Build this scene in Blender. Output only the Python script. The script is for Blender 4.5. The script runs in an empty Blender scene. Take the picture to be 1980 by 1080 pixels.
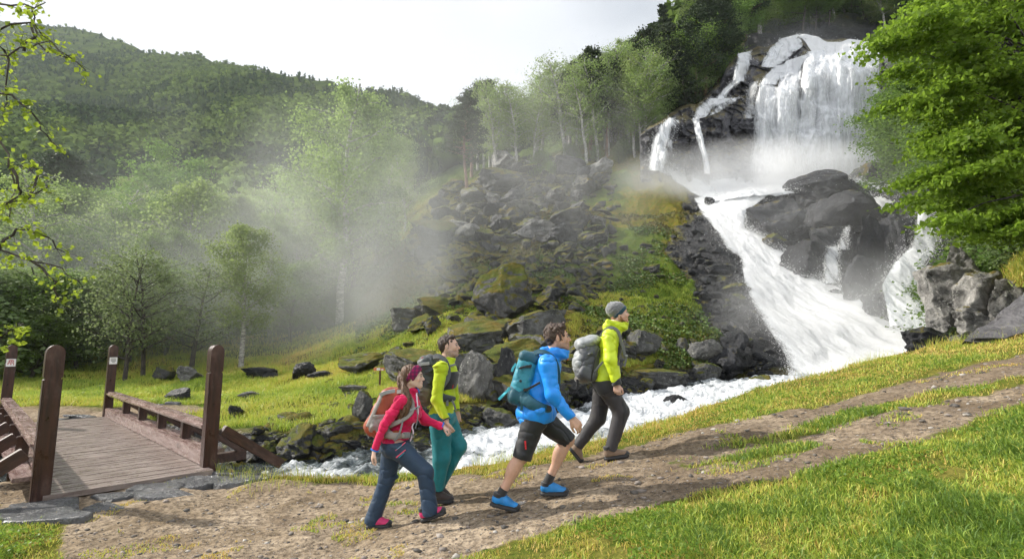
import bpy, bmesh, math, random
import numpy as np
from mathutils import Vector, Matrix
random.seed(7); RNG = np.random.default_rng(7)
S = bpy.context.scene
COL = S.collection
# ------------------------------------------------------------------ camera
PITCH = math.radians(7.2); FPX = 1000.0; CAMZ = 1.8
cam_d = bpy.data.cameras.new('camera'); cam = bpy.data.objects.new('camera', cam_d); COL.objects.link(cam)
cam_d.sensor_width = 36; cam_d.lens = 36*FPX/1980.0; cam_d.clip_start = 0.05; cam_d.clip_end = 6000
cam.location = (0, 0, CAMZ); cam.rotation_euler = (math.radians(90)+PITCH, 0, 0)
S.camera = cam
# ------------------------------------------------------------------ sky, sun, exposure
SUN_EL = math.radians(35); SUN_AZ = math.radians(-73)      # azimuth from +Y towards +X: sun stands left, a little beyond
sdir = Vector((math.sin(SUN_AZ)*math.cos(SUN_EL), math.cos(SUN_AZ)*math.cos(SUN_EL), math.sin(SUN_EL)))
W = bpy.data.worlds.new('World'); S.world = W; W.use_nodes = True
wn = W.node_tree; wn.nodes.clear()
def wnode(t, **k):
    n = wn.nodes.new(t)
    for a, b in k.items(): setattr(n, a, b)
    return n
wout = wnode('ShaderNodeOutputWorld'); bg1 = wnode('ShaderNodeBackground'); bg2 = wnode('ShaderNodeBackground'); mixw = wnode('ShaderNodeMixShader')
sky = wnode('ShaderNodeTexSky', sky_type='NISHITA', sun_disc=False, sun_elevation=SUN_EL, sun_rotation=SUN_AZ)
wn.links.new(sky.outputs[0], bg1.inputs[0]); bg1.inputs[1].default_value = 0.12
tc = wnode('ShaderNodeTexCoord'); mp = wnode('ShaderNodeMapping'); mp.inputs['Scale'].default_value = (1.0, 1.0, 2.6)
nz = wnode('ShaderNodeTexNoise'); nz.inputs['Scale'].default_value = 1.7; nz.inputs['Detail'].default_value = 6; nz.inputs['Roughness'].default_value = .5
wn.links.new(tc.outputs['Generated'], mp.inputs[0]); wn.links.new(mp.outputs[0], nz.inputs['Vector'])
cr = wnode('ShaderNodeValToRGB'); cr.color_ramp.elements[0].position = .36; cr.color_ramp.elements[0].color = (.52,.55,.60,1)
cr.color_ramp.elements[1].position = .56; cr.color_ramp.elements[1].color = (.90,.91,.93,1)
wn.links.new(nz.outputs[0], cr.inputs[0])
# broad glow of the cloud layer around the hidden sun (cloud is brighter where the sun stands behind it)
dotn = wnode('ShaderNodeVectorMath', operation='DOT_PRODUCT'); dotn.inputs[1].default_value = (-.30, .90, .33)
wn.links.new(tc.outputs['Generated'], dotn.inputs[0])
mr = wnode('ShaderNodeMapRange'); mr.inputs[1].default_value = .84; mr.inputs[2].default_value = .99; mr.inputs[3].default_value = 0; mr.inputs[4].default_value = 1
wn.links.new(dotn.outputs['Value'], mr.inputs[0])
mxc = wnode('ShaderNodeMix', data_type='RGBA'); mxc.inputs[7].default_value = (.97,.98,1,1)
wn.links.new(mr.outputs[0], mxc.inputs[0]); wn.links.new(cr.outputs[0], mxc.inputs[6]); wn.links.new(mxc.outputs[2], bg2.inputs[0])
# added fill: cloud brightness raised behind the camera to light the falls and hikers
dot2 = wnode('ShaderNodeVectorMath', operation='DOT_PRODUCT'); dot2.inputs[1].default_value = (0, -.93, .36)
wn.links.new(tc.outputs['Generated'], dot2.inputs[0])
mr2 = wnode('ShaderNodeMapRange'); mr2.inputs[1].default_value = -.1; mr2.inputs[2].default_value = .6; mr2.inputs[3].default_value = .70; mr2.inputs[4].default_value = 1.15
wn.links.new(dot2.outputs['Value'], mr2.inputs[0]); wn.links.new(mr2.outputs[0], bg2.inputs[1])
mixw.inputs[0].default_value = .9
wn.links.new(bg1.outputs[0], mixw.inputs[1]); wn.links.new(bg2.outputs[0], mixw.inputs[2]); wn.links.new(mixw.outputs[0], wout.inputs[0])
sun_d = bpy.data.lights.new('sun', 'SUN'); sun_d.energy = 5.0; sun_d.angle = math.radians(1.2); sun_d.color = (1, .95, .86)
sun = bpy.data.objects.new('sun', sun_d); COL.objects.link(sun); sun.rotation_euler = sdir.to_track_quat('Z', 'Y').to_euler()
S.view_settings.view_transform = 'Standard'; S.view_settings.look = 'None'; S.view_settings.exposure = 0.62; S.view_settings.gamma = 1
cy = S.cycles
cy.max_bounces = 8; cy.diffuse_bounces = 2; cy.glossy_bounces = 2; cy.transmission_bounces = 3; cy.transparent_max_bounces = 10; cy.volume_bounces = 4
cy.use_adaptive_sampling = True; cy.adaptive_threshold = 0.03; cy.use_denoising = True
cy.volume_step_rate = 1.6; cy.volume_max_steps = 96
cy.caustics_reflective = False; cy.caustics_refractive = False; cy.sample_clamp_indirect = 4
# ------------------------------------------------------------------ projection helpers
CT, ST = math.cos(PITCH), math.sin(PITCH)
def at(px, py, Y):                       # world point seen at a photograph pixel, Y metres ahead
    u = (px-990)/FPX; v = (540-py)/FPX; k = Y/(CT-v*ST)
    return Vector((u*k, Y, CAMZ+(ST+v*CT)*k))
def sl(py):
    v = (540-py)/FPX; return (ST+v*CT)/(CT-v*ST)
# ------------------------------------------------------------------ noise
def _h(ix, iy, iz, seed):
    h = (ix.astype(np.int64)*374761393 + iy.astype(np.int64)*668265263 + iz.astype(np.int64)*2147483647 + seed*974634777) & 0xffffffff
    h = ((h ^ (h >> 13))*1274126177) & 0xffffffff
    h = ((h ^ (h >> 16))*2246822519) & 0xffffffff
    return ((h ^ (h >> 15)) & 0xffffff)/float(0x7fffff)-1.0
def vn(x, y, z=0.0, seed=1):
    x, y, z = np.broadcast_arrays(np.asarray(x, float), np.asarray(y, float), np.asarray(z, float))
    fx, fy, fz = np.floor(x), np.floor(y), np.floor(z); tx, ty, tz = x-fx, y-fy, z-fz
    tx = tx*tx*(3-2*tx); ty = ty*ty*(3-2*ty); tz = tz*tz*(3-2*tz); r = 0
    for dx in (0, 1):
        for dy in (0, 1):
            for dz in (0, 1):
                r = r + _h(fx+dx, fy+dy, fz+dz, seed)*(tx if dx else 1-tx)*(ty if dy else 1-ty)*(tz if dz else 1-tz)
    return r
def fbm(x, y, z=0.0, o=4, seed=1, g=.5):
    r = 0; am = 1; f = 1
    for i in range(o):
        r = r + am*vn(x*f, y*f, z*f if not np.isscalar(z) or z else 0.0, seed+i*13); am *= g; f *= 2.03
    return r
def ridge(x, y, z=0.0, o=4, seed=1):
    r = 0; am = 1; f = 1
    for i in range(o):
        r = r + am*(1-2*np.abs(vn(x*f, y*f, z, seed+i*7))); am *= .5; f *= 2.1
    return r*.6
def sstep(a, b, x): t = np.clip((x-a)/(b-a), 0, 1); return t*t*(3-2*t)
# ------------------------------------------------------------------ object helpers
def tag(o, label=None, cat=None, group=None, kind=None):
    if label: o['label'] = label
    if cat: o['category'] = cat
    if group: o['group'] = group
    if kind: o['kind'] = kind
    return o
def mesh(name, v, f, mat=None, parent=None, smooth=False, attrs=None, mats=None, mi=None):
    v = np.asarray(v, dtype=np.float32).reshape(-1, 3)
    me = bpy.data.meshes.new(name)
    if isinstance(f, np.ndarray):
        nf, k = f.shape
        me.vertices.add(len(v)); me.vertices.foreach_set('co', v.ravel())
        me.loops.add(nf*k); me.loops.foreach_set('vertex_index', f.astype(np.int32).ravel())
        me.polygons.add(nf); me.polygons.foreach_set('loop_start', np.arange(0, nf*k, k, dtype=np.int32))
        me.polygons.foreach_set('loop_total', np.full(nf, k, dtype=np.int32))
        me.update(calc_edges=True); me.validate(verbose=False)
    else:
        me.from_pydata([tuple(map(float, p)) for p in v], [], f); me.update()
    if smooth: me.polygons.foreach_set('use_smooth', np.ones(len(me.polygons), dtype=bool))
    if mat: me.materials.append(mat)
    for m in mats or []: me.materials.append(m)
    if mi is not None: me.polygons.foreach_set('material_index', np.asarray(mi, dtype=np.int32))
    for k, a in (attrs or {}).items():
        at_ = me.attributes.new(k, 'FLOAT', 'POINT'); at_.data.foreach_set('value', np.asarray(a, dtype=np.float32).ravel())
    o = bpy.data.objects.new(name, me); COL.objects.link(o)
    if parent: o.parent = parent
    return o
def empty(name, loc=(0, 0, 0), label=None, cat=None, group=None):
    o = bpy.data.objects.new(name, None); COL.objects.link(o); o.location = loc; o.empty_display_size = .2
    return tag(o, label, cat, group)
def local(vs, root):                     # world points -> coordinates under an unrotated, unscaled root
    return np.asarray(vs, float).reshape(-1, 3)-np.array(root.location)
def gridfaces(nr, nc, off=0):
    i = np.arange((nr-1)*(nc-1)); r = i//(nc-1); c = i % (nc-1); b = r*nc+c+off
    return np.stack([b, b+1, b+nc+1, b+nc], 1)
# ------------------------------------------------------------------ node helpers
class NT:
    def __init__(s, name, rough=.7, base=(.5,.5,.5), spec=.5):
        s.m = bpy.data.materials.new(name); s.m.use_nodes = True; s.t = s.m.node_tree
        s.b = s.t.nodes['Principled BSDF']; s.out = s.t.nodes['Material Output']
        s.b.inputs['Roughness'].default_value = rough; s.b.inputs['Base Color'].default_value = (*base, 1)
        s.b.inputs['Specular IOR Level'].default_value = spec
    def n(s, typ, ins=None, **k):
        n = s.t.nodes.new('ShaderNode'+typ)
        for a, b in k.items(): setattr(n, a, b)
        for a, b in (ins or {}).items(): s.set(n.inputs[a], b)
        return n
    def set(s, sock, val):
        if isinstance(val, bpy.types.NodeSocket): s.t.links.new(val, sock)
        elif isinstance(val, bpy.types.Node): s.t.links.new(val.outputs[0], sock)
        elif isinstance(val, tuple) and len(val) == 3 and sock.type == 'RGBA': sock.default_value = (*val, 1)
        else: sock.default_value = val
    def pos(s, kind='Object'): return s.n('TexCoord').outputs[kind]
    def wpos(s): return s.n('NewGeometry').outputs['Position']
    def scale(s, vec, sc): return s.n('Mapping', {'Vector': vec, 'Scale': sc}).outputs[0]
    def noise(s, vec, sc, det=4, rough=.55, dist=0): return s.n('TexNoise', {'Vector': vec, 'Scale': sc, 'Detail': det, 'Roughness': rough, 'Distortion': dist}).outputs[0]
    def vor(s, vec, sc, feature='F1', out=0, rnd=1): return s.n('TexVoronoi', {'Vector': vec, 'Scale': sc, 'Randomness': rnd}, feature=feature).outputs[out]
    def ramp(s, fac, stops, interp='LINEAR'):
        n = s.n('ValToRGB', {'Fac': fac}); n.color_ramp.interpolation = interp; e = n.color_ramp.elements
        while len(e) < len(stops): e.new(.5)
        for q, (p, c) in zip(e, stops): q.position = p; q.color = (*c, 1) if isinstance(c, tuple) else (c, c, c, 1)
        return n.outputs[0]
    def rng(s, v, a, b, c=0., d=1.): return s.n('MapRange', {0: v, 1: a, 2: b, 3: c, 4: d}).outputs[0]
    def mix(s, f, a, b, mode='MIX'):
        n = s.n('Mix', data_type='RGBA', blend_type=mode); s.set(n.inputs[0], f); s.set(n.inputs[6], a); s.set(n.inputs[7], b); return n.outputs[2]
    def math(s, op, a, b=0., clamp=False): return s.n('Math', {0: a, 1: b}, operation=op, use_clamp=clamp).outputs[0]
    def attr(s, name): return s.n('Attribute', attribute_name=name).outputs['Fac']
    def bump(s, h, dist=.05, strength=1.): s.set(s.b.inputs['Normal'], s.n('Bump', {'Height': h, 'Distance': dist, 'Strength': strength}))
    def up(s): return s.n('SeparateXYZ', {0: s.n('NewGeometry').outputs['Normal']}).outputs[2]
    def base(s, c): s.set(s.b.inputs['Base Color'], c)
    def rough(s, c): s.set(s.b.inputs['Roughness'], c)
def plain(name, col, rough=.7, bumpsc=0, bumpd=.002, var=.12, sheen=0):
    t = NT(name, rough, col); p = t.pos()
    nz_ = t.noise(p, 14, 3)
    t.base(t.mix(t.rng(nz_, .3, .7), tuple(c*(1-var) for c in col), tuple(min(1, c*(1+var)) for c in col)))
    if bumpsc: t.bump(t.noise(p, bumpsc, 3), bumpd)
    if sheen: t.b.inputs['Sheen Weight'].default_value = sheen
    return t.m
def leafmat(name, c1, c2, trans=.45, rough=.6, tip=None):
    t = NT(name, rough, spec=.18); a = t.attr('tint'); rnd = t.n('ObjectInfo').outputs['Random']
    col = t.mix(a, c1, c2)
    hs = t.n('HueSaturation', {'Hue': t.rng(rnd, 0, 1, .485, .515), 'Value': t.rng(rnd, 0, 1, .78, 1.2), 'Color': col})
    t.base(hs.outputs[0])
    tr = t.n('BsdfTranslucent', {'Color': t.mix(.5, hs.outputs[0], tuple(min(1, c*1.9) for c in c2))})
    mx = t.n('MixShader', {0: trans}); t.t.links.new(t.b.outputs[0], mx.inputs[1]); t.t.links.new(tr.outputs[0], mx.inputs[2])
    t.t.links.new(mx.outputs[0], t.out.inputs[0]); return t.m
# ------------------------------------------------------------------ terrain as a function of x, y
def zn(x): return .34+.19*(np.logaddexp(0, (np.asarray(x, float)+1.55)*3)/3-1.55)
def Zp(Y, py): return (Y, 1.8+sl(py)*Y)
#        a,    crest, wnear, wfar, level, lip(Y,z),   then (Y, photograph row) up the slope
TAB = [
 (-1.60, 6.3, 6.9, 10.8, -.85, (11.8, .00), (20,745),(34,650),(60,580),(110,430),(300,170),(560,40)),
 (-1.00, 6.6, 7.2, 11.2, -.80, (12.3, .05), (21,745),(35,645),(60,565),(110,420),(290,180),(520,40)),
 ( -.80, 7.5, 8.1, 11.6, -.75, (12.8, .08), (21,745),(35,640),(60,560),(110,420),(290,205),(450,78)),
 ( -.60, 7.7, 8.2, 10.7, -.65, (11.4, .00), (22,735),(34,642),(55,560),(100,425),(220,255),(390,122)),
 ( -.45, 7.2, 7.7,  9.8, -.50, (10.4, .00), (24,712),(36,642),(52,562),(95,440),(200,290),(340,166)),
 ( -.28, 7.0, 7.5,  9.8, -.32, (10.6, .15), (20,700),(30,612),(44,512),(80,430),(180,290),(300,188)),
 ( -.15, 6.9, 7.4, 10.7, -.20, (11.4, .35), (17,690),(26,572),(38,435),(48,390),(150,300),(250,214)),
 (  .00, 6.9, 7.4, 12.0, -.10, (12.8, .50), (18,660),(26,560),(38,425),(50,335),( 90,300),(250,232)),
 (  .12, 6.95,7.4, 14.0,  .05, (14.8, .60), (20,640),(28,540),(38,420),(50,315),( 80,255),(200,220)),
 (  .25, 7.25,7.8, 16.5,  .20, (17.3, .90), (21,640),(28,540),(37,410),(45,318),( 60,235),(150,150)),
 (  .35, 7.8, 8.4, 18.0,  .35, (18.8, .95), (22,640),(28,540),(36,415),(41,372),( 54,190),(100, 60)),
 (  .43, 8.2, 8.8, 18.5,  .45, (19.3,1.10), (22,640),(28,520),(36,402),(42,362),( 56,110),(100, 20)),
 (  .52, 8.6, 9.2, 18.5,  .55, (19.5,1.20), (24,620),(29,500),(37,392),(44,350),( 58, 66),(100,-40)),
 (  .65, 9.1, 9.8, 18.5,  .70, (19.5,1.20), (24,600),(29,505),(36,374),(44,336),( 58, 56),(100,-60)),
 (  .76, 9.4,10.2, 18.0,  .80, (19.0,1.40), (23,605),(29,490),(36,362),(44,330),( 57, 60),(100,-80)),
 (  .86, 9.3,10.5, 15.0, 1.30, (16.0,2.00), (20,560),(26,440),(34,340),(43,260),( 56, 60),(100,-150)),
 ( 1.00, 9.0,10.0, 12.0, 1.60, (13.0,3.20), (17,490),(24,370),(32,260),(42,150),( 60,  0),(100,-200)),
 ( 1.60, 9.0,10.0, 12.0, 2.40, (13.0,4.20), (17,470),(24,350),(32,240),(42,120),( 60,-40),(100,-260)),
]
_ta = np.array([r[0] for r in TAB])
_rows = []
for r in TAB:
    L = [(1.0, None), (4.0, None), (r[1], None), (r[2], r[4]-.05), (r[3], r[4]-.05), r[5]]+[Zp(Y, p) for Y, p in r[6:]]
    L.append((L[-1][0]*1.5, L[-1][1]*.9)); L.append((1100., L[-1][1]*.6)); _rows.append(L)
AG = np.linspace(-1.6, 1.6, 641); _k = np.exp(-.5*(np.arange(-14, 15)/5.)**2); _k /= _k.sum()
def _sm(v):
    v = np.interp(AG, _ta, v); return np.convolve(np.pad(v, 14, mode='edge'), _k, 'valid')
NR = len(_rows[0])
RY = np.stack([_sm([R[k][0] for R in _rows]) for k in range(NR)])
RZ = np.stack([(zn(AG*RY[k]) if _rows[0][k][1] is None else _sm([R[k][1] for R in _rows])) for k in range(NR)])
def rowvals(a):
    a = np.clip(a, -1.6, 1.6); f = (a+1.6)/3.2*640; i = np.clip(f.astype(int), 0, 639); t = f-i
    return RY[:, i]*(1-t)+RY[:, i+1]*t, RZ[:, i]*(1-t)+RZ[:, i+1]*t
LEVEL = lambda a: np.interp(a, _ta, [r[4] for r in TAB])
def hbase(x, y):
    x = np.atleast_1d(np.asarray(x, float)); y = np.atleast_1d(np.asarray(y, float)); x, y = np.broadcast_arrays(x, y)
    sh = x.shape; x = x.ravel(); y = y.ravel(); a = x/np.maximum(y, .3)
    Y, Z = rowvals(a); z = zn(x).copy()
    for k in range(2, NR-1):
        m = (y >= Y[k]) & (y < Y[k+1])
        t = np.clip((y[m]-Y[k][m])/(Y[k+1][m]-Y[k][m]), 0, 1)
        z[m] = Z[k][m]*(1-t)+Z[k+1][m]*t
    m = (y > Y[3]) & (y < Y[4]); t = (y[m]-Y[3][m])/(Y[4][m]-Y[3][m]); z[m] -= .5*np.sqrt(np.clip(4*t*(1-t), 0, 1))
    return z.reshape(sh), (a.reshape(sh), Y[:, :].reshape((NR,)+sh))
def hfull(x, y):
    z, (a, Y) = hbase(x, y); x = np.broadcast_to(x, z.shape); y = np.broadcast_to(y, z.shape)
    near = 1-sstep(Y[2]-.2, Y[2]+.8, y)
    z = z+near*(.035*fbm(x*1.3, y*1.3, o=3, seed=3)+.012*fbm(x*6, y*6, o=3, seed=9))
    far = sstep(Y[4], Y[6], y)
    leftflat = sstep(-.25, -.05, a)
    z = z+(1-near)*(.10*fbm(x*.9, y*.9, o=4, seed=21))
    z = z+far*(.25+.75*leftflat)*.55*ridge(x*.22, y*.22, o=5, seed=5)*np.clip(y/28, .4, 3)*(1-.6*sstep(60, 120, y))
    z = z+sstep(90, 260, y)*7*fbm(x*.012, y*.012, o=5, seed=31)
    # bedded slabs on the apron left of the cascade
    ap = sstep(.24, .30, a)*(1-sstep(.80, .9, a))*sstep(Y[5], Y[5]+2, y)*(1-sstep(Y[8], Y[8]+2, y))
    q = (z*1.0+x*.35+.5*fbm(x*.5, y*.5, o=3, seed=44)); st = .42
    fr = q/st-np.floor(q/st); z = z+ap*st*(sstep(.0, .55, fr)-fr)*1.15
    return z
def ray(px, py, lo=2.0, hi=700., n=900):  # first hit of a photograph ray with the terrain
    Ys = np.geomspace(lo, hi, n); u = (px-990)/FPX; v = (540-py)/FPX; k = Ys/(CT-v*ST)
    z = CAMZ+(ST+v*CT)*k; h = hfull(u*k, Ys); d = z-h
    i = np.argmax(d < 0)
    if d[i] >= 0: return None
    if i == 0: return Vector((u*k[0], Ys[0], float(h[0])))
    t = d[i-1]/(d[i-1]-d[i]); Y = Ys[i-1]*(1-t)+Ys[i]*t; kk = Y/(CT-v*ST)
    return Vector((u*kk, Y, CAMZ+(ST+v*CT)*kk))
def gz(x, y): return float(hfull(np.array([x]), np.array([y]))[0])
# ------------------------------------------------------------------ rock and ground materials
def rockmat(name, dark=(.035,.036,.04), light=(.17,.165,.16), moss=.55, world=False, lichen=.2, sc=1., rust=.4, wet=.42):
    t = NT(name, wet, spec=.28); p = t.wpos() if world else t.pos()
    n1 = t.noise(p, 1.5*sc, 6, .68, .3); n2 = t.noise(p, 8*sc, 6, .72)
    c = t.mix(t.rng(n1, .35, .66), dark, light)
    c = t.mix(t.rng(n2, .4, .7, 0, .6), c, tuple(x*.4 for x in dark))
    c = t.mix(t.math('MULTIPLY', t.rng(t.math('SUBTRACT', n2, t.math('MULTIPLY', n1, .25)), .46, .52), lichen), c, (.42,.42,.38))
    up = t.up()
    mf = t.rng(t.math('ADD', up, t.math('ADD', t.math('MULTIPLY', t.math('SUBTRACT', n1, .5), 1.6), t.math('MULTIPLY', t.math('SUBTRACT', n2, .5), .8))), 1.05-moss, 1.22-moss)
    mc = t.mix(t.rng(n1, .42, .62), (.105,.130,.020), (.20,.135,.025) if rust > .2 else (.10,.125,.02))
    mc = t.mix(t.rng(n2, .35, .7), mc, (.05,.06,.012))
    t.base(t.mix(mf, c, mc)); t.rough(t.mix(mf, t.ramp(n2, [(.3, wet-.18), (.75, wet+.25)]), (.95,.95,.95)))
    h = t.math('ADD', t.math('MULTIPLY', n2, .6), n1)
    t.bump(h, .13/sc); return t.m
M_rock = rockmat('wet_scree_rock', dark=(.022,.023,.026), light=(.10,.098,.095), moss=.70)
M_rock_moss = rockmat('mossy_rock', moss=.72)
M_rock_bare = rockmat('bare_wet_rock', dark=(.010,.011,.013), light=(.055,.056,.062), moss=.14, lichen=.08, wet=.38)
M_rock_pale = rockmat('pale_lichen_rock', dark=(.06,.06,.06), light=(.30,.29,.27), moss=.2, lichen=.8)
M_rock_rust = rockmat('rust_moss_rock', dark=(.05,.05,.05), light=(.2,.2,.19), moss=.62, lichen=.4)
M_rubble = rockmat('rubble_rock', dark=(.020,.021,.024), light=(.11,.108,.105), moss=.66, world=True); M_rubble2 = rockmat('rubble_mossy', moss=.7, world=True); M_rock_bare_w = rockmat('broken_bare_rock', dark=(.010,.011,.013), light=(.055,.056,.062), moss=.16, lichen=.06, wet=.38, world=True)
# ground sheet: attributes say where path, meadow, rock and woodland floor are
def ground_material():
    t = NT('ground_mix', .85); p = t.wpos()
    path, rock, wood, meadow, dry = t.attr('path'), t.attr('rock'), t.attr('wood'), t.attr('meadow'), t.attr('dry')
    nA = t.noise(p, 1.5, 6, .68); nB = t.noise(p, 17, 5, .72); nC = t.noise(p, 4.6, 5, .7)
    pv = t.n('TexVoronoi', {'Vector': p, 'Scale': 30.}); v = t.vor(t.scale(p, (1, .8, 2.6)), 1.3, 'DISTANCE_TO_EDGE')
    # trodden gravelly earth
    e = t.mix(t.rng(nA, .36, .62), (.25,.19,.125), (.43,.345,.25)); e = t.mix(t.math('MULTIPLY', t.rng(t.math('ADD', t.attr('damp'), t.math('MULTIPLY', t.math('SUBTRACT', nC, .5), 1.2)), .35, .75), .50), e, (.110,.078,.054)); e = t.mix(t.rng(nB, .40, .66), e, (.085,.065,.048))
    peb = t.rng(pv.outputs[0], .0, .22, 1, 0); e = t.mix(t.math('MULTIPLY', peb, .8), e, t.mix(pv.outputs[1], (.16,.145,.135), (.58,.54,.48)))
    # turf under the blades
    g = t.mix(t.rng(nC, .36, .64), (.085,.115,.020), (.24,.20,.05)); g = t.mix(t.rng(nB, .35, .75), g, (.045,.06,.012))
    edge = t.math('ADD', path, t.math('ADD', t.math('MULTIPLY', t.math('SUBTRACT', nC, .5), 1.4), t.math('MULTIPLY', t.math('SUBTRACT', nB, .5), .5)))
    c = t.mix(t.rng(edge, .42, .60), g, e)
    mo = t.mix(t.rng(nC, .40, .62), (.115,.13,.022), (.19,.14,.03))
    mg = t.mix(t.rng(nC, .38, .62), (.085,.145,.022), (.15,.17,.035)); mg = t.mix(t.rng(nB, .4, .75), mg, (.045,.07,.014))
    mg = t.mix(t.rng(t.math('ADD', dry, t.math('MULTIPLY', t.math('SUBTRACT', nA, .5), 1.4)), .4, .6), mg, mo)
    c = t.mix(meadow, c, mg)
    r = t.mix(t.rng(nA, .35, .64), (.014,.015,.017), (.085,.085,.09)); r = t.mix(t.rng(nC, .4, .7, 0, .6), r, (.014,.014,.016))
    r = t.mix(t.rng(v, 0, .022, .75, 0), r, (.006,.006,.007))
    mf = t.rng(t.math('ADD', t.up(), t.math('MULTIPLY', t.math('SUBTRACT', nA, .5), 2.4)), .72, .88)
    r = t.mix(t.math('MULTIPLY', mf, t.rng(rock, .85, 1.25, 1, 0)), r, mo)
    rm = t.rng(t.math('ADD', rock, t.math('MULTIPLY', t.math('SUBTRACT', nA, .5), 1.2)), .42, .54)
    c = t.mix(rm, c, r)
    wf = t.mix(t.rng(t.noise(p, .09, 7, .75), .40, .60), (.030,.052,.012), (.10,.135,.026)); wf = t.mix(t.rng(nA, .35, .7), wf, (.040,.065,.014))
    c = t.mix(wood, c, wf)
    t.base(c); t.rough(t.mix(rm, (.9,.9,.9), t.ramp(nC, [(0.3, .22), (.8, .6)])))
    t.set(t.b.inputs['Specular IOR Level'], t.math('MULTIPLY', rm, .35))
    h = t.math('ADD', t.math('MULTIPLY', nB, .012), t.math('MULTIPLY', t.math('MULTIPLY', peb, edge), .010))
    hr = t.math('ADD', t.math('MULTIPLY', nA, .28), t.math('ADD', t.math('MULTIPLY', nC, .13), t.math('MULTIPLY', t.rng(v, 0, .05), .05)))
    h = t.math('ADD', h, t.math('MULTIPLY', hr, rm)); h = t.math('ADD', h, t.math('MULTIPLY', t.math('MULTIPLY', meadow, nC), .12))
    t.bump(h, 1.6, 1.); return t.m
M_ground = ground_material()
def pathmask(x, y, z=None):
    a = x/np.maximum(y, .3); px = 990+a*1000*1.04
    Y, _ = rowvals(a)
    # two worn lanes that climb to the right; a bare forecourt on the left near the bridge
    w = .35*vn(x*.8, y*.8, 0, 61)+.18*vn(x*2.3, y*2.3, 0, 62)
    c1 = 5.30+.04*x+.10*np.maximum(x-1, 0)+.0*y
    lane_w = 1.05+.28*np.clip(-x, 0, 3)
    m = 1-sstep(lane_w-.25, lane_w+.2, np.abs(y-c1+.1+w*.5))
    left = (1-sstep(-.9, -.2, x+.5*w))*sstep(3.1, 3.7, y-.35*w+.55*np.clip(x+2.2, -3, 1.2))*(1-sstep(6.2, 6.9, y+w*.4-.42*np.clip(-x-2.2, 0, 4)))
    cornergrass = sstep(.78, .86, -a+.05*w)*(1-sstep(5.2, 5.7, y+w*.3))
    m = np.maximum(m, left)*(1-cornergrass)
    # turf island between the two lanes on the right
    isl = np.exp(-(((x-4.1)/2.0)**2+((y-(5.75+.14*(x-4.1)))/.28)**2)*1.3)*1.3+np.exp(-(((x-2.2)/1.1)**2+((y-5.05)/.16)**2))*.9
    m = m*(1-np.clip(isl*.95+.35*vn(x*3, y*3, 0, 66)*(isl > .15), 0, 1))
    return np.clip(m, 0, 1)
def zones(x, y):
    z, (a, Y) = hbase(x, y)
    far = sstep(Y[4]-.2, Y[5]+.3, y); chan = sstep(Y[2]+.25, Y[3]-.05, y)*(1-sstep(Y[5]-.3, Y[5]+.8, y))
    path = pathmask(x, y)*(1-sstep(Y[2]-.1, Y[2]+.3, y))
    # path beyond the bridge
    fp = np.exp(-((y-13.6+.2*x*0-.25*vn(x*.6, y*.6, 0, 5))/.9)**2)*(1-sstep(-8.4, -7.4, x))*1.3
    rock = np.zeros_like(y)
    scree = sstep(-.22, -.05, a+.04*vn(x*.2, y*.2, 0, 8))*(1-sstep(.12, .20, a+.05*vn(x*.3, y*.3, 0, 12)))*sstep(Y[5]+1, Y[7], y)
    rock = np.maximum(rock, scree*(.30+.30*sstep(20, 40, y)))
    ed = np.interp(y, [17, 22, 28, 32, 36, 42], [.39, .37, .345, .31, .36, .375])
    apron = sstep(ed-.03, ed+.04, a+.035*vn(x*.5, y*.5, 0, 15))*sstep(Y[4], Y[5], y)
    rock = np.maximum(rock, apron*1.3*(1-sstep(.86, .92, a)*sstep(Y[5], Y[5]+1.5, y)))
    rock = np.maximum(rock, chan*.95)
    rock = rock*(1-sstep(Y[9]+3, Y[9]+10, y)*(1-sstep(.3, .4, a)))
    wood = sstep(Y[9], Y[9]+14, y)*(1-apron)+sstep(58, 64, y)*apron
    wood = np.maximum(wood, sstep(22, 30, y)*(1-sstep(-.33, -.22, a)))
    wood = np.maximum(wood, sstep(.88, .94, a)*sstep(Y[5]+1, Y[5]+3, y)*.9)
    dry = .5+.8*vn(x*.16, y*.16, 0, 71)+.3*vn(x*.5, y*.5, 0, 72)+.25*scree
    damp = (.15+.6*sstep(-.5, 1.6, x+.8*vn(x*.7, y*.7, 0, 75))+.45*vn(x*.9, y*2.2, 0, 76)+.3*vn(x*3, y*5, 0, 77))*(1-far)
    return dict(damp=np.clip(damp, 0, 1), dry=dry, path=np.maximum(path, fp*far), rock=rock*(1-np.clip(wood, 0, 1)), wood=np.clip(wood, 0, 1), meadow=far*(1-np.clip(fp, 0, 1)))
# rows of the sheet follow the features, so the crest, the banks and the cliff foot stay crisp
phi = np.concatenate([np.linspace(-74, -48, 26)[:-1], np.linspace(-48, 48, 620), np.linspace(48, 74, 26)[1:]])
acol = np.tan(np.radians(phi)); seg = [10, 60, 26, 22, 14, 70, 60, 60, 26, 50, 46, 40, 6, 6]
Yc, _z = rowvals(acol); rows = []
for k in range(NR-1):
    n = seg[k]
    for j in range(n):
        t = j/n; rows.append(Yc[k]*(Yc[k+1]/Yc[k])**t)
rows.append(Yc[-1]); GY = np.stack(rows); GX = acol[None, :]*GY
GZ = hfull(GX, GY)
zz = zones(GX, GY)
back = []
for (yy, sc) in ((-60, 30.), (-6, 5.), (.0, 1.4)):
    bx = acol*sc; back.append(np.stack([bx, np.full_like(bx, yy), zn(bx)], 1))
V = np.concatenate(back+[np.stack([GX, GY, GZ], -1).reshape(-1, 3)])
nr_, nc_ = GY.shape[0]+3, GY.shape[1]
att = {k: np.concatenate([np.zeros(3*nc_), v.ravel()]) for k, v in zz.items()}
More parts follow.
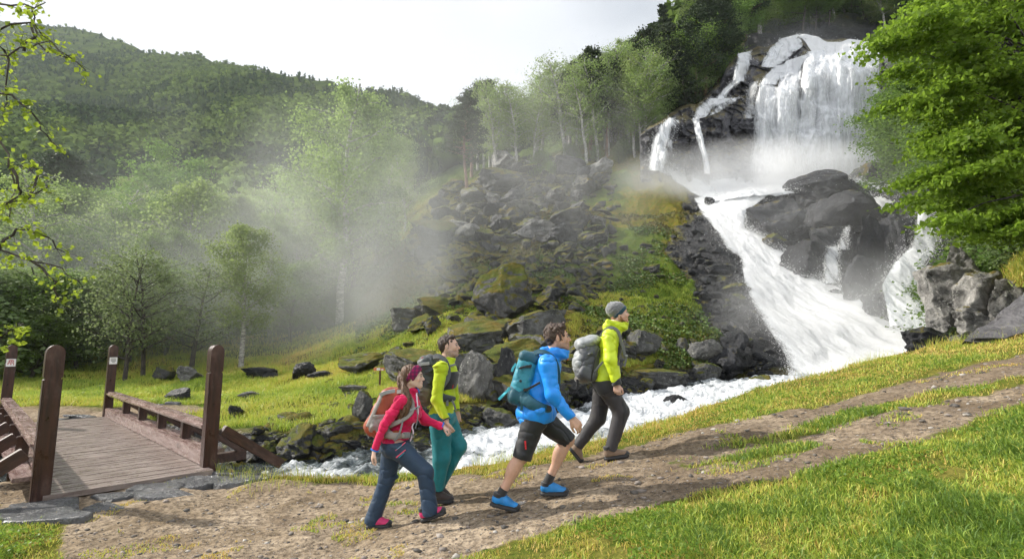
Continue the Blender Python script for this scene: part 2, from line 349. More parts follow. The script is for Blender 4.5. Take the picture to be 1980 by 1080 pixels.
V_G_MIN, V_G_MAX = V[:, 2].min(), V[:, 2].max()
ground = tag(mesh('ground', V, gridfaces(nr_, nc_), M_ground, smooth=True, attrs=att), kind='structure')
# ------------------------------------------------------------------ cliff behind the falls
def cliffY(px, py):
    px, py = np.broadcast_arrays(np.asarray(px, float), np.asarray(py, float))
    L = np.interp(py, [55, 100, 112, 150, 185, 208, 222, 240, 350], [58, 51, 48.6, 48.0, 47.2, 45.2, 44.2, 43.0, 42.6])
    M = np.interp(py, [55, 90, 130, 158, 170, 250, 350], [57, 52, 49.0, 46.4, 45.2, 44.6, 43.6])
    R = np.interp(py, [55, 80, 112, 130, 350], [57, 52, 46.6, 45.8, 43.8])
    E = np.interp(py, [55, 350], [47.5, 42.5])
    w1 = sstep(1440, 1470, px); w2 = sstep(1536, 1560, px); w3 = sstep(1688, 1715, px)
    Y = L*(1-w1)+M*w1; Y = Y*(1-w2)+R*w2; Y = Y*(1-w3)+E*w3
    X = (px-990)/22.; Z = (540-py)/22.
    n = ridge(X*.42, Z*.42, 0, 5, 77); st = .9
    q = Z*.55+X*.62+1.6*vn(X*.35, Z*.35, 0, 78)+.8*vn(X*.9, Z*.9, 0, 76); fr = q/st-np.floor(q/st)
    Y = Y-1.1*n+.45*(fr-.5)+.35*fbm(X*1.4, Z*1.4, 0, 4, 79)
    # block relief: tilted facets
    cx = np.floor(X*.45+.5*vn(X*.3, Z*.3, 0, 80)); cz = np.floor(Z*.55+.5*vn(X*.3, Z*.3, 0, 81))
    Y = Y+.9*_h(cx, cz, cx*0, 82)*.6+.5*_h(cx, cz, cx*0, 83)*(X*.45-cx-.5)
    return Y
def P3(px, py, Y):
    u = (px-990)/FPX; v = (540-py)/FPX; k = Y/(CT-v*ST)
    return np.stack([u*k, Y, CAMZ+(ST+v*CT)*k], -1)
cpx = np.linspace(1238, 1830, 330); cpy = np.linspace(58, 352, 210)
PX, PY = np.meshgrid(cpx, cpy)
topline = np.interp(PX, [1238, 1258, 1290, 1345, 1392, 1410, 1440, 1500, 1520, 1545, 1600, 1690, 1760, 1830], [262, 240, 222, 196, 160, 112, 100, 84, 72, 66, 76, 76, 60, 58])+5*vn(PX*.06, 0, 0, 85)
PYc = topline+(PY-58)/294.*(352-topline)
YC = cliffY(PX, PYc)
top = np.clip(1-(PY-58)/20., 0, 1); YC = YC+top**2*5
M_cliff = NT('cliff_rock', .35)
def _cl():
    t = M_cliff; p = t.wpos(); n1 = t.noise(p, .55, 7, .65, .3); n2 = t.noise(p, 3.5, 6, .7)
    ps = t.scale(p, (.8, .8, 2.4)); n3 = t.noise(ps, 1.2, 5, .6)
    c = t.mix(t.rng(n1, .36, .64), (.028,.028,.034), (.14,.135,.155)); c = t.mix(t.rng(n3, .40, .62, 0, .8), c, (.018,.018,.022)); c = t.mix(t.rng(n2, .45, .7, 0, .6), c, (.02,.02,.024))
    c = t.mix(t.rng(t.n('SeparateXYZ', {0: p}).outputs[0], 30.5, 32.5), c, t.mix(n2, (.12,.115,.105), (.42,.41,.38)))
    mf = t.rng(t.math('ADD', t.up(), t.math('MULTIPLY', t.math('SUBTRACT', n1, .5), 1.5)), .62, .8)
    t.base(t.mix(mf, c, t.mix(n2, (.05,.055,.015), (.18,.13,.04)))); t.rough(t.rng(n2, .3, .7, .22, .6))
    t.bump(t.math('ADD', t.math('ADD', n1, t.math('MULTIPLY', n3, .7)), t.math('MULTIPLY', n2, .35)), .45)
_cl()
tag(mesh('cliff', P3(PX, PYc, YC).reshape(-1, 3), gridfaces(*PX.shape), M_cliff.m, smooth=False), kind='structure')
# ------------------------------------------------------------------ rocks
def rock_proto(seed, cuts=11, flat=.8, sharp=.62):
    rr = np.random.default_rng(seed)
    bm = bmesh.new(); bmesh.ops.create_icosphere(bm, subdivisions=5, radius=.62)
    v = np.array([p.co[:] for p in bm.verts]); f = np.array([[q.index for q in fc.verts] for fc in bm.faces]); bm.free()
    v *= np.array([1, rr.uniform(.8, 1), flat])
    for i in range(cuts):
        n = rr.normal(size=3); n /= np.linalg.norm(n); n[2] *= .8; n /= np.linalg.norm(n); d = rr.uniform(.26, .46)*(.7+.3*abs(n[2])**.5)
        q = np.clip(v@n-d, 0, None); v -= q[:, None]*n
    nn = v/np.linalg.norm(v, axis=1)[:, None]; s = seed*3.1
    # split planes and crumbled faces
    for i in range(5):
        n = rr.normal(size=3); n /= np.linalg.norm(n); d = v@n*rr.uniform(3, 6)+1.2*vn(v[:, 0]*3+s, v[:, 1]*3, v[:, 2]*3, seed+i); fr = d-np.floor(d); v = v-n[None]*((fr-.5)*np.clip((fr-.06)*12, 0, 1)*.035)[:, None]
    v += nn*(.07*fbm(v[:, 0]*2.6+s, v[:, 1]*2.6, v[:, 2]*2.6, 4, seed)[:, None]+.045*ridge(v[:, 0]*5+s, v[:, 1]*5, v[:, 2]*5, 4, seed)[:, None])
    mn, mx = v.min(0), v.max(0); v = (v-(mn+mx)/2)/(mx-mn); v[:, 2] += .5     # unit box, base at z = 0
    return v, f
RP = [rock_proto(i+3, cuts=8+i % 5, flat=(.6, .8, 1.0)[i % 3]) for i in range(10)]
_rm = {}
WORLD_ROCK = {M_rock.name: rockmat('big_scree_rock', dark=(.022,.023,.026), light=(.10,.098,.095), moss=.68, world=True, sc=.9), M_rock_moss.name: rockmat('big_mossy_rock', moss=.80, world=True, sc=.9), M_rock_bare.name: rockmat('big_bare_rock', dark=(.009,.010,.012), light=(.058,.058,.064), moss=.13, lichen=.08, wet=.38, world=True, sc=.8), M_rock_pale.name: rockmat('big_pale_rock', dark=(.05,.05,.05), light=(.32,.31,.29), moss=.2, lichen=.8, world=True, sc=1.), M_rock_rust.name: rockmat('big_rust_rock', dark=(.05,.05,.05), light=(.2,.2,.19), moss=.60, lichen=.4, world=True, sc=1.)}
def rock(name, loc, size, i=0, mat=None, rz=0., tilt=(0, 0), label=None, group=None, cat='rock', sink=.18):
    mat = mat or M_rock
    if max(size[0], size[2]) > 1.6: mat = WORLD_ROCK[mat.name]
    key = (i, mat.name)
    if key not in _rm:
        o = mesh(name, *RP[i], mat, smooth=True); _rm[key] = o.data
    else:
        o = bpy.data.objects.new(name, _rm[key]); COL.objects.link(o)
    o.location = (loc[0], loc[1], loc[2]-size[2]*sink); o.scale = size; o.rotation_euler = (tilt[0], tilt[1], rz)
    return tag(o, label, cat, group)
def rock_px(x0, x1, y0, y1, label, i=0, mat=None, Y=None, dep=.8, rz=0., tilt=(0, 0), name='rock', cat='rock', sink=.14, group=None):
    if Y is None:
        b = ray((x0+x1)/2, y1); 
        Y = b.y if b else 30
    b = at((x0+x1)/2, y1, Y); t = at((x0+x1)/2, y0, Y); w = (x1-x0)/FPX*Y*1.05; w = w/(1+.42*max(0, abs(b.x/Y)-.2)*dep); h = (t.z-b.z)/(1-sink)
    return rock(name, (b.x*(1+w*dep*.25/Y), b.y+w*dep*.25, b.z), (w, w*dep, h), i, mat, rz, tilt, label, group, cat, sink)
BR = [ # named boulders: x0,x1,y0,y1,label,proto,mat,Y,depth
 (912,1030,502,620,'huge dark boulder with a mossy left shoulder halfway up the scree',5,M_rock_moss,None,.8,'boulder'),
 (884,955,676,772,'tall leaning slab crusted with orange moss between the two middle hikers',4,M_rock_pale,None,.6,'boulder'),
 (950,1012,668,775,'dark split rock just behind the blue backpack',6,M_rock,None,.8,'boulder'),
 (935,1012,786,838,'grey rock with rusty moss at the water edge left of the hiker in blue',1,M_rock_rust,None,.8,'rock'),
 (1213,1278,634,692,'rounded mossy boulder right of the man in the grey beanie',2,M_rock_rust,None,.9,'boulder'),
 (1216,1328,712,753,'long low rock carpeted with orange moss on the far bank',0,M_rock_rust,None,.5,'rock'),
 (1443,1496,724,758,'square rock with rusty moss top standing in the stream',5,M_rock_rust,16.8,.8,'rock'),
 (1326,1402,655,707,'smooth pale slab above the far bank beside the dark apron',7,M_rock_pale,None,.6,'boulder'),
 (1394,1450,640,700,'dark blocky rock at the foot of the bedded apron',8,M_rock_bare,None,.8,'rock'),
 (1340,1396,700,740,'brown mossy stone low on the bank under the dark apron',2,M_rock_rust,None,.8,'rock'),
 (520,622,818,900,'big wet rock with a pale sloping face on the stream bank',5,M_rock,None,.9,'boulder'),
 (488,515,822,843,'small grey stone left of the big wet bank rock',2,M_rock,None,.9,'rock'),
 (441,473,782,805,'dark stone in the grass right of the near bridge post',1,M_rock,None,.9,'rock'),
 (683,722,752,814,'upright pointed rock with mossy edge behind the orange backpack',4,M_rock_rust,None,.6,'rock'),
 (655,708,744,761,'flat grey rock lying in the meadow left of the small sign',0,M_rock_pale,None,.7,'rock'),
 (462,503,756,769,'flat grey stone half sunk in the meadow',3,M_rock_pale,None,.7,'rock'),
 (468,536,709,731,'long dark slab at the back of the meadow by the birch trunk',0,M_rock_bare,None,.5,'rock'),
 (506,543,718,735,'low dark stone in front of the long slab',6,M_rock_bare,None,.6,'rock'),
 (562,610,699,731,'table shaped dark rock at the back of the meadow',7,M_rock_bare,None,.6,'rock'),
 (595,650,716,733,'flat dark rock right of the table shaped rock',3,M_rock_bare,None,.6,'rock'),
 (653,742,680,724,'broad dark rock with a mossy back above the small sign',8,M_rock_moss,None,.7,'boulder'),
 (604,648,605,636,'lone mossy boulder high on the misty slope',1,M_rock_moss,None,.8,'boulder'),
 (752,792,668,702,'dark angular rock uphill of the small sign',9,M_rock,None,.8,'rock'),
 (803,850,582,602,'flat dark ledge rock near the foot of the scree',3,M_rock,None,.8,'rock'),
 (800,840,846,880,'stream rock with a yellow moss cap behind the two holding hands',9,M_rock_rust,9.6,.8,'rock'),
 (317,372,749,775,'wedge shaped dark stone in the grass beyond the bridge rail',5,M_rock_bare,None,.6,'rock'),
 (294,346,706,738,'grey mossy boulder under the misty shrubs',2,M_rock_moss,None,.7,'boulder'),
 (342,390,706,738,'pale rounded boulder beside the mossy one under the shrubs',1,M_rock_pale,None,.7,'boulder'),
 (1508,1650,318,386,'great dark boulder with a grassy cap in the middle of the falls',5,M_rock_bare,None,.8,'boulder'),
 (1442,1566,376,474,'cracked dark block on the left of the central rock mass',8,M_rock_bare,None,.8,'boulder'),
 (1545,1705,368,455,'broad ledge block with a strip of grass under the great boulder',7,M_rock_bare,None,.9,'boulder'),
 (1636,1742,412,556,'tall dark rock face between the trickle and the right chute',6,M_rock_bare,None,.8,'boulder'),
 (1692,1795,405,545,'dark shadowed block under the leafy branches left of the right chute',3,M_rock_bare,None,.9,'boulder'),
 (1478,1535,448,500,'mossy broken rock at the left edge of the white rapids',9,M_rock,None,.9,'rock'),
 (1515,1610,462,545,'rounded dark rock left of the thin trickle',2,M_rock_bare,None,.9,'boulder'),
 (1612,1722,492,592,'stacked dark rock right of the thin trickle',4,M_rock_bare,None,.9,'boulder'),
 (1662,1752,566,630,'smooth low dark rock dividing the rapids from the right chute',1,M_rock_bare,None,1.2,'boulder'),
 (1560,1660,430,520,'inner dark wall rock behind the trickle',8,M_rock_bare,None,.8,'boulder'),
 (1643,1730,313,360,'mist veiled grey boulder right of the great dark boulder',2,M_rock,None,.8,'boulder'),
 (1748,1862,630,690,'low dark boulder on the brink where rapids meet the turf',9,M_rock_bare,12.0,.8,'boulder'),
 (1424,1452,380,396,'small black rock poking from the top of the rapids',2,M_rock_bare,36,.8,'rock'),
 (1468,1502,372,388,'flat black rock at the lip beside the great boulder',3,M_rock_bare,36,.8,'rock'),
 (1362,1384,380,398,'dark tooth of rock in foam at the left lip',1,M_rock_bare,36,.8,'rock'),
 (1392,1432,412,446,'wet knob of rock veiled by thin white water',6,M_rock_bare,33.5,.8,'rock'),
 (1284,1330,762,802,'half drowned boulder in the middle of the stream',2,M_rock_bare,12.6,.8,'rock'),
 (1838,1882,646,664,'pale rounded stone on the turf crest beside the leaning slab',2,M_rock_pale,9.6,.8,'rock'),
]
for (x0, x1, y0, y1, lab, i, mt, Y, dp, nm) in BR:
    rock_px(x0, x1, y0, y1, lab, i, mt, Y, dp, rz=.35*math.sin(x0), name=nm, cat=nm)
# leaning smooth slab on the right crest and the pale lichen outcrop behind it
def slab():
    bm = bmesh.new()
    pts = [at(1868, 655, 8.6), at(2120, 640, 8.3), at(2120, 480, 9.8), at(1985, 558, 9.6), at(1925, 603, 9.4), at(1885, 632, 9.2)]
    lo = bm.verts; A = [lo.new(p) for p in pts]; B = [lo.new(p+Vector((.5, 1.6, -1.3))) for p in pts]
    bm.faces.new(A); bm.faces.new(B[::-1])
    for k in range(6): bm.faces.new([A[k], B[k], B[(k+1) % 6], A[(k+1) % 6]][::-1])
    bmesh.ops.recalc_face_normals(bm, faces=bm.faces); bmesh.ops.triangulate(bm, faces=bm.faces)
    bmesh.ops.bevel(bm, geom=bm.edges[:], offset=.09, segments=2, affect='EDGES'); bmesh.ops.triangulate(bm, faces=bm.faces)
    for _ in range(4):
        es = [e for e in bm.edges if e.calc_length() > .16]
        if es: bmesh.ops.subdivide_edges(bm, edges=es, cuts=1); bmesh.ops.triangulate(bm, faces=bm.faces)
    v = np.array([p.co[:] for p in bm.verts]); d = .05*fbm(v[:, 0]*1.5, v[:, 1]*1.5, v[:, 2]*1.5, 4, 91)
    for p, q in zip(bm.verts, d): p.co.z += q; p.co.y += q*.6
    me = bpy.data.meshes.new('rock_slab'); bm.to_mesh(me); bm.free(); me.materials.append(rockmat('slab_rock', dark=(.09,.085,.09), light=(.24,.23,.235), moss=.02, lichen=.25, wet=.55, sc=.8))
    o = bpy.data.objects.new('rock_slab', me); COL.objects.link(o)
    tag(o, 'smooth leaning grey slab with moss pads at the right edge of the turf crest', 'rock')
slab()
M_crag = rockmat('lichen_crag', dark=(.04,.038,.036), light=(.46,.44,.41), moss=.22, lichen=.9, world=True, sc=1.5, wet=.6); WORLD_ROCK[M_crag.name] = M_crag
for (x0, x1, y0, y1, Y, i, lab) in [(1780, 1890, 505, 632, 14.6, 0, 'tall pale lichen crag beside the right chute'), (1835, 1960, 515, 628, 14.0, 3, 'blocky pale crag in the middle of the right outcrop'), (1890, 2010, 535, 640, 13.4, 6, 'pale lichen crag behind the leaning slab'), (1792, 1850, 585, 642, 13.6, 5, 'darker broken block at the foot of the pale crag'), (1850, 1915, 590, 645, 13.0, 9, 'small pale block above the leaning slab'), (1820, 1885, 470, 545, 15.0, 6, 'upper pale crag half hidden under the hanging grass'), (1960, 2060, 470, 620, 13.6, 4, 'pale crag at the right edge of view')]:
    rock_px(x0, x1, y0, y1, lab, i, M_crag, Y, .9, name='crag', cat='crag', sink=.08)
# scree: individual blocks scattered over the slope
screegroups = [('angular grey block in the upper scree below the pines', M_rock, 'blocks of the upper scree'), ('moss topped rock on the lower slope', M_rock_moss, 'mossy rocks of the lower slope'), ('dark wet stone at the edge of the stream', M_rock_bare, 'wet stones along the stream')]
def inpoly(x, y, P):
    c = False; n = len(P)
    for i in range(n):
        (x1, y1), (x2, y2) = P[i], P[(i+1) % n]
        if (y1 > y) != (y2 > y) and x < (x2-x1)*(y-y1)/(y2-y1)+x1: c = not c
    return c
def scatter(P, n, smin, smax, which, mats, seed, keepout=()):
    rr = random.Random(seed); xs = [p[0] for p in P]; ys = [p[1] for p in P]; k = 0; tries = 0
    while k < n and tries < n*12:
        tries += 1; x = rr.uniform(min(xs), max(xs)); y = rr.uniform(min(ys), max(ys))
        if not inpoly(x, y, P) or any(a < x < b and c < y < d for a, b, c, d in keepout): continue
        h = ray(x, y, n=300)
        if h is None: continue
        s = smin*(smax/smin)**(rr.random()**1.7)
        rock('rock', h, (s*rr.uniform(.9, 1.6), s*rr.uniform(.7, 1.2), s*rr.uniform(.5, .95)), rr.randrange(10), rr.choice(mats), rr.uniform(0, 6.3), (rr.uniform(-.35, .35), rr.uniform(-.35, .35)), screegroups[which][0], screegroups[which][2], 'rock', .25)
        k += 1
scatter([(830,405),(905,335),(1010,300),(1170,330),(1180,400),(1150,500),(1030,500),(880,470),(815,520),(790,480)], 120, .7, 2.9, 0, [M_rock, M_rock, M_rock_pale, M_rock_bare], 11)
scatter([(870,480),(1100,430),(1180,480),(1185,560),(1060,640),(1210,640),(1200,700),(1010,800),(760,720),(700,700),(800,620)], 100, .35, 1.7, 1, [M_rock_moss, M_rock_rust, M_rock_moss, M_rock], 12, [(890,1050,480,640)])
scatter([(1180,470),(1280,480),(1330,620),(1420,720),(1240,710),(1190,620)], 26, .3, 1.1, 1, [M_rock_moss, M_rock_rust], 14)
scatter([(430,905),(520,850),(640,830),(800,810),(1000,790),(1200,745),(1400,735),(1400,748),(1200,768),(1000,822),(800,858),(640,905),(480,925)], 60, .15, .6, 2, [M_rock_bare, M_rock, M_rock_rust], 13)
scatter([(1330,400),(1360,420),(1430,520),(1480,650),(1500,735),(1390,730),(1350,600)], 22, .3, 1.3, 2, [M_rock_bare, M_rock_bare, M_rock], 15)
# finer rubble between the blocks: too many pieces to count
def rubble(P, n, smin, smax, seed, mat, lab):
    rr = np.random.default_rng(seed); xs = [p[0] for p in P]; ys = [p[1] for p in P]; pr = random.Random(seed); pts = []
    protos = []
    for q in range(6):
        bm = bmesh.new(); bmesh.ops.create_icosphere(bm, subdivisions=3, radius=.6); v = np.array([p.co[:] for p in bm.verts]); f = np.array([[w.index for w in fc.verts] for fc in bm.faces]); bm.free()
        for i in range(9):
            nn = rr.normal(size=3); nn /= np.linalg.norm(nn); v = v-np.clip(v@nn-rr.uniform(.26, .42), 0, None)[:, None]*nn
        v += v*.12*vn(v[:, 0]*4+q, v[:, 1]*4, v[:, 2]*4, q)[:, None]; protos.append((v, f))
    Vs, Fs = [], []; base = 0; k = 0
    while k < n:
        x = pr.uniform(min(xs), max(xs)); y = pr.uniform(min(ys), max(ys))
        if not inpoly(x, y, P): continue
        pts.append((x, y)); k += 1
    pts = np.array(pts); Ys = np.geomspace(9, 70, 260); u = (pts[:, 0]-990)/FPX; v_ = (540-pts[:, 1])/FPX; kk = Ys[None]/(CT-v_[:, None]*ST); Z = CAMZ+(ST+v_[:, None]*CT)*kk; H = hfull(u[:, None]*kk, Ys[None]+0*kk); hit = np.argmax(Z < H, 1)
    for j in range(n):
        i = hit[j]
        if i == 0: continue
        c = np.array([u[j]*kk[j, i], Ys[i], H[j, i]]); s = smin*(smax/smin)**(rr.random()**1.6); a = rr.uniform(0, 6.28); v, f = protos[j % 6]; w = v*np.array([rr.uniform(.9, 1.7), rr.uniform(.7, 1.2), rr.uniform(.45, 1.0)])*s
        t = rr.uniform(-.5, .5); w = np.stack([w[:, 0]*math.cos(t)-w[:, 2]*math.sin(t), w[:, 1], w[:, 0]*math.sin(t)+w[:, 2]*math.cos(t)], 1); w = np.stack([w[:, 0]*math.cos(a)-w[:, 1]*math.sin(a), w[:, 0]*math.sin(a)+w[:, 1]*math.cos(a), w[:, 2]], 1)+c
        Vs.append(w); Fs.append(f+base); base += len(w)
    tag(mesh('rubble', np.concatenate(Vs), np.concatenate(Fs), mat, smooth=True), lab, 'rubble', kind='stuff')
rubble([(800,410),(905,335),(1010,295),(1190,320),(1190,420),(1185,560),(1060,640),(880,640),(820,560),(770,520)], 1500, .18, .9, 31, M_rubble, 'loose dark rubble filling the gaps of the scree')
rubble([(640,720),(860,590),(1040,640),(1210,560),(1250,700),(1200,735),(1010,815),(780,800),(600,850),(470,860)], 500, .08, .40, 32, M_rubble2, 'small mossy stones strewn over the lower slope')
rubble([(430,915),(520,860),(640,850),(800,825),(1000,800),(1200,750),(1420,738),(1400,752),(1200,775),(1000,832),(800,868),(640,915),(480,925)], 500, .05, .28, 33, M_rubble, 'small wet stones along the water edge')
rubble([(1335,395),(1360,420),(1430,500),(1460,610),(1510,735),(1390,730),(1350,600),(1290,480)], 260, .12, .6, 34, M_rock_bare_w, 'broken dark slabs on the bedded apron beside the falls')
rubble([(1440,390),(1700,380),(1790,430),(1790,520),(1700,640),(1500,500)], 500, .2, .9, 35, M_rock_bare_w, 'broken dark rock wedged between the boulders of the falls')
# flagstones: wet slate slabs at both ends of the bridge
M_slate = rockmat('wet_slate', dark=(.06,.063,.068), light=(.22,.22,.225), moss=-.2, lichen=.1, wet=.22)
def flag(cx, cy, r, seed, lab, grp):
    rr = random.Random(seed); n = rr.randint(6, 8); bm = bmesh.new()
    ang = sorted(rr.uniform(0, 6.283)*.35+i*6.283/n for i in range(n)); z = gz(cx, cy)
    pts = [(cx+r*rr.uniform(.75, 1.1)*math.cos(a), cy+r*.62*rr.uniform(.75, 1.1)*math.sin(a)) for a in ang]
    tx, ty = rr.uniform(-.05, .05), rr.uniform(-.05, .05); h = rr.uniform(.02, .05)
    A = [bm.verts.new((x, y, z+h+tx*(x-cx)+ty*(y-cy))) for x, y in pts]; B = [bm.verts.new((x*1.0+(x-cx)*.06, y+(y-cy)*.06, z-.12)) for x, y in pts]
    bm.faces.new(A); bm.faces.new(B[::-1])
    for k in range(n): bm.faces.new([A[k], B[k], B[(k+1) % n], A[(k+1) % n]])
    bmesh.ops.recalc_face_normals(bm, faces=bm.faces)
    bmesh.ops.bevel(bm, geom=[e for e in bm.edges], offset=.012, segments=1, affect='EDGES'); bmesh.ops.triangulate(bm, faces=bm.faces)
    for _ in range(3):
        es = [e for e in bm.edges if e.calc_length() > .10]
        if es: bmesh.ops.subdivide_edges(bm, edges=es, cuts=1); bmesh.ops.triangulate(bm, faces=bm.faces)
    for p in bm.verts: p.co.z += .012*float(fbm(p.co.x*4, p.co.y*4, 0., 3, 5))
    me = bpy.data.meshes.new('flagstone'); bm.to_mesh(me); bm.free(); me.materials.append(M_slate); me.polygons.foreach_set('use_smooth', [True]*len(me.polygons))
    o = bpy.data.objects.new('flagstone', me); COL.objects.link(o); tag(o, lab, 'flagstone', grp)
# ------------------------------------------------------------------ water
def foam(name, scu, scv, thr=(.34, .50), base=(.97,.975,.98), rough=.7, grey=(.88,.90,.92), bump=.15, streak=1.):
    t = NT(name, rough); u, v, d = t.attr('u'), t.attr('v'), t.attr('dens')
    vec = t.n('CombineXYZ', {0: t.math('MULTIPLY', u, scu), 1: t.math('MULTIPLY', v, scv), 2: 0.0}).outputs[0]
    n1 = t.noise(vec, 1., 6, .62, .25); n2 = t.noise(vec, 4.2, 4, .7)
    s = t.math('ADD', t.math('ADD', t.math('MULTIPLY', n1, .7), t.math('MULTIPLY', n2, .3)), t.math('SUBTRACT', d, .5))
    al = t.rng(s, thr[0], thr[1]); t.base(t.mix(t.rng(s, thr[1]-.02, thr[1]+.22), grey, base))
    t.bump(t.math('ADD', n1, t.math('MULTIPLY', n2, .4)), bump)
    tr = t.n('BsdfTransparent'); tl = t.n('BsdfTranslucent', {'Color': (.8,.82,.85)})
    m1 = t.n('MixShader', {0: .35}); t.t.links.new(t.b.outputs[0], m1.inputs[1]); t.t.links.new(tl.outputs[0], m1.inputs[2])
    m2 = t.n('MixShader', {0: al}); t.t.links.new(tr.outputs[0], m2.inputs[1]); t.t.links.new(m1.outputs[0], m2.inputs[2])
    t.t.links.new(m2.outputs[0], t.out.inputs[0]); return t.m
M_fall = foam('falling_water', 1.3, .11, (.32, .52), bump=.07)
M_fallt = foam('thin_falling_water', 2.4, .30, (.37, .56), bump=.15)
M_veil = foam('water_veil', 1.0, .22, (.34, .66), bump=.04)
M_rapid = foam('rapids_foam', 1.6, .6, (.20, .42), bump=.10)
def poly_at(P, t):                      # polyline resampled by share of its length in y
    P = np.array(P, float); d = np.concatenate([[0], np.cumsum(np.hypot(*np.diff(P, axis=0).T))]); d /= d[-1]
    return np.interp(t, d, P[:, 0]), np.interp(t, d, P[:, 1])
SPRF = []
def fall(name, L, R, mat, lab, off=.35, dens=.62, edge=.28, nr=90, nc=40, bul=.35, fade=0., seed=1, endfade=0., toprag=0.):
    t = np.linspace(0, 1, nr); lx, ly = poly_at(L, t); rx, ry = poly_at(R, t); s = np.linspace(0, 1, nc)
    PXf = lx[:, None]*(1-s)+rx[:, None]*s; PYf = ly[:, None]*(1-s)+ry[:, None]*s
    PXf = PXf+(2.5*vn(PYf*.05, s[None, :]*0+seed, 0, 3))*(np.abs(s-.5)*2)[None, :]
    PYf = PYf+toprag*vn(PXf*.045, PXf*0+seed, 0, 4)*(1-t[:, None])**3
    Y = cliffY(PXf, PYf)-.2; 
    for _ in range(3): Y[:, 1:-1] = (Y[:, :-2]+Y[:, 1:-1]*2+Y[:, 2:])/4
    Y = np.minimum.accumulate(Y, axis=0)-off-bul*np.sin(np.pi*s)[None, :]*t[:, None]**.5
    Y = Y-.26*ridge(PXf*.05+.02*PYf*vn(PXf*.02, 0, 0, 9), PYf*.010, 0, 4, seed)-.12*fbm(PXf*.3, PYf*.04, 0, 3, seed+5)
    V = P3(PXf, PYf, Y); u = V[..., 0]; v = -V[..., 2]+seed*7; SPRF.append((V.copy(), .16, nr*nc))
    D = dens-edge*(np.abs(s-.5)*2)[None, :]**3+0*PXf-fade*(1-t[:, None])**2-endfade*t[:, None]**2
    return tag(mesh(name, V.reshape(-1, 3), gridfaces(nr, nc), mat, smooth=True, attrs=dict(u=u, v=v, dens=D)), kind='structure') and None
fall('waterfall', [(1553,116),(1549,160),(1547,230),(1540,330)], [(1697,80),(1700,160),(1696,230),(1692,338)], M_fall, '', .5, .86, .36, 110, 110, .9, seed=2)
fall('waterfall', [(1466,160),(1458,200),(1456,260),(1450,330)], [(1496,158),(1500,200),(1502,260),(1500,334)], M_fallt, '', .3, .62, .28, seed=3)
fall('waterfall', [(1510,142),(1500,190),(1498,250),(1494,332)], [(1549,124),(1550,190),(1550,250),(1548,332)], M_fall, '', .35, .66, .28, nc=60, seed=4)
fall('waterfall', [(1428,104),(1420,130),(1416,155)], [(1456,98),(1448,130),(1438,158)], M_fallt, '', .25, .62, .25, 50, 30, seed=5)
fall('waterfall', [(1416,152),(1398,172),(1384,192)], [(1436,156),(1412,176),(1402,192)], M_fallt, '', .3, .60, .25, 40, 24, seed=6)
fall('waterfall', [(1372,190),(1350,205),(1338,232)], [(1420,190),(1380,208),(1366,226)], M_fallt, '', .3, .60, .2, 40, 40, seed=7)
fall('waterfall', [(1292,228),(1272,245),(1262,280),(1254,330)], [(1306,228),(1300,250),(1290,285),(1285,330)], M_fallt, '', .5, .60, .25, 70, 36, seed=8)
fall('waterfall', [(1339,230),(1346,260),(1356,300),(1362,336)], [(1352,226),(1360,260),(1368,300),(1374,336)], M_fallt, '', .5, .62, .2, 70, 20, seed=9)
fall('waterfall', [(1506,76),(1490,95),(1478,115),(1474,130)], [(1545,66),(1552,90),(1520,118),(1500,130)], M_fallt, '', .35, .70, .25, 60, 50, seed=10)
fall('waterfall', [(1520,118),(1505,140),(1508,152)], [(1562,104),(1552,122),(1544,140)], M_fall, '', .35, .74, .2, 40, 40, seed=11)
fall('waterfall', [(1541,70),(1556,84),(1575,104),(1556,118)], [(1692,80),(1693,84),(1695,90),(1697,100)], M_fall, '', .45, .85, .1, 40, 80, .2, seed=12, toprag=11.)
fall('waterfall', [(1498,128),(1480,145),(1470,162)], [(1528,122),(1512,140),(1500,164)], M_fallt, '', .3, .68, .2, 40, 30, seed=13)
fall('waterfall', [(1558,122),(1552,160),(1548,230),(1540,335)], [(1694,90),(1698,160),(1694,230),(1690,340)], M_veil, '', 1.3, .56, .22, 90, 80, .9, seed=31)
fall('waterfall', [(1472,170),(1462,200),(1458,260),(1450,335)], [(1546,165),(1546,200),(1546,260),(1544,335)], M_veil, '', 1.0, .50, .22, 90, 60, .6, seed=32)
fall('waterfall', [(1494,92),(1484,106),(1470,128)], [(1516,88),(1506,108),(1490,132)], M_fallt, '', .35, .62, .25, 40, 24, seed=14)
fall('waterfall', [(1404,192),(1384,204),(1366,226)], [(1440,186),(1420,200),(1396,214)], M_fallt, '', .2, .50, .25, 40, 30, seed=15)
fall('waterfall', [(1292,232),(1262,262),(1250,300),(1246,322)], [(1318,232),(1310,270),(1300,310),(1296,336)], M_fallt, '', .45, .46, .25, 60, 36, seed=16)
fall('waterfall', [(1560,100),(1556,130),(1552,170)], [(1600,96),(1596,130),(1590,170)], M_fall, '', .9, .60, .25, 50, 36, .5, seed=17)
fall('waterfall', [(1448,160),(1442,176),(1440,200),(1436,228)], [(1474,156),(1470,176),(1466,200),(1462,230)], M_veil, '', .4, .46, .25, 50, 30, seed=33)
